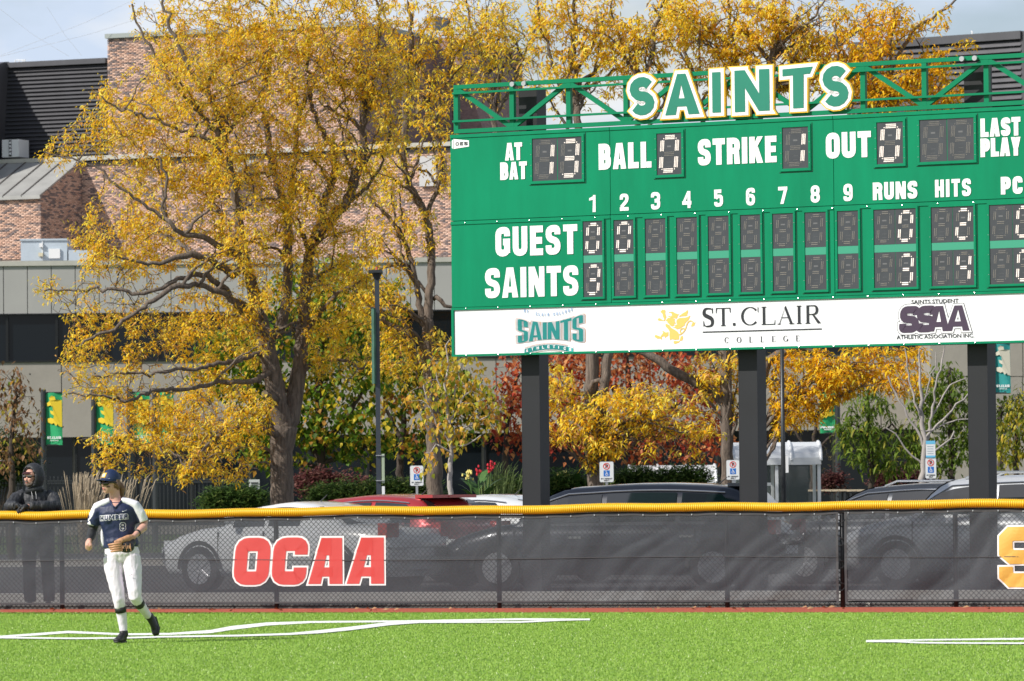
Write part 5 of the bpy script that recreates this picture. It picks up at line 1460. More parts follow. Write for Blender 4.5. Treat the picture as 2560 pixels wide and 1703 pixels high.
mb = MB(); mb.add([(a_[0], -1.2, a_[1]), (b_[0] - .6, -1.2, a_[1]), (b_[0], .05, b_[1]), (a_[0] + .6, .05, b_[1]), (a_[0], .05, a_[1] - .2), (b_[0] - .6, .05, a_[1] - .2)], [(0, 1, 2, 3), (0, 3, 4), (1, 5, 2)]); mb.build('small_lean_to_roof', M_sea, hi, local=True)
# grey duct on the low roof
duct = thing('rooftop_duct', 'pale blue grey rooftop equipment box at the brick bay', 'rooftop unit', P(110, 640, 170))
pbox(MB(), 52, 168, 600, 652, 170, 2.2).build('housing', M_hv, duct); pbox(MB(), 50, 169, 597, 601.5, 169.95, 2.3).build('lid', M_hv, duct)
pbox(MB(), 105, 107, 602, 650, 169.97, .02).build('panel_seam', M_wh2, duct); pbox(MB(), 122, 150, 622, 646, 169.93, .06).build('access_panel', M_wh2, duct)
pbox(MB(), 98, 107, 608, 618, 169.9, .08).build('vent_box', M_wh2, duct); pbox(MB(), 96, 107, 632, 641, 169.8, .18).build('hooded_vent', mat('vent_cream', (.6, .55, .4), .6), duct)
a = P(175, 632, 170); b = P(236, 612, 170)
mb = MB(); pbox(mb, 171, 235, 625, 652, 170, 2); mb.build('sloped_duct', M_hv, duct)
# ---------------- right building with metal top
RP = Plane(2180, 172.0, 2560, 168.5)
ruv = RP.uv
rb_ = thing('metal_clad_building', 'dark ribbed metal building top rising behind the right end of the scoreboard', 'building', RP.o, RP.rz)
zr1 = (ruv(2210, 102)[1] + ruv(2553, 75)[1]) / 2; u0 = ruv(2120, 300)[0]; u1 = ruv(2552, 300)[0]
zr0 = ruv(2400, 862)[1]
MB().box((u0, .3, zr0), (u1 - .05, 14, zr1 - .05)).build('metal_wall_core', M_sid2, rb_, local=True)
st = .205; z = zr1 - .30
while z > zr0 + 5.0:
    mb = MB(); mb.add([(u0, .05, z - st), (u1, .05, z - st), (u1, .17, z - .016), (u0, .17, z - .016), (u0, .3, z - st), (u1, .3, z - st), (u1, .3, z - .016), (u0, .3, z - .016)], [(0, 1, 2, 3), (0, 4, 5, 1), (3, 2, 6, 7)])
    mb.build('siding_board', M_sid, rb_, local=True); z -= st
MB().box((u0, .06, zr0), (u1, .3, z)).build('lower_cladding', M_sid, rb_, local=True)
MB().box((u0, .0, zr1 - .28), (u1 + .02, .5, zr1)).build('roof_edge', M_sid, rb_, local=True)
MB().box((u1 - .02, .1, zr0), (u1 + .9, 12, zr1 - .02)).build('corner_return', M_sid, rb_, local=True)
p = ruv(2427, 75, .2); MB().tube([(p[0], .3, zr1 - .02), (p[0], .3, zr1 + .1), (p[0] - .04, .3, zr1 + .12)], .03, 6).build('roof_fitting', M_wh2, rb_, local=True)
rc = thing('concrete_wing', 'beige concrete wing below the metal building at the right edge', 'building', P(2400, 1220, 160))
pbox(MB(), 2330, 2900, 850, 1235, 160, 8).build('core_wall', M_pre, rc)
for xa, xb in ((2326, 2440), (2442, 2556), (2558, 2680)):
    pbox(MB(), xa, xb, 943, 1080, 159.95, .2).build('concrete_panel', M_pre, rc); pbox(MB(), xa, xb, 852, 941, 159.95, .2).build('concrete_panel', M_pre, rc)

# ---------------- guy wires across the sky
for i, (p, q, lb) in enumerate((((0, 140), (420, -40), 'steepest of the two guy wires rising right from the roof corner'), ((0, 142), (460, 10), 'lower guy wire rising right from the roof corner'), ((-10, 15), (172, 141), 'thin cable falling across the sky toward the metal roof'), ((118, 18), (204, 139), 'short steep cable falling to the metal roof edge'))):
    a, b = P(*p, 186), P(*q, 186); mid = (a + b) / 2 + Vector((0, 0, -.12))
    tag(MB().tube([a, mid, b], .006, 5).build('guy_wire', mat('cable_grey', (.5, .52, .55), .5)), lb, 'cable', 'guy wires above the building')
# ---------------- black picket fence
YP = 122.0
M_pick = mat('picket_paint', (0.045, 0.05, 0.055), .4, .4)
pf = thing('picket_fence', 'black iron picket fence in front of the low concrete building', 'fence', P(200, 1240, YP))
xa, xb = P(-130, 1200, YP).x, P(640, 1200, YP).x
for z in (P(300, 1201, YP).z, P(300, 1207, YP).z, .18): MB().box((xa, YP - .015, z - .02), (xb, YP + .015, z + .02)).build('rail', M_pick, pf)
x = xa; k = 0; me = None
zt = P(300, 1193, YP).z
while x < xb:
    if me is None:
        mb = MB(); mb.box((-.011, -.011, 0), (.011, .011, zt)); mb.add([(-.011, -.011, zt), (.011, -.011, zt), (.011, .011, zt), (-.011, .011, zt), (0, 0, zt + .05)], [(0, 1, 4), (1, 2, 4), (2, 3, 4), (3, 0, 4)])
        o = mb.build('picket', M_pick, pf, local=True); me = o.data
    else:
        o = bpy.data.objects.new('picket', me); SC.collection.objects.link(o); o.parent = pf
    o.location = (x - pf.location.x, YP + .03 - pf.location.y, -pf.location.z); x += .098; k += 1
x = xa
while x < xb: MB().box((x, YP - .03, 0), (x + .06, YP + .03, zt + .05)).build('fence_post', M_pick, pf); x += 2.4

# ---------------- poles with banners
M_bgr = mat('banner_green', (0.02, 0.36, 0.14), .7, var=.06)
M_byl = mat('banner_yellow', (0.80, 0.58, 0.03), .7)
M_btl = mat('banner_teal', (0.02, 0.27, 0.27), .7, var=.06)
M_bcr = mat('banner_cream', (0.62, 0.58, 0.48), .7)
def banner_pole(px, x0, x1, y0, y1, Y, label, c1=M_bgr, c2=M_byl, txt=True, top=None):
    base = P(px, 1240, Y); t = thing('banner_pole', label, 'banner pole', (base.x, Y, 0), group='banner poles in front of the building')
    zt = P(px, (top or y0 - 8), Y).z
    MB().tube([(base.x, Y, 0), (base.x, Y, zt)], .075, 10).build('pole', M_pick, t)
    a, b = P(x0, (y0 + y1) / 2, Y).x, P(x1, (y0 + y1) / 2, Y).x; z1_, z0_ = P(x0, y0, Y).z, P(x0, y1, Y).z
    for z in (z1_, z0_): MB().tube([(base.x, Y, z), (b, Y, z)], .02, 6).build('banner_arm', M_pick, t)
    n = 8; mb = MB()
    W_, H_ = b - a, z1_ - z0_
    def pt(u, v, off): return (a + W_ * u, Y - off + .03 * math.sin(u * 5 + v * 3), z0_ + H_ * v)
    for i in range(n):
        for j in range(n): mb.poly([pt(i / n, j / n, 0), pt((i + 1) / n, j / n, 0), pt((i + 1) / n, (j + 1) / n, 0), pt(i / n, (j + 1) / n, 0)])
    bn = mb.build('banner', c1, t, smooth=True)
    # the yellow beast crop printed on the cloth
    cu = [(0.35, .94), (.55, .92), (.60, .86), (.97, .86), (.99, .34), (.80, .36), (.72, .40), (.62, .36), (.50, .42), (.35, .40), (.10, .44), (.08, .50), (.30, .52), (.45, .50), (.50, .56), (.30, .60), (.25, .66), (.45, .64), (.42, .72), (.30, .76), (.10, .74), (.06, .80), (.25, .84), (.20, .90)]
    cv = bpy.data.curves.new('beast_print', 'CURVE'); cv.dimensions = '2D'; cv.fill_mode = 'BOTH'
    s_ = cv.splines.new('POLY'); s_.points.add(len(cu) - 1); s_.use_cyclic_u = True
    for i, p in enumerate(cu): s_.points[i].co = (p[0], p[1], 0, 1)
    tmp = bpy.data.objects.new('x', cv); SC.collection.objects.link(tmp); dg = bpy.context.evaluated_depsgraph_get(); dg.update()
    me = bpy.data.meshes.new_from_object(tmp.evaluated_get(dg)); bpy.data.objects.remove(tmp)
    for v in me.vertices:
        q = pt(v.co.x, v.co.y, .035); v.co = (q[0] - base.x, q[1] - Y, q[2])
    me.materials.clear(); me.materials.append(c2); o = bpy.data.objects.new('beast_print', me); SC.collection.objects.link(o); o.parent = bn
    if txt:
        T = Txt(.05, .001); T.line('ST.CLAIR', a + W_ * .08 - base.x, a + W_ * .92 - base.x, z0_ + H_ * .115, z0_ + H_ * .165, .022, .2); T.build('banner_lettering', M_wht, bn)
        T = Txt(.05, .001); T.line('COLLEGE', a + W_ * .25 - base.x, a + W_ * .75 - base.x, z0_ + H_ * .075, z0_ + H_ * .095, .012, .5); T.build('banner_lettering', M_wht, bn)
    return t
banner_pole(110, 115, 156, 982, 1113, 134, 'green and yellow banner pole nearest the left edge')
banner_pole(236, 241, 284, 982, 1112, 133, 'second green and yellow banner pole from the left')
banner_pole(327, 333, 374, 981, 1110, 132, 'banner pole half hidden by low yellow branches, third from left')
banner_pole(389, 396, 434, 981, 1110, 131, 'banner pole mostly covered by yellow leaves, fourth from left')
banner_pole(2096, 2090, 2049, 979, 1083, 130, 'green and yellow banner pole right of the middle scoreboard post', txt=True, top=940)
banner_pole(2484, 2487, 2526, 857, 983, 128, 'teal and cream banner pole beside the right scoreboard post', M_btl, M_bcr, True, 840)
# ---------------- lamp post with folded banner
lp = thing('lamp_post', 'tall dark lamp post with a flat head in front of the green tree', 'lamp post', (P(947, 1240, 84).x, 84, 0))
x = lp.location.x; z = lambda py: P(947, py, 84).z
MB().box((x - .04, 83.96, 0), (x + .04, 84.04, z(690))).build('pole', mat('lamp_grey', (.05, .06, .075), .4, .3), lp)
MB().tube([(x, 84, z(700)), (x, 84, z(684))], [.045, .09], 10).build('neck', M_pick, lp)
mb = MB(); mb.box((x - .14, 83.8, z(683)), (x + .10, 84.25, z(676))); mb.build('lamp_head', M_pick, lp)
MB().tube([(x, 84, z(676)), (x, 84, z(667))], .02, 8).build('photocell', mat('cell_red', (.5, .1, .06), .4), lp)
MB().tube([(x, 84, z(772)), (x - .11, 83.98, z(770))], .015, 6).build('banner_arm', M_pick, lp)
mb = MB(); n = 10
for i in range(n):
    za, zb_ = z(772 + 188 * i / n), z(772 + 188 * (i + 1) / n)
    for xx0, xx1, yy0, yy1 in ((-.10, -.055, 83.94, 83.90), (-.055, -.02, 83.90, 83.93)):
        mb.poly([(x + xx0, yy0, zb_), (x + xx1, yy1, zb_), (x + xx1, yy1, za), (x + xx0, yy0, za)])
mb.build('folded_banner', mat('folded_cloth', (.05, .13, .09), .8, var=.5, vscale=3), lp)
MB().box((x + .055, 83.95, z(1208)), (x + .105, 83.97, z(1135))).build('small_sign', mat('sign_greygreen', (.35, .42, .3), .5), lp)
MB().box((x + .055, 83.95, z(1240)), (x + .105, 83.97, z(1216))).build('small_sign', M_wh2, lp)
MB().box((x - .045, 83.93, z(1140)), (x + .105, 83.955, z(1138))).build('strap', M_steel, lp)
MB().box((x - .045, 83.93, z(1203)), (x + .105, 83.955, z(1201))).build('strap', M_steel, lp)
bp = thing('slim_pole', 'slim black pole in front of the bus shelter', 'pole', (P(1959, 1240, 86).x, 86, 0))
MB().tube([(bp.location.x, 86, 0), (bp.location.x, 86, P(1959, 830, 86).z)], [.045, .035], 10).build('shaft', M_pick, bp, smooth=True)
MB().tube([(bp.location.x, 86, 0), (bp.location.x, 86, .12)], .09, 10).build('pole_base', M_pick, bp)
MB().box((bp.location.x + .04, 85.96, P(1972, 1182, 86).z), (bp.location.x + .09, 86.0, P(1972, 1140, 86).z)).build('pole_label', M_wh2, bp)

# ---------------- parking signs
M_sgn = mat('sign_white', (0.74, 0.76, 0.77), .4); M_sgr = mat('sign_red', (0.65, 0.03, 0.03), .4); M_sgb = mat('sign_blue', (0.02, 0.16, 0.55), .4)
def psign(px, y0, y1, wpx, Y, label, extra=None):
    c = P(px, (y0 + y1) / 2, Y); t = thing('parking_sign', label, 'sign', (c.x, Y, 0), group='accessible parking permit signs')
    h = P(px, y0, Y).z - P(px, y1, Y).z; zt = P(px, y0, Y).z; w = wpx * Y / FPX
    MB().box((-.02, .005, 0), (.02, .03, zt - .02)).build('sign_post', M_steel, t, local=True)
    r = .025; n = 4; pts = []
    for cx, cy, a0 in ((w / 2 - r, zt - r, 0), (-w / 2 + r, zt - r, 90), (-w / 2 + r, zt - h + r, 180), (w / 2 - r, zt - h + r, 270)):
        for k in range(n + 1): a = math.radians(a0 + 90 * k / n); pts.append((cx + r * math.cos(a), 0.0, cy + r * math.sin(a)))
    MB().extr([(p[0] * 1.0, 0, p[2]) for p in pts], (0, .004, 0)).build('sign_plate', M_steel, t, local=True, fix=True)
    pl = [(p[0] * .95, -.002, zt - h / 2 + (p[2] - zt + h / 2) * .965) for p in pts]
    face = MB().poly(pl[::-1]).build('sign_face', M_sgn, t, local=True, fix=True)
    cz = zt - h * .23; R_ = h * .145
    T = Txt(.004, .0005)
    for f_ in ribbon([(R_ * math.cos(a * .262), cz + R_ * math.sin(a * .262)) for a in range(24)], R_ * .13, True, 0): T.face([tuple(p) for p in f_])
    T.build('red_ring', M_sgr, face)
    T = Txt(.005); T.glyph('P', -R_ * .38, cz - R_ * .6, R_ * .85, R_ * 1.25, R_ * .30); T.build('letter_p', M_dark, face)
    T = Txt(.008)
    for f_ in ribbon([(-R_ * .7, cz + R_ * .7), (R_ * .7, cz - R_ * .7)], R_ * .12, False, 0): T.face([tuple(p) for p in f_])
    T.build('red_slash', M_sgr, face)
    bz = zt - h * .57; q = h * .145
    T = Txt(.004); T.face([(-q, bz - q), (q, bz - q), (q, bz + q), (-q, bz + q)]); T.build('blue_square', M_sgb, face)
    T = Txt(.006, .0004)
    for f_ in ribbon([(q * .02 + q * .42 * math.cos(math.radians(a)), bz - q * .22 + q * .42 * math.sin(math.radians(a))) for a in range(150, 390, 20)], q * .08, False, 0): T.face([tuple(p) for p in f_])
    for pth in ([(-q * .12, bz + q * .45), (-q * .05, bz - q * .05), (q * .35, bz - q * .08), (q * .55, bz - q * .55)], [(-q * .08, bz + q * .2), (q * .28, bz + q * .18)]):
        for f_ in ribbon(pth, q * .09, False, 0): T.face([tuple(p) for p in f_])
    T.face([(-q * .28, bz + q * .55), (-q * .02, bz + q * .55), (-q * .02, bz + q * .82), (-q * .28, bz + q * .82)])
    T.build('wheelchair_symbol', M_wht, face)
    T = Txt(.004); T.line('BY PERMIT', -w * .38, w * .38, zt - h * .86, zt - h * .795, .006, .3); T.line('ONLY', -w * .18, w * .18, zt - h * .945, zt - h * .88, .006, .3); T.build('sign_lettering', M_dark, face)
    if extra:
        MB().box((-.025, -.006, extra[1]), (.025, .004, extra[0])).build('upper_post', M_steel, t, local=True)
        fm = MB().box((-w * .42, -.012, extra[1]), (w * .42, -.008, extra[0])).build('bus_stop_plate', M_sgn, t, local=True)
        for f0, f1 in ((.80, 1.0), (.0, .12)):
            MB().box((-w * .42, -.014, extra[1] + (extra[0] - extra[1]) * f0), (w * .42, -.0125, extra[1] + (extra[0] - extra[1]) * f1)).build('blue_band', mat('band_blue', (.15, .5, .75), .4), fm, local=True)
        for k in range(4): MB().box((-w * .3, -.014, extra[1] + (extra[0] - extra[1]) * (.22 + k * .14)), (w * .25, -.0125, extra[1] + (extra[0] - extra[1]) * (.25 + k * .14))).build('print_row', mat('print_grey', (.25, .35, .42), .5), fm, local=True)
    return t
psign(1042, 1164, 1215, 34, 82, 'white accessible parking sign half covered by the small yellow tree')
psign(1516.5, 1154, 1206, 36, 80, 'white accessible parking sign right of the left scoreboard post, above the dark car')
psign(1832.5, 1150, 1200, 34, 81, 'white accessible parking sign against the middle scoreboard post')
psign(2327, 1145, 1197, 28, 80, 'white accessible parking sign under a blue bus stop plate by the bare tree', (P(2333, 1102, 80).z, P(2333, 1144, 80).z))
ns = thing('notice_board', 'small grey notice board on a post beside the big tree trunk', 'sign', (P(636, 1240, 104).x, 104, 0))
pbox(MB(), 622, 649, 1199, 1237, 104, .04).build('board', mat('notice_grey', (.5, .52, .52), .6), ns); pbox(MB(), 634, 637, 1237, 1260, 104.01, .04, z0=0).build('post', M_steel, ns)
for k in range(4): pbox(MB(), 627, 645, 1206 + k * 7, 1209 + k * 7, 103.98, .01).build('notice_line', M_dark, ns)

# ---------------- bus shelters
M_alu = mat('shelter_white', (0.64, 0.66, 0.68), .4, .1)
M_sgl = glass_mat('shelter_glass', (0.22, 0.27, 0.27), .05, .80)
def shelter(x0, x1, ytop, Y, label, depth=1.5, arch=True):
    a, b = P(x0, 1200, Y).x, P(x1, 1200, Y).x; t = thing('bus_shelter', label, 'bus shelter', (a, Y, 0))
    zt = P(x1, ytop, Y).z; ze = zt - .38
    n = 8
    mb = MB()
    for i in range(n):
        p0, p1 = math.pi * i / n, math.pi * (i + 1) / n
        y0_, y1_ = Y + depth / 2 - math.cos(p0) * depth * .62, Y + depth / 2 - math.cos(p1) * depth * .62
        zz0, zz1 = ze + math.sin(p0) * (zt - ze), ze + math.sin(p1) * (zt - ze)
        mb.add([(a, y0_, zz0), (b, y0_, zz0), (b, y1_, zz1), (a, y1_, zz1)], [(0, 1, 2, 3)])
    rf = mb.build('vault_roof', M_alu, t, smooth=True)
    for i in range(4):
        u = a + (b - a) * i / 3
        MB().tube([(u, Y + depth / 2 - math.cos(math.pi * k / n) * depth * .64, ze + math.sin(math.pi * k / n) * (zt - ze + .01)) for k in range(n + 1)], .03, 6).build('roof_rib', M_alu, rf)
    MB().box((a, Y - .2, ze - .08), (b, Y - .1, ze + .06)).build('front_beam', M_alu, t); MB().box((a, Y + depth, ze - .08), (b, Y + depth + .1, ze + .06)).build('rear_beam', M_alu, t)
    for u in (a + .04, (a + b) / 2, b - .04):
        for yy_ in (Y - .1, Y + depth): MB().box((u - .032, yy_ - .03, 0), (u + .032, yy_ + .03, ze - .08)).build('shelter_post', M_alu, t)
    for u0_, u1_ in ((a + .09, (a + b) / 2 - .05), ((a + b) / 2 + .05, b - .09)):
        MB().box((u0_, Y + depth - .005, .25), (u1_, Y + depth + .005, ze - .1)).build('glass_panel', M_sgl, t)
        MB().box((u0_, Y + depth - .012, .95), (u1_, Y + depth - .006, 1.0)).build('blue_stripe', mat('stripe_blue', (.03, .25, .7), .4), t)
    MB().box((b - .045, Y, .25), (b - .035, Y + depth - .1, ze - .1)).build('end_glass', M_sgl, t)
    return t
shelter(1830, 2052, 1104, 98, 'white bus shelter with a curved roof right of the middle scoreboard post')
shelter(1575, 1790, 1162, 110, 'far white bus shelter partly hidden behind red leaves')
# ---------------- patio furniture
M_wood = mat('patio_wood', (0.30, 0.15, 0.07), .6, var=.3, vscale=8, stretch=(1, 1, 6))
def chair(px, Y, label, rz):
    t = thing('patio_chair', label, 'chair', (P(px, 1240, Y).x, Y, 0), rz, 'wooden chairs on the patio')
    for sx in (-.23, .23):
        for sy in (-.2, .2): MB().box((sx - .02, sy - .02, 0), (sx + .02, sy + .02, .45 if sy < 0 else .95)).build('leg', M_wood, t, local=True)
    for k in range(5): MB().box((-.24 + k * .098, -.22, .43), (-.16 + k * .098, .2, .46)).build('seat_slat', M_wood, t, local=True)
    for k in range(6): MB().bar((-.19 + k * .076, .2, .5), (-.19 + k * .076, .27, 1.2), .045, .02).build('back_slat', M_wood, t, local=True)
    MB().box((-.24, .22, 1.12), (.24, .27, 1.2)).build('top_rail', M_wood, t, local=True)
def table(px, Y, label):
    t = thing('patio_table', label, 'table', (P(px, 1240, Y).x, Y, 0), 0, 'wooden tables on the patio')
    z = P(px, 1224, Y).z
    for k in range(5): MB().box((-.42 + k * .17, -.35, z - .04), (-.27 + k * .17, .35, z)).build('table_slat', mat('table_top', (.5, .42, .3), .5), t, local=True)
    for sx in (-.38, .38):
        for sy in (-.3, .3): MB().box((sx - .025, sy - .025, 0), (sx + .025, sy + .025, z - .04)).build('leg', M_pick, t, local=True)
table(2068, 112, 'small patio table just right of the bus shelter'); table(2120, 113, 'patio table between the shelter and the slatted chair'); table(2166, 112, 'patio table left of the slatted chair')
chair(2204, 111, 'brown slatted patio chair by the purple shrub', .5); chair(2192, 113, 'darker patio chair just behind the slatted one', -.3)
# ================================================================== TREES
M_bark = mat('bark_grey_brown', (0.15, 0.118, 0.095), .95, var=.5, vscale=5, bump=1.0, bscale=16, stretch=(5, 5, .7))
M_bark2 = mat('bark_pale', (0.34, 0.31, 0.29), .85, var=.25, vscale=8, bump=.4, bscale=30, stretch=(1, 1, .3))
M_bark3 = mat('bark_dark', (0.06, 0.045, 0.035), .95, var=.4, vscale=8, bump=.8, bscale=20, stretch=(4, 4, .7))
M_leaf = leaf_mat('autumn_leaf', .5)
def vnorm(a): return a / np.maximum(1e-9, np.linalg.norm(a, axis=-1, keepdims=True))
def grow(limbs, A, step, infl, kill, seed, maxn=9000, drift=(0, 0, .0), maxiter=140, jit=.16):
    """limbs: lists of (Vector, radius), first is the trunk. A: attraction points. Returns pos, parent, fixed radius."""
    r_ = np.random.default_rng(seed)
    pos = []; par = []; rad = []
    for li, lb in enumerate(limbs):
        prev = -1
        if li > 0 and pos:
            q = np.array(lb[0][0]); d = np.linalg.norm(np.array(pos) - q, axis=1); prev = int(d.argmin())
        for k in range(len(lb)):
            p = np.array(lb[k][0]); r = lb[k][1]
            if k == 0:
                if prev < 0: pos.append(p); par.append(-1); rad.append(r); prev = len(pos) - 1; continue
                p0 = np.array(pos[prev]); r0 = min(rad[prev], r * 1.25) if rad[prev] else r
            else: p0 = np.array(pos[prev]); r0 = rad[prev]
            n = max(1, int(np.linalg.norm(p - p0) / step))
            if k == 0: r0 = r
            for j in range(1, n + 1):
                t = j / n; w = r_.normal(0, 1, 3) * (.010 + .02 * (1 - min(1, r / .1))) * (1 if j < n else 0)
                pos.append(p0 + (p - p0) * t + w); par.append(prev); rad.append(r0 + (r - r0) * t); prev = len(pos) - 1
    pos = np.array(pos); par = list(par); rad = list(rad)
    alive = np.ones(len(A), bool); nd = np.full(len(A), 1e9); ni = np.zeros(len(A), int)
    for a in range(0, len(A), 2000):
        D = np.linalg.norm(A[a:a + 2000, None] - pos[None], axis=2); nd[a:a + 2000] = D.min(1); ni[a:a + 2000] = D.argmin(1)
    kids = {}
    drift = np.array(drift)
    for it in range(maxiter):
        alive &= nd > kill
        m = alive & (nd < infl)
        if not m.any() or len(pos) > maxn: break
        idx = ni[m]; dv = vnorm(A[m] - pos[idx])
        u, inv = np.unique(idx, return_inverse=True)
        S = np.zeros((len(u), 3)); np.add.at(S, inv, dv)
        S = vnorm(vnorm(S) + drift + r_.normal(0, jit, S.shape))
        new = pos[u] + S * step * (0.8 + .4 * r_.random((len(u), 1)))
        keep = []
        for k, q in enumerate(u):
            c = kids.setdefault(int(q), [])
            if len(c) >= 3 or any(np.linalg.norm(new[k] - e) < step * .35 for e in c): continue
            c.append(new[k]); keep.append(k)
        if not keep:
            # stuck points: drop them
            alive[np.nonzero(m)[0]] = False; continue
        new = new[keep]; b = len(pos)
        par.extend(int(q) for q in u[keep]); rad.extend([0] * len(new))
        pos = np.concatenate([pos, new])
        ai = np.nonzero(alive)[0]
        D = np.linalg.norm(A[ai][:, None] - new[None], axis=2); mn = D.min(1); am = D.argmin(1)
        bt = mn < nd[ai]; nd[ai[bt]] = mn[bt]; ni[ai[bt]] = b + am[bt]
        stuck = np.zeros(len(A), bool)
    par = np.array(par); rad = np.array(rad, float)
    first = np.full(len(pos), -1)
    for i in range(len(pos) - 1, -1, -1):
        if par[i] >= 0: first[par[i]] = i
    mv = (rad == 0) & (par >= 0) & (first >= 0)
    for _ in range(3):
        q = pos.copy(); q[mv] = .4 * pos[mv] + .3 * pos[par[mv]] + .3 * pos[first[mv]]; pos = q
    return pos, par, rad
def radii(pos, par, fix, tip=.0042, e=2.35, cap=.05):
    n = len(pos); acc = np.zeros(n); r = np.zeros(n)
    for i in range(n - 1, -1, -1):
        rr = max(tip, acc[i] ** (1 / e)) if acc[i] > 0 else tip
        r[i] = fix[i] if fix[i] > 0 else min(cap, rr)
        p = par[i]
        if p >= 0: acc[p] += min(r[i], cap) ** e
    return r
def wood(name, pos, par, r, m, parent, minr=0.0, bumpy=.0):
    n = len(pos); kids = [[] for _ in range(n)]
    for i in range(n):
        if par[i] >= 0: kids[par[i]].append(i)
    starts = [(i, -1) for i in range(n) if par[i] < 0]
    V = []; F3 = []; base = 0
    while starts:
        i, fr = starts.pop()
        ch = [fr] if fr >= 0 else []
        while True:
            ch.append(i)
            if not kids[i]: break
            ks = sorted(kids[i], key=lambda q: -r[q]); starts.extend((q, i) for q in ks[1:]); i = ks[0]
        if len(ch) < 2: continue
        rmax = r[ch[1]] if fr >= 0 else r[ch[0]]
        k = 3 if rmax < .012 else (5 if rmax < .035 else (8 if rmax < .09 else 16))
        pts = pos[ch]; rr = r[ch].copy()
        if fr >= 0: rr[0] = rr[1] * 1.1
        T = vnorm(np.gradient(pts, axis=0)); ref = np.array([0, 1., 0]) if abs(T[0][1]) < .9 else np.array([1., 0, 0])
        x = vnorm(ref - T[0] * ref.dot(T[0])); ang = np.arange(k) * 2 * math.pi / k
        for j in range(len(ch)):
            x = vnorm(x - T[j] * x.dot(T[j])); y = np.cross(T[j], x)
            ra = rr[j]
            if k == 16:
                mod = 1 + .055 * np.sin(ang * 5 + j * .11) + .05 * np.sin(ang * 3 - j * .07 + 1) + .02 * np.sin(ang * 8 + j * .9)
                if fr < 0 and j < 6: mod = mod * (1 + .06 * (6 - j) * .5)
            else: mod = 1
            V.append(pts[j] + (np.cos(ang) * ra * mod)[:, None] * x + (np.sin(ang) * ra * mod)[:, None] * y)
        L_ = len(ch)
        a = base + np.arange((L_ - 1) * k).reshape(L_ - 1, k); nx = np.roll(np.arange(k), -1)
        F3.append(np.stack([a, a[:, nx], a[:, nx] + k, a + k], 2).reshape(-1, 4)); base += L_ * k
    o = np_mesh(name, np.concatenate(V), np.concatenate(F3), m, smooth=True)
    if parent is not None:
        o.data.transform(Matrix.Translation(-wloc(parent))); o.parent = parent
    return o
def fronds(name, base, n_each, Ls, Ws, pal, w, seed, parent, spread=.05, droop=1.0, m=None, kind='frond', center=None, brown=0.0):
    r_ = np.random.default_rng(seed)
    B = np.repeat(base, n_each, 0); n = len(B)
    B = B + r_.normal(0, spread, B.shape)
    L_ = Ls[0] + (Ls[1] - Ls[0]) * r_.random(n); W_ = Ws[0] + (Ws[1] - Ws[0]) * r_.random(n)
    az = r_.random(n) * 2 * math.pi
    d = np.stack([np.cos(az), np.sin(az), r_.normal(0, .25, n)], 1); d = vnorm(d)
    s = np.stack([-np.sin(az), np.cos(az), r_.normal(0, .5, n)], 1); s = vnorm(s)
    dn = np.array([0, 0, -1.0]) * droop
    c = np.minimum(1, pal[r_.choice(len(pal), n, p=w)] * (.80 + .4 * r_.random((n, 1))))
    if kind == 'frond':          # a drooping feather leaf: two bent quads
        p1 = B + d * (L_ * .46)[:, None] + dn * (L_ * .12)[:, None]
        p2 = p1 + d * (L_ * .30)[:, None] + dn * (L_ * .36)[:, None]
        V = np.stack([B - s * (W_ * .15)[:, None], B + s * (W_ * .15)[:, None], p1 - s * (W_ * .5)[:, None], p1 + s * (W_ * .5)[:, None], p2 - s * (W_ * .12)[:, None], p2 + s * (W_ * .12)[:, None]], 1)
        F = np.array([[0, 1, 3, 2], [2, 3, 5, 4]]); k = 6
    else:                        # a broad leaf folded along its midrib
        q = vnorm(d * .6 + dn * .9 * (.4 + r_.random((n, 1))))
        up = np.cross(q, s) * .25
        p0, p1, p2 = B, B + q * (L_ * .5)[:, None], B + q * L_[:, None]
        V = np.stack([p0, p0 + q * (L_ * .3)[:, None] + (s + up) * (W_ * .5)[:, None], p2, p0 + q * (L_ * .3)[:, None] - (s - up) * (W_ * .5)[:, None]], 1)
        F = np.array([[0, 1, 2], [0, 2, 3]]); k = 4
    Fa = (F[None] + (np.arange(n) * k)[:, None, None]).reshape(-1, F.shape[1])
    o = np_mesh(name, V.reshape(-1, 3), Fa, m or M_leaf, parent, col=np.repeat(c[:, None], k, 1).reshape(-1, 3))
    tag(o, kind='stuff')
    return o
def blob_points(blobs, Y, seed, flat=1.0):
    r_ = np.random.default_rng(seed); out = []
    for b in blobs:
        cx, cy, rx, ry, n = b[:5]; dy = b[5] if len(b) > 5 else 0
        c = P(cx, cy, Y + dy); s = (Y + dy) / FPX
        p = vnorm(r_.normal(0, 1, (n, 3))) * (r_.random((n, 1)) ** .42)
        dep = min(rx, ry) * s * 1.1 * flat
        out.append(np.array([c.x, c.y, c.z]) + p * np.array([rx * s, dep, ry * s]))
    return np.concatenate(out)
def limb(pts, Y):
    """(px, py, radius px[, depth offset m])"""
    out = []
    for q in pts:
        d = q[3] if len(q) > 3 else 0
        out.append((P(q[0], q[1], Y + d), q[2] * (Y + d) / FPX))
    return out
PAL_Y = np.array([(1.0, 0.66, 0.03), (1.0, 0.78, 0.13), (0.97, 0.55, 0.03), (0.72, 0.64, 0.07), (0.76, 0.42, 0.13)])
WT_Y = [.32, .26, .18, .14, .10]
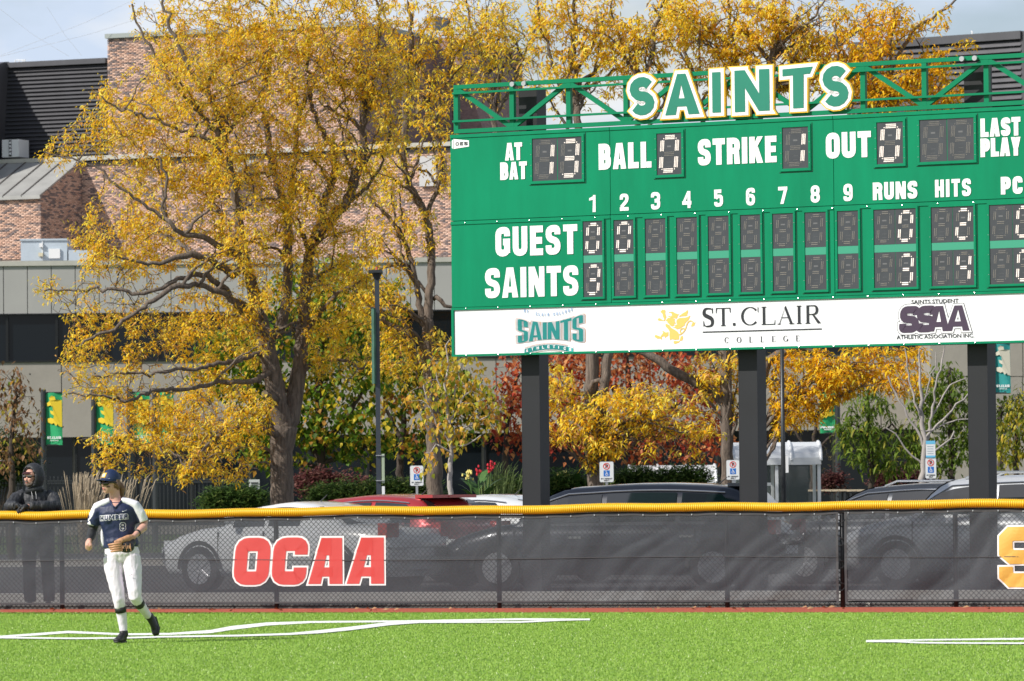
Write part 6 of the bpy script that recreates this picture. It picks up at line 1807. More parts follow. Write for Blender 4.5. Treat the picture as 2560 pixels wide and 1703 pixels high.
def auto_limbs(lb, A, n, seed, lo=.5, hi=2.4):
    """long sweeping side branches from the traced limbs towards points of the crown"""
    r_ = np.random.default_rng(seed); out = []
    N_ = np.array([tuple(p) for l in lb for p, r in l]); R_ = np.array([r for l in lb for p, r in l])
    N2, R2 = [], []
    for l in lb:
        for (p, r), (q, s) in zip(l[:-1], l[1:]):
            for t in (.25, .5, .75): N2.append(tuple(p.lerp(q, t))); R2.append(r + (s - r) * t)
    N_ = np.concatenate([N_, np.array(N2)]); R_ = np.concatenate([R_, np.array(R2)])
    m = N_[:, 2] > N_[:, 2].min() + 1.6; N_, R_ = N_[m], R_[m]
    for t in A[r_.permutation(len(A))[:n]]:
        d = np.linalg.norm(N_ - t, axis=1)
        sc = np.abs(d - 1.2) + 1.6 * np.maximum(0, N_[:, 2] - t[2] + .25) + np.where((d < lo) | (d > hi), 3, 0)
        i = int(sc.argmin())
        if sc[i] > 2.6: continue
        p = N_[i]; L_ = d[i]; h = t - p; h[2] = 0; hn = h / max(1e-6, np.linalg.norm(h))
        c1 = p + hn * L_ * .22 + np.array([0, 0, L_ * .38]) + r_.normal(0, .05, 3); e = p + (t - p) * 1.12
        r0 = min(R_[i] * .6, .034); pts = []
        for k in range(6):
            q = k / 5; x = p * (1 - q) ** 2 + c1 * 2 * q * (1 - q) + e * q * q + (r_.normal(0, .018, 3) if 0 < k else 0)
            pts.append((Vector(x), r0 * (1 - q) ** .8 + .0055))
        out.append(pts)
        N_ = np.concatenate([N_, np.array([tuple(pp) for pp, _ in pts[2:5]])]); R_ = np.concatenate([R_, [r for _, r in pts[2:5]]])
    return out
def tree(name, label, Y, limbs, blobs, seed, step=.11, infl=1.1, kill=.17, bark=None, leaf=None, maxn=9000, tip=.0042, group=None, base_px=None, leaves=(2, .32), Ls=(.09, .17), Ws=(.025, .045), pal=PAL_Y, wt=WT_Y, kind='frond', spread=.05, drift=(0, 0, .14), leaf_r=.011, ground=True, flat=1.0, droop=1.0, dens=None, bm=1.0, auto=0, clump=False):
    blobs = [(b[0], b[1], b[2], b[3], int(b[4] * bm)) + tuple(b[5:]) for b in blobs]
    lb = [limb(l, Y) for l in limbs]
    if ground:
        p = lb[0][0][0]; lb[0].insert(0, (Vector((p.x, p.y, -.03)), lb[0][0][1] * 1.12))
    b = lb[0][0][0]
    t = thing(name, label, 'tree', (b.x, b.y, 0), group=group)
    A = blob_points(blobs, Y, seed, flat)
    A = A[A[:, 2] > .5]
    if auto: lb = lb + auto_limbs(lb, A, auto, seed + 3)
    pos, par, fix = grow([[(tuple(p), r) for p, r in l] for l in lb], A, step, infl, kill, seed, maxn, drift)
    r = radii(pos, par, fix, tip)
    thick = np.array(fix) > 0
    wood('trunk', pos, par, r, bark or M_bark, t)
    if leaves[0]:
        sel = np.nonzero(((r < leaf_r) & (~thick)) | (thick & (fix < .028)))[0]
        rr = np.random.default_rng(seed + 5)
        if dens is not None:
            keep = rr.random(len(sel)) < dens(pos[sel])
        else: keep = rr.random(len(sel)) < leaves[1] + .0
        if clump:
            nv = np.array([mnoise.noise(Vector(p) * 1.25 + Vector((seed, 0, 0))) for p in pos[sel]])
            keep &= rr.random(len(sel)) < np.clip((nv + .36) * 2.1, .15, 1)
        fronds('foliage', pos[sel[keep]], leaves[0], Ls, Ws, pal, wt, seed + 9, t, spread, droop, kind=kind)
    return t, pos, par, r

# ---- T1 the big honey locust
L1 = [
 [(704, 1262, 30), (703, 1200, 28.5), (701, 1130, 28), (705, 1085, 33), (706, 1066, 36)],
 [(706, 1070, 26), (694, 1010, 23, -.1), (680, 930, 23, -.2), (668, 880, 22, -.3), (655, 820, 19, -.4), (640, 760, 17, -.4), (628, 710, 14, -.5), (612, 650, 12.5, -.6), (600, 590, 12, -.7), (590, 500, 11, -.8), (575, 420, 9.5, -.9), (562, 360, 9, -1), (548, 300, 7.5, -1), (522, 240, 6.5, -1.1), (486, 195, 6, -1.2), (455, 130, 5, -1.3), (420, 50, 4, -1.3), (400, -20, 3, -1.3)],
 [(708, 1070, 27), (728, 1030, 22, .1), (742, 960, 20, .2), (750, 900, 18, .3), (757, 830, 17, .4), (762, 760, 15, .5), (766, 700, 14, .6), (774, 640, 13, .6), (786, 600, 13, .7), (803, 560, 12, .8), (813, 500, 10, .9), (836, 430, 9, 1), (840, 370, 8, 1.1), (800, 320, 6, 1.2), (775, 250, 5, 1.3), (770, 150, 4, 1.3), (790, 40, 3, 1.3)],
 [(790, 596, 13, .7), (826, 552, 13, .5), (866, 510, 12, .3), (892, 440, 10, .2), (915, 372, 8, 0), (905, 300, 6, 0), (930, 200, 5, 0), (950, 90, 4, 0), (940, 0, 3, 0)],
 [(662, 850, 14, -.2), (698, 830, 13, .4), (712, 778, 13, .8), (720, 700, 12, 1), (722, 600, 12, 1.2), (718, 540, 12, 1.2), (702, 480, 10, 1.3), (684, 430, 9, 1.4), (672, 380, 8, 1.4), (667, 310, 8, 1.5), (650, 260, 6, 1.5), (672, 180, 5, 1.6), (690, 80, 4, 1.6), (680, -10, 3, 1.6)],
 [(716, 540, 9, 1.2), (732, 450, 7, 1.5), (742, 360, 7, 1.6), (748, 290, 6, 1.6), (770, 230, 5, 1.7), (812, 160, 4, 1.7), (850, 70, 3, 1.7)],
 [(606, 660, 10, -.6), (582, 690, 9, -.9), (549, 667, 9, -1.2), (515, 645, 9, -1.4), (478, 634, 9, -1.6), (437, 644, 7, -1.8), (400, 660, 5, -2), (350, 655, 4, -2.1), (290, 640, 3, -2.2)],
 [(624, 770, 10, -.5), (590, 755, 9, -.9), (558, 718, 8, -1.2), (520, 688, 7, -1.4), (478, 687, 7, -1.6), (437, 703, 6, -1.8), (402, 722, 5, -1.9), (348, 734, 5, -2), (268, 722, 4, -2.1), (200, 726, 3, -2.1), (110, 728, 2, -2.1)],
 [(636, 800, 10, -.5), (600, 770, 9, -1), (560, 732, 8, -1.3), (518, 718, 7, -1.5), (487, 709, 7, -1.7), (446, 714, 7, -1.9), (415, 729, 7, -2), (384, 752, 6, -2.1), (348, 774, 5, -2.2), (305, 802, 5, -2.3), (270, 830, 4, -2.3), (190, 865, 3, -2.3)],
 [(604, 640, 10, -.6), (560, 620, 9, -1), (520, 598, 8, -1.2), (470, 588, 7, -1.4), (438, 574, 6, -1.5), (412, 546, 5, -1.5), (406, 508, 4, -1.5), (418, 448, 4, -1.5), (396, 390, 3, -1.5)],
 [(412, 548, 5, -1.5), (360, 510, 4, -1.6), (300, 470, 3.5, -1.7), (245, 420, 3, -1.7), (180, 395, 2.5, -1.7), (110, 380, 2, -1.7)],
 [(575, 400, 7, -.9), (540, 360, 6, -1.1), (505, 342, 5, -1.2), (455, 330, 4, -1.3), (400, 300, 3.5, -1.4), (340, 285, 3, -1.5), (280, 262, 2.5, -1.5), (232, 230, 2, -1.5)],
 [(562, 360, 7, -1), (500, 280, 6, -1.3), (440, 215, 5, -1.4), (390, 150, 4, -1.4), (350, 70, 3, -1.4), (330, 10, 2.5, -1.4)],
 [(690, 1085, 11, -.2), (650, 1062, 8, -.6), (600, 1066, 6, -1), (560, 1080, 5, -1.2), (520, 1110, 4, -1.4), (480, 1150, 3, -1.6), (455, 1215, 2, -1.7)],
 [(676, 930, 9, -.3), (640, 950, 7, -.8), (560, 955, 6, -1.2), (450, 975, 5, -1.6), (380, 975, 5, -1.9), (325, 1000, 4, -2), (250, 990, 3, -2.1), (165, 985, 2, -2.1)],
 [(660, 880, 7, -.3), (600, 900, 6, -.9), (500, 920, 5, -1.5), (400, 930, 4, -1.9), (310, 935, 3, -2.2), (230, 940, 2.5, -2.3)],
 [(746, 930, 7, .3), (790, 900, 6, .2), (850, 900, 4, 0), (910, 920, 3, 0)],
 [(757, 840, 7, .4), (800, 780, 6, .2), (850, 730, 5, 0), (900, 700, 4, -.1)],
 [(866, 510, 6, .3), (920, 470, 4, .3), (960, 400, 3, .3), (975, 330, 3, .3)],
]
B1 = [(560, 150, 230, 170, 620), (760, 120, 210, 170, 560), (420, 380, 200, 160, 480), (600, 420, 240, 170, 420), (830, 400, 140, 190, 330), (330, 600, 170, 110, 420), (550, 620, 190, 100, 260),
      (290, 760, 165, 80, 360), (470, 800, 180, 90, 330), (250, 920, 125, 80, 330), (450, 1000, 210, 85, 560), (400, 1120, 190, 90, 520), (560, 1130, 110, 90, 300, -1.2), (830, 680, 130, 130, 260), (950, 220, 110, 200, 330), (170, 385, 80, 45, 90),
      (850, 860, 100, 120, 200), (130, 728, 60, 30, 60), (420, 60, 90, 90, 160), (640, 760, 90, 140, 160, -1), (560, 880, 110, 80, 180), (600, 20, 260, 90, 420), (870, 20, 140, 110, 260), (280, 300, 80, 90, 130), (620, 1030, 80, 70, 170, -1.2)]
B1 += [(560, 330, 70, 190, 240, -1.7), (610, 560, 70, 120, 150, -1.6), (660, 800, 60, 100, 90, -1.5), (470, 180, 90, 110, 160, -1.9), (760, 500, 80, 130, 120, -1.0), (700, 250, 130, 120, 160, -.6)]
B1 = [(b[0], b[1], b[2], b[3], int(b[4] * 1.25)) + tuple(b[5:]) for b in B1]
t1, pos1, par1, r1 = tree('honey_locust_tree', 'largest yellow honey locust, its forked trunk left of the lamp post', 92, L1, B1, 11, step=.095, infl=.9, kill=.15, maxn=21000, bm=1.5, auto=230, clump=True, tip=.0052, leaves=(11, .88), Ls=(.065, .13), Ws=(.02, .038), group='yellow honey locust trees')
c = P(664, 985, 91.6); cs = MB(); s_ = 92 / FPX
cs.tube([P(690, 1000, 91.8), P(672, 990, 91.5), P(663, 985, 91.35)], [14 * s_, 12 * s_, 11 * s_], 12); cs.build('cut_stub', M_bark, t1, smooth=True)
MB().tube([P(663, 985, 91.36), P(661, 984, 91.32)], [8.5 * s_, 8 * s_], 12).build('cut_face', mat('cut_wood', (.62, .50, .34), .8, var=.2, vscale=30), t1)

# ---- T2 second locust behind the linden
L2 = [
 [(1086, 1262, 21), (1085, 1150, 19), (1080, 1050, 17), (1074, 950, 15), (1070, 880, 15), (1068, 800, 15)],
 [(1068, 800, 13), (1072, 740, 10.5), (1078, 680, 10), (1079, 610, 10), (1064, 540, 10), (1040, 490, 9), (1016, 440, 9), (1006, 390, 8), (1014, 310, 8), (1012, 240, 7), (1020, 170, 6), (1030, 90, 5), (1020, 10, 4)],
 [(1062, 810, 9), (1046, 762, 8), (1038, 700, 7), (1030, 655, 6.5), (1008, 597, 6), (970, 540, 5), (930, 500, 4.5), (900, 470, 3)],
 [(1064, 545, 6), (1092, 480, 6), (1105, 400, 5), (1090, 330, 5), (1100, 250, 4), (1130, 160, 4), (1120, 60, 3)],
 [(1072, 748, 6, .2), (1090, 742, 6), (1103, 752, 6), (1112, 765, 5), (1130, 768, 4), (1170, 790, 3, .5)],
 [(1064, 880, 7), (1049, 856, 7), (1029, 838, 7), (1006, 824, 6), (986, 816, 6), (956, 800, 5.5), (933, 787, 5), (905, 745, 4), (880, 700, 3)],
 [(1031, 670, 4), (1000, 660, 4), (975, 665, 3.5), (950, 672, 3), (920, 700, 2)],
 [(1012, 330, 4), (1040, 290, 4), (1075, 240, 3.5), (1090, 200, 3)],
 [(1006, 390, 4), (970, 350, 4), (950, 290, 3)],
]
B2 = [(1020, 80, 90, 120, 200), (1080, 280, 80, 130, 150), (975, 440, 80, 110, 180), (1130, 80, 90, 90, 110), (1050, 580, 70, 70, 70), (940, 740, 90, 100, 180), (940, 600, 60, 60, 80), (1110, 420, 60, 90, 60), (980, 880, 80, 70, 130), (1200, 150, 80, 90, 70), (1090, 900, 60, 90, 120), (1240, 60, 70, 80, 60)]
tree('honey_locust_tree', 'thin leaning honey locust with bare upper twigs just left of the scoreboard edge', 97, L2, B2, 23, step=.11, infl=1.0, kill=.19, leaves=(8, .75), bm=3.4, group='yellow honey locust trees', maxn=6000, auto=45, tip=.005)
# ---- slim locust whose crown stands in the sky left of the sign letters
L2b = [[(1338, 1262, 12), (1338, 1100, 11), (1336, 900, 10), (1300, 600, 8), (1250, 400, 8), (1232, 300, 7), (1228, 230, 6), (1213, 205, 6)],
       [(1213, 205, 5.5), (1208, 176, 5), (1190, 120, 4), (1172, 60, 3.5), (1165, -10, 3)], [(1213, 200, 5), (1232, 150, 4), (1250, 90, 4), (1258, 20, 3)], [(1232, 300, 4), (1270, 230, 4), (1300, 160, 3.5), (1330, 90, 3), (1345, 20, 2.5)], [(1208, 176, 3), (1180, 190, 3), (1150, 170, 2.5)]]
tree('honey_locust_tree', 'slender sparse tree rising behind the left end of the green truss', 104, L2b, [(1190, 60, 90, 100, 150), (1290, 90, 100, 110, 150), (1170, 200, 60, 60, 50), (1330, 200, 60, 60, 50)], 31, step=.12, infl=1.1, kill=.22, leaves=(5, .6), bm=4, group='yellow honey locust trees', maxn=3000, auto=35, tip=.005)
# ---- T3
L3 = [
 [(1490, 1262, 21), (1486, 1180, 19), (1480, 1100, 18), (1478, 1000, 17), (1480, 900, 16), (1482, 700, 14), (1465, 500, 12), (1448, 330, 10), (1440, 230, 8), (1434, 130, 7), (1438, 50, 5), (1440, -20, 4)],
 [(1484, 1150, 13, -.2), (1500, 1080, 12, -.2), (1506, 1000, 11, -.1), (1514, 920, 12), (1524, 880, 11), (1545, 600, 9), (1585, 380, 8), (1612, 240, 7), (1625, 150, 6), (1640, 60, 5), (1660, -20, 3)],
 [(1440, 300, 5), (1400, 220, 4.5), (1380, 150, 4), (1350, 60, 3), (1345, -10, 2.5)], [(1436, 180, 5), (1480, 120, 4), (1510, 40, 3)], [(1620, 230, 4.5), (1570, 160, 4), (1540, 80, 3), (1530, 0, 2.5)], [(1590, 370, 5), (1660, 260, 4), (1690, 190, 3.5)],
 [(1478, 990, 7, -.2), (1483, 955, 6, -.3), (1497, 950, 6, -.3), (1510, 962, 6, -.3), (1514, 1010, 6, -.3), (1510, 1080, 6, -.3), (1502, 1130, 7, -.3), (1496, 1160, 3, -.3)],
 [(1500, 1080, 5, -.2), (1570, 1050, 4, -.6), (1640, 1060, 3, -.8), (1720, 1080, 2.5, -1)], [(1484, 1180, 4, -.2), (1430, 1100, 3.5, -.6), (1400, 1090, 2.5, -.8)],
]
B3 = [(1420, 60, 120, 90, 230), (1540, 120, 130, 110, 260), (1370, 170, 80, 90, 90), (1480, 220, 80, 60, 80), (1650, 70, 90, 90, 180), (1610, 1020, 140, 75, 430, -.8), (1470, 1070, 110, 60, 180, -.6), (1710, 1060, 100, 80, 260, -.8), (1390, 1000, 60, 100, 130, -.5), (1600, 1110, 150, 45, 340, -.8), (1700, 1130, 90, 35, 150, -.8)]
tree('honey_locust_tree', 'twin-stemmed honey locust seen between the left and middle scoreboard posts', 86, L3, B3, 37, step=.11, infl=1.0, kill=.18, leaves=(13, .85), bm=3.4, group='yellow honey locust trees', maxn=8000, auto=60, clump=True, tip=.005)
# ---- T4
L4 = [
 [(1822, 1262, 17), (1818, 1150, 15), (1815, 1000, 14), (1812, 890, 15), (1812, 700, 14), (1840, 500, 13), (1885, 300, 10), (1908, 200, 9), (1930, 140, 8), (1948, 60, 6), (1960, -20, 5)],
 [(1812, 1010, 11), (1780, 975, 12), (1742, 958, 12), (1690, 931, 12), (1652, 903, 11), (1615, 884, 9), (1560, 850, 8), (1500, 800, 6)],
 [(1830, 540, 8), (1780, 380, 7), (1750, 260, 6), (1720, 150, 5), (1700, 50, 4), (1710, -20, 3)], [(1890, 290, 5), (1850, 200, 5), (1830, 100, 4), (1820, 0, 3)], [(1925, 160, 5), (1990, 110, 4), (2040, 40, 3), (2060, -20, 2)], [(1905, 230, 5), (1985, 200, 4), (2050, 170, 3)],
]
B4 = [(1860, 60, 120, 90, 420), (1980, 90, 110, 110, 460), (1750, 110, 90, 110, 330), (1900, 170, 110, 60, 250), (2060, 60, 80, 90, 260), (1690, 40, 70, 70, 150), (1800, 930, 90, 70, 130), (2080, 190, 80, 70, 240)]
tree('honey_locust_tree', 'dense yellow honey locust towering behind the SAINTS sign letters', 87, L4, B4, 41, step=.11, infl=1.0, kill=.17, leaves=(15, .9), bm=3.6, group='yellow honey locust trees', maxn=8000, auto=60, clump=True, tip=.005)
# ---- T5
L5 = [
 [(1892, 1262, 20), (1890, 1100, 19), (1893, 1000, 17), (1905, 945, 14), (1918, 905, 12), (1945, 885, 10), (1990, 865, 8), (2060, 760, 8), (2120, 600, 8), (2160, 400, 7), (2200, 250, 6), (2250, 130, 5), (2290, 70, 4), (2370, 20, 3), (2400, -10, 2)],
 [(1990, 866, 6), (2060, 880, 5), (2130, 920, 4), (2190, 960, 3)], [(1905, 950, 6), (1960, 960, 5), (2010, 1000, 4), (2040, 1050, 3)], [(2160, 400, 5), (2120, 280, 4), (2100, 180, 4), (2090, 60, 3)], [(2200, 250, 4), (2280, 200, 3), (2360, 170, 2)],
 [(2120, 600, 5), (2250, 420, 4), (2300, 300, 3), (2350, 210, 2.5)],
]
B5 = [(2060, 940, 130, 75, 480), (1980, 1000, 70, 80, 240), (2190, 910, 120, 60, 300), (2270, 960, 60, 50, 100), (2230, 200, 120, 70, 420), (2130, 120, 90, 90, 330), (2330, 180, 70, 60, 190), (2200, 60, 110, 70, 220), (2340, 60, 50, 50, 40), (2420, 110, 35, 25, 40), (2380, 230, 50, 40, 90), (1950, 910, 50, 40, 70)]
tree('honey_locust_tree', 'orange-yellow honey locust right of the middle post, reaching over the truss', 86.5, L5, B5, 43, step=.11, infl=1.05, kill=.17, leaves=(15, .9), bm=3.6, group='yellow honey locust trees', maxn=8000, auto=60, clump=True, tip=.005,
     pal=np.array([(1.0, 0.62, 0.02), (1.0, 0.72, 0.06), (0.95, 0.50, 0.02), (0.70, 0.58, 0.05), (0.72, 0.38, 0.07)]))
# ---- T6 maple with green and yellow leaves
PAL_G = np.array([(0.07, 0.14, 0.012), (0.13, 0.24, 0.02), (0.24, 0.34, 0.03), (0.72, 0.56, 0.04), (0.55, 0.28, 0.05)])
L6 = [[(812, 1262, 15), (808, 1200, 14), (800, 1150, 13), (795, 1080, 12), (800, 900, 9), (810, 750, 6)], [(800, 1150, 8), (740, 1050, 6), (690, 950, 4), (640, 900, 3)], [(800, 1130, 8), (870, 1040, 6), (930, 940, 5), (950, 850, 3)], [(800, 950, 6), (730, 820, 5), (690, 740, 3)], [(800, 900, 6), (870, 780, 4), (900, 700, 3)], [(800, 1170, 6), (700, 1150, 5), (640, 1120, 3)], [(802, 1160, 6), (900, 1120, 5), (960, 1110, 3)]]
B6 = [(800, 730, 130, 100, 330), (880, 880, 130, 120, 420), (790, 1040, 170, 120, 600), (640, 900, 120, 130, 420), (890, 1090, 110, 80, 330), (670, 1090, 110, 90, 330), (540, 900, 70, 90, 160), (960, 760, 60, 90, 130)]
tree('maple_tree', 'bushy green and yellow maple behind the big forked trunk', 108, L6, B6, 53, step=.14, infl=1.3, kill=.24, bark=M_bark3, leaves=(9, .6), Ls=(.10, .19), Ws=(.09, .16), pal=PAL_G, wt=[.26, .26, .18, .22, .08], kind='broad', spread=.12, leaf_r=.02, maxn=6000, bm=1.8)
# ---- T8 red maples
PAL_R = np.array([(0.50, 0.11, 0.035), (0.60, 0.20, 0.07), (0.30, 0.045, 0.025), (0.70, 0.34, 0.13), (0.42, 0.05, 0.03)])
L8 = [[(1590, 1262, 13), (1588, 1150, 11), (1580, 1050, 9), (1570, 950, 7), (1560, 850, 5)], [(1588, 1150, 6), (1480, 1080, 5), (1400, 1020, 4)], [(1585, 1100, 6), (1680, 1020, 5), (1760, 960, 4)], [(1578, 1030, 5), (1500, 940, 4), (1440, 880, 3)]]
B8 = [(1560, 920, 170, 80, 560), (1430, 960, 100, 100, 360), (1700, 960, 130, 90, 420), (1600, 1090, 230, 75, 640), (1780, 1090, 70, 70, 160), (1690, 1140, 110, 35, 160)]
tree('red_maple_tree', 'rusty red maple filling the gap between left and middle posts', 112, L8, B8, 59, step=.16, infl=1.5, kill=.25, bark=M_bark3, leaves=(9, .6), Ls=(.09, .16), Ws=(.08, .13), pal=PAL_R, wt=[.28, .26, .16, .2, .1], kind='broad', spread=.13, leaf_r=.02, bm=2, maxn=5000, group='red maples behind the parking lot')
L8b = [[(1262, 1262, 9), (1262, 1150, 8), (1270, 1050, 6), (1290, 950, 4)], [(1265, 1120, 5), (1330, 1080, 4), (1390, 1020, 3)]]
tree('red_maple_tree', 'dark red maple around the left scoreboard post', 110, L8b, [(1320, 960, 90, 100, 330), (1270, 1040, 60, 90, 230), (1350, 1090, 80, 60, 200)], 61, step=.16, infl=1.5, kill=.25, bark=M_bark3, leaves=(9, .6), Ls=(.09, .16), Ws=(.08, .13), pal=PAL_R, wt=[.3, .2, .2, .15, .15], kind='broad', spread=.13, leaf_r=.02, bm=2, maxn=3000, group='red maples behind the parking lot')
L6b = [[(1000, 1262, 10), (1000, 1150, 9), (1010, 1050, 7), (1020, 950, 5)], [(1000, 1140, 6), (1080, 1060, 5), (1150, 1000, 3)], [(1005, 1100, 6), (960, 1020, 4)]]
tree('maple_tree', 'dark green and orange maple behind the small linden', 114, L6b, [(1010, 960, 80, 110, 380), (1110, 980, 90, 110, 380), (1060, 1100, 90, 60, 200), (1190, 1040, 60, 80, 180)], 57, step=.14, infl=1.3, kill=.24, bark=M_bark3, leaves=(9, .6), Ls=(.10, .19), Ws=(.09, .15), pal=np.array([(0.06, 0.12, 0.012), (0.11, 0.2, 0.02), (0.5, 0.3, 0.03), (0.66, 0.5, 0.04), (0.38, 0.14, 0.04)]), wt=[.3, .22, .16, .2, .12], kind='broad', spread=.12, leaf_r=.02, maxn=5000, bm=1.8)
# ---- T7 young linden, big leaves, near
PAL_L = np.array([(0.70, 0.45, 0.05), (0.62, 0.52, 0.06), (0.36, 0.40, 0.04), (0.66, 0.34, 0.06), (0.24, 0.33, 0.03)])
L7 = [[(1125, 1275, 7), (1126, 1180, 6.5), (1125, 1090, 5.5), (1120, 1040, 4.5), (1115, 980, 3.5), (1120, 900, 2.5), (1124, 850, 1.5)], [(1124, 1110, 3.5), (1090, 1060, 2.5), (1070, 1010, 2), (1060, 960, 1.5)], [(1125, 1100, 3.5), (1160, 1070, 2.5), (1200, 1050, 2), (1240, 1020, 1.5)], [(1122, 1060, 3), (1160, 990, 2), (1190, 940, 1.5)], [(1118, 1020, 3), (1150, 950, 2), (1160, 890, 1.5)], [(1116, 1010, 3), (1090, 930, 2), (1080, 900, 1.5)], [(1125, 1130, 3), (1090, 1110, 2), (1065, 1150, 1.5)], [(1125, 1120, 3), (1170, 1110, 2), (1200, 1090, 1.5)]]
B7 = [(1150, 850, 60, 40, 40), (1030, 990, 30, 40, 25), (1090, 960, 60, 75, 90), (1150, 930, 60, 60, 90), (1200, 1000, 75, 75, 130), (1080, 1060, 50, 60, 60), (1150, 1090, 60, 40, 60), (1070, 1150, 30, 45, 40), (1245, 1040, 40, 50, 50), (1120, 900, 60, 40, 60)]
tree('young_linden_tree', 'young linden with big yellow green leaves left of the left post', 78, L7, B7, 67, step=.09, infl=.9, kill=.14, bark=M_bark2, leaves=(3, .62), Ls=(.075, .13), Ws=(.06, .095), pal=PAL_L, wt=[.32, .26, .14, .16, .12], kind='broad', spread=.05, leaf_r=.02, tip=.003, maxn=2500, droop=1.3, bm=1.9)
# ---- T9 weeping green, T10 green column
PAL_W = np.array([(0.10, 0.17, 0.02), (0.17, 0.25, 0.03), (0.25, 0.33, 0.05), (0.07, 0.12, 0.015), (0.38, 0.36, 0.05)])
tree('weeping_shrub_tree', 'small weeping green tree right of the bus shelter', 106, [[(2180, 1262, 8), (2178, 1180, 7), (2175, 1080, 6), (2170, 1020, 4)], [(2178, 1100, 4), (2130, 1060, 3), (2110, 1090, 2)], [(2178, 1090, 4), (2230, 1060, 3), (2260, 1090, 2)]], [(2150, 1090, 65, 85, 420), (2240, 1130, 75, 65, 380), (2170, 1010, 55, 55, 230), (2290, 1100, 50, 60, 200)], 71, step=.13, infl=1.2, kill=.2, bark=M_bark3, leaves=(9, .75), Ls=(.14, .24), Ws=(.035, .06), pal=PAL_W, wt=[.25, .3, .2, .15, .1], spread=.08, leaf_r=.02, maxn=4500, droop=1.4, bm=1.5)
tree('hornbeam_tree', 'upright green tree between the bare tree and the right scoreboard post', 112, [[(2380, 1262, 9), (2378, 1150, 8), (2375, 1000, 6), (2375, 920, 4)]], [(2370, 980, 60, 75, 400), (2400, 1060, 55, 90, 380), (2330, 1010, 60, 70, 220), (2350, 1140, 80, 50, 240)], 73, step=.14, infl=1.3, kill=.2, bark=M_bark3, leaves=(9, .75), Ls=(.11, .2), Ws=(.06, .09), pal=PAL_W, wt=[.3, .3, .15, .2, .05], kind='broad', spread=.1, leaf_r=.02, maxn=4500, bm=1.6)
PAL_O = np.array([(0.30, 0.30, 0.03), (0.48, 0.42, 0.04), (0.16, 0.20, 0.02), (0.55, 0.40, 0.04), (0.10, 0.14, 0.02)])
tree('yellowing_shrub_tree', 'yellow green leafy tree at the right edge beyond the last post', 104, [[(2540, 1262, 8), (2540, 1150, 7), (2535, 1060, 5)]], [(2530, 1100, 50, 85, 400), (2580, 1050, 60, 90, 260), (2550, 1020, 40, 50, 120)], 79, step=.13, infl=1.2, kill=.2, bark=M_bark3, leaves=(9, .7), Ls=(.12, .2), Ws=(.05, .08), pal=PAL_O, wt=[.25, .25, .2, .15, .15], kind='broad', spread=.1, leaf_r=.02, maxn=3000, bm=1.8)
tree('dark_yew_tree', 'dark evergreen under the teal banner near the right edge', 116, [[(2500, 1262, 9), (2500, 1100, 7), (2500, 1020, 5)]], [(2505, 1060, 45, 75, 330), (2540, 1010, 40, 40, 150)], 83, step=.14, infl=1.2, kill=.2, bark=M_bark3, leaves=(8, .75), Ls=(.1, .18), Ws=(.04, .07), pal=PAL_W * .45, wt=[.3, .3, .15, .2, .05], spread=.1, leaf_r=.02, maxn=2500)
# ---- T11 bare pale young tree
L11 = [[(2308, 1275, 9), (2310, 1180, 8), (2312, 1120, 7), (2308, 1080, 6), (2306, 1000, 4.5), (2300, 940, 3), (2298, 880, 2)], [(2312, 1130, 4), (2290, 1070, 3.5), (2262, 1020, 3), (2240, 985, 2.5), (2220, 940, 2)], [(2312, 1110, 4), (2330, 1040, 3.5), (2335, 980, 3), (2355, 900, 2), (2362, 860, 1.5)], [(2310, 1100, 4), (2345, 1060, 3), (2390, 1010, 2.5), (2420, 985, 2)], [(2308, 1060, 3), (2285, 990, 2.5), (2268, 920, 2), (2262, 870, 1.5)],
       [(2312, 1170, 3), (2280, 1140, 2.5), (2250, 1100, 2), (2215, 1070, 1.5)], [(2312, 1150, 3), (2360, 1110, 2.5), (2385, 1080, 2)], [(2310, 1080, 3), (2360, 1060, 2), (2425, 1048, 1.5)], [(2330, 1040, 2.5), (2380, 960, 2), (2418, 945, 1.2)], [(2306, 1010, 2.5), (2325, 950, 2), (2340, 880, 1.2)]]
tree('bare_young_tree', 'leafless pale grey young tree before the green trees at right', 84, L11, [(2310, 960, 100, 90, 90), (2260, 1080, 60, 50, 35), (2380, 1060, 50, 60, 35)], 89, step=.12, infl=1.0, kill=.25, bark=M_bark2, leaves=(0, 0), tip=.0035, maxn=900)
# ---- T13 left edge
PAL_B = np.array([(0.32, 0.17, 0.08), (0.24, 0.12, 0.06), (0.40, 0.24, 0.10), (0.42, 0.34, 0.05), (0.14, 0.09, 0.05)])
tree('browning_tree', 'small brown-leaved tree at the left edge behind the hooded person', 104, [[(30, 1262, 9), (30, 1150, 7), (35, 1050, 5), (40, 960, 3)]], [(45, 1030, 50, 85, 330), (20, 960, 45, 55, 160), (70, 1110, 40, 45, 160), (20, 1130, 50, 50, 200)], 97, step=.14, infl=1.2, kill=.2, bark=M_bark3, leaves=(7, .6), Ls=(.1, .18), Ws=(.05, .08), pal=PAL_B, wt=[.3, .2, .2, .15, .15], kind='broad', spread=.1, leaf_r=.02, maxn=3500, bm=1.8)
tree('young_linden_tree', 'yellow green big-leaved sapling cut by the left edge', 82, [[(-45, 1262, 6), (-40, 1100, 5), (-35, 980, 3)]], [(-20, 1000, 50, 90, 130), (-10, 1120, 45, 60, 90)], 101, step=.10, infl=1.0, kill=.16, bark=M_bark2, leaves=(2, .45), Ls=(.08, .13), Ws=(.06, .09), pal=PAL_L, wt=[.2, .3, .24, .1, .16], kind='broad', spread=.05, leaf_r=.02, maxn=1500, bm=2)
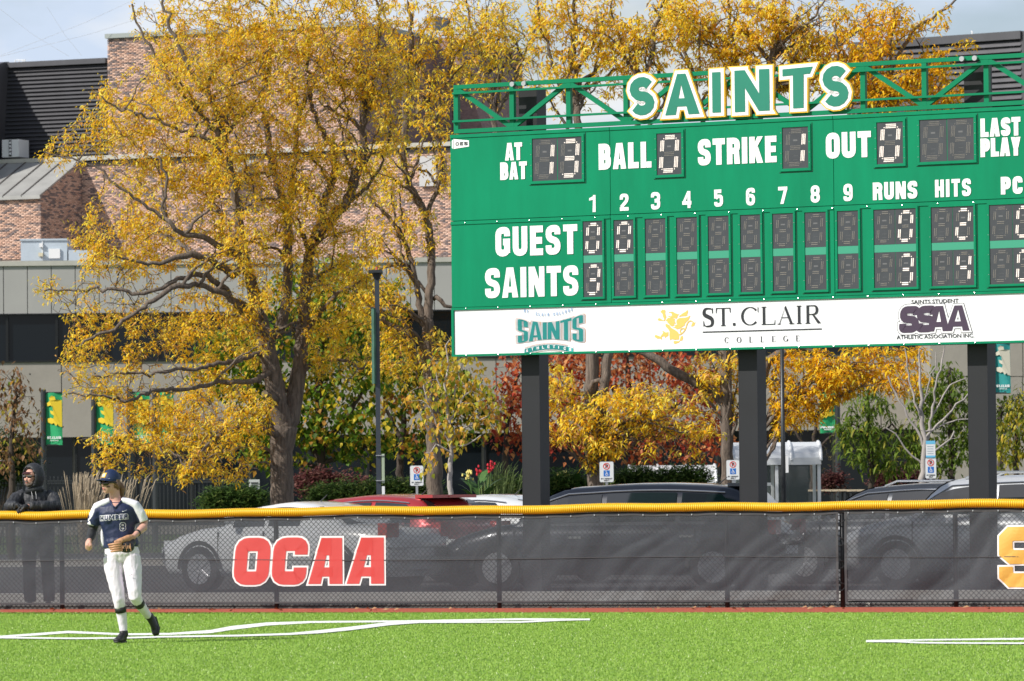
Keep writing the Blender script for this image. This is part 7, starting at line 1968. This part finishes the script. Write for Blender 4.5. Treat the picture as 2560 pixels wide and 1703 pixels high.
tree('twiggy_shrub', 'grey brown twiggy shrub tree behind the bus shelter roof', 116, [[(2030, 1262, 8), (2032, 1150, 6), (2040, 1060, 4)], [(2032, 1160, 4), (1990, 1080, 3), (1970, 1040, 2)], [(2032, 1150, 4), (2080, 1090, 3)]], [(2020, 1050, 80, 70, 200), (2050, 1140, 60, 60, 120)], 103, step=.14, infl=1.2, kill=.24, bark=M_bark3, leaves=(2, .5), Ls=(.08, .14), Ws=(.03, .05), pal=np.array([(0.12, 0.11, 0.05), (0.2, 0.16, 0.06), (0.08, 0.08, 0.03), (0.25, 0.2, 0.08), (0.1, 0.07, 0.04)]), wt=[.2] * 5, spread=.1, leaf_r=.02, maxn=1800)
# ---- low junipers and hedges
PAL_J = np.array([(0.035, 0.07, 0.018), (0.06, 0.11, 0.025), (0.10, 0.16, 0.04), (0.025, 0.05, 0.012), (0.16, 0.2, 0.05)])
def shrub(name, label, blobs, Y, seed, n=16, pal=PAL_J, L_=(.10, .2), W_=(.02, .04), up=True, cat='shrub', group=None):
    A = blob_points(blobs, Y, seed, 1.0); A = A[A[:, 2] > .02]
    c = P(blobs[0][0], 1240, Y); t = thing(name, label, cat, (c.x, Y, 0), group=group)
    rr = np.random.default_rng(seed)
    mb = MB()
    for k in range(7):
        q = A[rr.integers(len(A))]; mb.tube([(c.x + rr.normal(0, .15), Y, 0), ((q[0] + c.x) / 2, Y, q[2] * .6), tuple(q)], [.03, .02, .008], 5)
    mb.build('stem', M_bark3, t)
    fronds('foliage', A, n, L_, W_, pal, [.25, .25, .2, .2, .1], seed, t, .10, -.5 if up else 1, kind='frond')
    return t
GJ = 'low shrubs along the far side of the parking lot'
shrub('juniper_shrub', 'dark spreading juniper behind the roof of the black car', [(1640, 1218, 120, 30, 700), (1720, 1195, 60, 20, 150), (1590, 1200, 60, 18, 130)], 100, 201, group=GJ)
shrub('juniper_shrub', 'low juniper just right of the left scoreboard post', [(1400, 1225, 70, 36, 500), (1470, 1235, 60, 22, 200)], 99, 202, group=GJ, pal=PAL_J * 1.4)
shrub('juniper_shrub', 'green juniper left of the big forked trunk', [(590, 1252, 75, 20, 400), (540, 1258, 40, 12, 100)], 100, 203, group=GJ, pal=PAL_J * 1.4)
shrub('juniper_shrub', 'long low hedge between the forked trunk and the lamp post', [(860, 1244, 90, 22, 500), (970, 1232, 60, 22, 250)], 101, 204, group=GJ)
shrub('juniper_shrub', 'low hedge behind the silver car left of the left post', [(1270, 1235, 60, 30, 300), (1040, 1240, 60, 20, 200)], 101, 205, group=GJ)
PAL_P = np.array([(0.16, 0.05, 0.05), (0.22, 0.09, 0.08), (0.10, 0.03, 0.035), (0.26, 0.13, 0.11), (0.12, 0.06, 0.04)])
shrub('barberry_shrub', 'reddish purple shrub behind the hedge by the lamp post', [(800, 1212, 60, 26, 300), (880, 1222, 50, 18, 160)], 106, 206, pal=PAL_P, L_=(.06, .12), W_=(.04, .07))
shrub('barberry_shrub', 'purple shrub behind the patio chairs', [(2230, 1205, 50, 18, 220), (2080, 1205, 30, 14, 80), (2300, 1205, 40, 14, 100)], 116, 207, pal=PAL_P * .8, L_=(.06, .12), W_=(.04, .07))
shrub('dark_hedge', 'dark clipped hedge at the left edge in front of the picket fence', [(-10, 1150, 110, 70, 600)], 118, 208, pal=PAL_J * .7, cat='hedge')
# ---- canna planters
def canna(px, y0, y1, Y, label, red, seed, n=16, wpx=50):
    rr = np.random.default_rng(seed); c = P(px, 1240, Y); t = thing('canna_plant', label, 'plant', (c.x, Y, 0))
    zt = P(px, y0, Y).z; s = Y / FPX
    MB().tube([(c.x, Y, 0), (c.x, Y, .25), (c.x, Y, .5)], [.18, .24, .30], 14).build('planter', mat('terracotta', (.22, .12, .10), .8, var=.2), t)
    for k in range(n):
        a = rr.random() * 6.28; L_ = .45 + .3 * rr.random(); h0 = .5 + rr.random() * max(.1, (zt - 1.0)); r0 = rr.random() * .15
        mb = MB(); pts = []
        for j in range(6):
            q = j / 5; rad = r0 + L_ * q * .75; z = h0 + L_ * (q * 1.0 - q * q * .5); w = .075 * math.sin(math.pi * (q * .9 + .08))
            dx, dy = math.cos(a), math.sin(a)
            pts.append(((c.x + dx * rad - dy * w, Y + dy * rad + dx * w, z), (c.x + dx * rad + dy * w, Y + dy * rad - dx * w, z)))
        for j in range(5): mb.poly([pts[j][0], pts[j][1], pts[j + 1][1], pts[j + 1][0]])
        mb.build('leaf', mat('canna_leaf', (.06, .14, .03), .5, var=.3), t, smooth=True)
    for k in range(5):
        isr = red and k > 1; x = c.x + (rr.random() - .5) * .5 + (.18 if isr else -.22); z = zt - rr.random() * .22 - (.0 if isr else .1)
        MB().tube([(c.x, Y, .5), (x, Y + .05, z)], .012, 5).build('flower_stalk', mat('canna_leaf', (0, 0, 0)), t)
        mb = MB()
        for q in range(9):
            p = Vector((x, Y, z)) + Vector(rr.normal(0, .04, 3)) * (1 if not isr else .8); mb.ball(p, (.024, .024, .034), 5, 3)
        mb.build('blossom', mat('canna_red', (.70, .03, .05), .5) if isr else mat('canna_yellow', (.80, .70, .22), .5), t)
    return t
canna(1195, 1150, 1240, 97, 'large canna with yellow and red flowers left of the left post', True, 301, 26)
canna(1440, 1162, 1240, 99, 'canna with pale yellow flowers right of the left post', False, 302, 12)
def grass_tuft(px, y0, Y, label, seed, n, w, lean, pal, r0=.006, plume=False):
    rr = np.random.default_rng(seed); c = P(px, 1240, Y); t = thing('ornamental_grass', label, 'plant', (c.x, Y, 0)); zt = P(px, y0, Y).z
    mb, mp_ = MB(), MB()
    for k in range(n):
        a = rr.normal(0, w); b = rr.normal(0, .3); h = zt * (.7 + .35 * rr.random())
        pts = [(c.x + a * .4, Y + b * .3, 0), (c.x + a * .8 + lean * .2, Y + b * .6, h * .7), (c.x + a + lean * .5, Y + b, h), (c.x + a * 1.1 + lean * .8, Y + b, h * 1.06)]
        mb.tube(pts, [r0, r0, r0 * .8, r0 * .4], 3)
        if plume: mp_.tube([pts[1], pts[2], pts[3]], [.004, .013, .003], 4)
    mb.build('grass_blades', pal, t)
    if plume: mp_.build('plumes', mat('plume_tan', (.42, .34, .24), .9), t)
    return t
M_tan = mat('dry_grass', (.36, .29, .19), .9, var=.3, vscale=3)
grass_tuft(215, 1192, 116, 'pale feathery ornamental grass left of the ball player\'s head', 311, 80, .3, .12, M_tan, .006, True)
grass_tuft(300, 1200, 116, 'pale ornamental grass behind the ball player\'s head', 312, 50, .25, .1, M_tan, .006, True)
grass_tuft(1250, 1175, 98, 'arching green grass beside the red canna flowers', 313, 70, .3, .25, mat('grass_green', (.16, .22, .07), .8, var=.3, vscale=3), .010)
grass_tuft(1530, 1210, 103, 'dry tan grass clump behind the accessible sign', 314, 30, .25, .1, M_tan, .006, True)
# ================================================================== CARS
M_tyre = mat('tyre_rubber', (0.018, 0.018, 0.02), .85); M_rim = mat('alloy_rim', (0.5, 0.5, 0.52), .3, .8)
M_cgl = mat('car_glass', (0.012, 0.016, 0.02), .04, spec=.9, coat=.5)
M_chr = mat('chrome_trim', (0.75, 0.75, 0.76), .2, .9); M_tl = mat('tail_lamp', (0.45, 0.012, 0.012), .2, coat=1.0); M_hl = mat('head_lamp', (0.7, 0.72, 0.75), .1, coat=1.0)
M_pl = mat('trim_plastic', (0.025, 0.025, 0.027), .6)
def car(label, px, Y, ang, col, kind='wagon', L_=4.6, W_=1.82, H_=1.5, rails=False, metal=.35, group='cars parked behind the outfield fence', name='parked_car'):
    c = P(px, 1240, Y); t = thing(name, label, 'car', (c.x, Y, 0), math.pi - ang, group)
    body = mat('paint_' + name + str(int(px)), col, .28, metal, coat=1.0, var=.03)
    w = W_ / 2; zb = .22; zs = .95 if H_ > 1.55 else .88
    # x from front (+L/2) to rear (-L/2)
    F = L_ / 2
    if kind == 'sedan': ws0, ws1, rr1, rr0 = F - 1.15, F - 1.85, -F + 1.45, -F + .75
    elif kind == 'suv': ws0, ws1, rr1, rr0 = F - 1.05, F - 1.70, -F + .55, -F + .22
    else: ws0, ws1, rr1, rr0 = F - 1.05, F - 1.95, -F + .70, -F + .25
    def ztop(x):                              # bonnet / belt / boot line
        if x > ws0: t_ = (x - ws0) / (F - ws0); return zs + .06 - .28 * t_ ** 1.6
        if x < rr0: t_ = (rr0 - x) / (rr0 + F + 1e-6); return zs + .08 - .10 * t_ ** 2
        return zs + .05 + .03 * (ws0 - x) / L_
    def hw(x):
        t_ = abs(x) / F; return w * (1 - .16 * max(0, (t_ - .72) / .28) ** 2)
    st = [F, F - .04, F - .15, F - .4, F - .8, ws0, .6, 0, -.6, rr0 + .35, rr0, -F + .12, -F + .03, -F]
    st = sorted(set(st), reverse=True)
    vs, fs = [], []
    for x in st:
        z1, h = ztop(x), hw(x)
        e = 1.0 if abs(x) < F - .02 else .93
        zz0 = zb + (.10 if abs(x) > F - .1 else 0)
        if abs(x) >= F: z1 = z1 - .10
        prof = [(0, zz0), (h * .86 * e, zz0), (h * .97 * e, zz0 + .12), (h * e, zz0 + .32), (h * .995 * e, z1 - .16), (h * .95 * e, z1 - .03), (h * .86 * e, z1 + .01), (0, z1 + .03)]
        full = [(x, -y, z) for y, z in prof] + [(x, y, z) for y, z in prof[::-1]]
        vs.append(full)
    k = len(vs[0]); mb = MB(); flat = [p for s_ in vs for p in s_]
    for i in range(len(st) - 1):
        for j in range(k): fs.append((i * k + j, (i + 1) * k + j, (i + 1) * k + (j + 1) % k, i * k + (j + 1) % k))
    fs.append(tuple(range(k))[::-1]); fs.append(tuple((len(st) - 1) * k + j for j in range(k)))
    mb.add(flat, fs); bd = mb.build('body', body, t, smooth=True, local=True, fix=True)
    # greenhouse
    def zr(x):
        if x >= ws1: t_ = (ws0 - x) / (ws0 - ws1); return ztop(x) + (H_ - .06 - ztop(x)) * math.sin(t_ * math.pi / 2) ** .9
        if x <= rr1: t_ = (x - rr0) / (rr1 - rr0); return ztop(x) + (H_ - .07 - ztop(x)) * math.sin(max(0, t_) * math.pi / 2) ** .85
        t_ = (x - rr1) / (ws1 - rr1); return H_ - .065 + .05 * math.sin(math.pi * t_)
    def ge(x): return hw(x) * .93, w * .70 + .0
    gs = [ws0] + [ws0 + (ws1 - ws0) * q for q in (.2, .4, .6, .8, 1)] + [ws1 + (rr1 - ws1) * q for q in (.12, .25, .4, .6, .8, .9, 1)] + [rr1 + (rr0 - rr1) * q for q in (.25, .5, .75, 1)]
    def gp(x, v):                             # side point, v 0 belt .. 1 roof edge
        b, r_ = ge(x); zb_ = ztop(x) - .02; z1 = zr(x) - .05
        k2 = max(0, min(1, (zr(x) - zb_) / (H_ - zb_)))
        return (x, b + (b * (1 - k2) + r_ * k2 - b) * v ** 1.3, zb_ + (z1 - zb_) * v)
    vs, fs = [], []
    for x in gs:
        right = [gp(x, v) for v in (0, .35, .7, 1)] ; b, r_ = ge(x); e = right[-1]
        top = [(x, e[1] * .86, e[2] + .035), (x, e[1] * .5, e[2] + .05), (x, 0, e[2] + .055)]
        rt = right + top; full = rt + [(x, -y, z) for x, y, z in rt[::-1][1:]]
        vs += full; k = len(full)
    for i in range(len(gs) - 1):
        for j in range(k - 1): fs.append((i * k + j, i * k + j + 1, (i + 1) * k + j + 1, (i + 1) * k + j))
    mb = MB(); mb.add(vs, fs); roof = mb.build('roof', body, t, smooth=True, local=True, fix=True)
    # side windows, one per door
    xs = [(ws1 + .42, .10), (.02, rr1 + .75 if kind != 'sedan' else rr1 + .1)] + ([(rr1 + .67, rr1 - .05)] if kind != 'sedan' else [])
    for sgn in (1, -1):
        for a, b in xs:
            mb = MB(); n = 5; row = []
            for i in range(n + 1):
                x = a + (b - a) * i / n
                lo = gp(x, .10); hi_ = gp(x, .84 if (i < n or b > rr1 + .3) else .6)
                if x > ws1: hi_ = gp(x, .80)
                row.append(((lo[0], sgn * (lo[1] + .007), lo[2]), (hi_[0], sgn * (hi_[1] + .012), hi_[2]), (gp(x, .5)[0], sgn * (gp(x, .5)[1] + .012), gp(x, .5)[2])))
            for i in range(n): mb.poly([row[i][0], row[i + 1][0], row[i + 1][2], row[i][2]]); mb.poly([row[i][2], row[i + 1][2], row[i + 1][1], row[i][1]])
            mb.build('side_window', M_cgl, t, smooth=True, local=True)
        mb = MB(); mb.tube([(x, sgn * (gp(x, .9)[1] + .012), gp(x, .9)[2]) for x in np.linspace(ws1 + .42, rr1 + .05, 9)], .011, 5); mb.build('window_trim', M_chr, t, local=True)
        for x in (ws0 - .05, .06, rr1 + .45):
            MB().box((x - .005, sgn * hw(x) * .985 - .004, zb + .2), (x + .005, sgn * hw(x) * 1.0 + .003, ztop(x) - .06)).build('door_gap', M_pl, t, local=True)
        for x in (ws0 - .95, rr1 + .55): MB().box((x - .1, sgn * hw(x) - .01, ztop(x) - .2), (x + .1, sgn * (hw(x) + .025) if sgn > 0 else -hw(x) + .01, ztop(x) - .165) if sgn > 0 else (x + .1, -hw(x) + .01, ztop(x) - .165)).build('door_handle', M_chr, t, local=True)
        m_ = MB().ball((ws0 - .35, sgn * (w + .10), ztop(0) + .10), (.07, .10, .07), 10, 6).build('wing_mirror', body, t, smooth=True, local=True)
        if rails:
            MB().tube([(ws1 - .1, sgn * w * .66, zr(ws1 - .1) - .01), (ws1 - .3, sgn * w * .66, zr(0) + .045), (rr1 + .3, sgn * w * .66, zr(0) + .045), (rr1 + .1, sgn * w * .66, zr(rr1 + .1))], .018, 6).build('roof_rail', M_chr, t, local=True)
        MB().box((F - .25, sgn * w * .62 - .16, .62), (F - .02, sgn * w * .62 + .14, .74)).build('headlight', M_hl, t, local=True)
        MB().box((-F + .0, sgn * w * .72 - .14, .78), (-F + .16, sgn * w * .72 + .14, .98)).build('tail_light', M_tl, t, local=True)
        for x in (F - .85, -F + .88):
            wl = MB(); wl.tube([(x, sgn * (w - .20), .33), (x, sgn * (w - .0), .33)], .33, 26); tw = wl.build('wheel', M_tyre, t, local=True)
            rm = MB(); rm.tube([(x, sgn * (w - .01), .33), (x, sgn * (w + .008), .33)], .22, 20)
            for q in range(5):
                a = q * 1.2566; rm.bar((x + math.cos(a) * .03, sgn * (w + .012), .33 + math.sin(a) * .03), (x + math.cos(a) * .21, sgn * (w + .012), .33 + math.sin(a) * .21), .05, .02, up=(0, 1, 0))
            rm.build('rim', M_rim, tw, local=True)
            ar = MB()
            for q in ribbon([(x + .38 * math.cos(math.radians(g)), .33 + .38 * math.sin(math.radians(g))) for g in range(0, 181, 12)], .03, False, 0): ar.poly([(p[0], sgn * (hw(x) + .006), p[1]) for p in (q if sgn < 0 else q[::-1])])
            ar.build('wheel_arch', M_pl, t, local=True)
    # windscreens
    def scr(a, b, nm):
        mb = MB(); n = 5
        for i in range(n):
            x0_, x1_ = a + (b - a) * (.08 + .82 * i / n), a + (b - a) * (.08 + .82 * (i + 1) / n)
            def q(x, s_): k2 = gp(x, 1); return (x + (.012 if a > 0 else -.012), s_ * k2[1] * .90, zr(x) + .005 - .02)
            mb.poly([q(x0_, -1), q(x0_, 1), q(x1_, 1), q(x1_, -1)])
        mb.build(nm, M_cgl, t, smooth=True, local=True)
    scr(ws0, ws1, 'windscreen_glass'); scr(rr0, rr1, 'rear_glass')
    MB().box((-F - .02, -.3, .5), (-F + .02, .3, .62)).build('number_plate', M_wh2, t, local=True)
    MB().box((F - .03, -.45, .42), (F + .01, .45, .58)).build('grille', M_pl, t, local=True)
    if kind != 'sedan':
        mb = MB(); mb.box((rr1 - .26, -w * .60, H_ - .075), (rr1 + .06, w * .60, H_ - .03)); mb.build('spoiler', body, t, local=True)
        MB().box((rr1 - .27, -.14, H_ - .068), (rr1 - .255, .14, H_ - .045)).build('brake_light', M_tl, t, local=True)
    MB().tube([(rr1 + .35, 0, zr(rr1 + .3) + .0), (rr1 + .22, 0, zr(rr1 + .3) + .10)], [.012, .004], 6).build('aerial', M_pl, t, local=True)
    return t
A0 = math.radians(33)
car('white sedan, only its roof showing above the fence right of the big trunk', 760, 70.5, A0 * 1.1, (0.72, 0.74, 0.76), 'sedan', 4.2, 1.74, 1.31, metal=0)
car('dark red car between the white sedan and the lamp post', 920, 72.5, A0 * 1.1, (0.40, 0.03, 0.035), 'wagon', 4.1, 1.78, 1.40)
car('silver white car just left of the left scoreboard post', 1225, 75.5, A0, (0.66, 0.68, 0.70), 'sedan', 4.5, 1.8, 1.38, metal=.2)
car('long black wagon between the left and middle scoreboard posts', 1560, 69.5, A0 * .55, (0.012, 0.015, 0.024), 'wagon', 4.9, 1.9, 1.53)
car('dark grey car with roof rails left of the right scoreboard post', 2292, 72, A0, (0.035, 0.04, 0.05), 'wagon', 4.5, 1.8, 1.50, True)
car('silver car with roof rails behind the right scoreboard post', 2540, 69.5, A0 * .7, (0.55, 0.57, 0.60), 'suv', 4.7, 1.86, 1.60, True, .4)
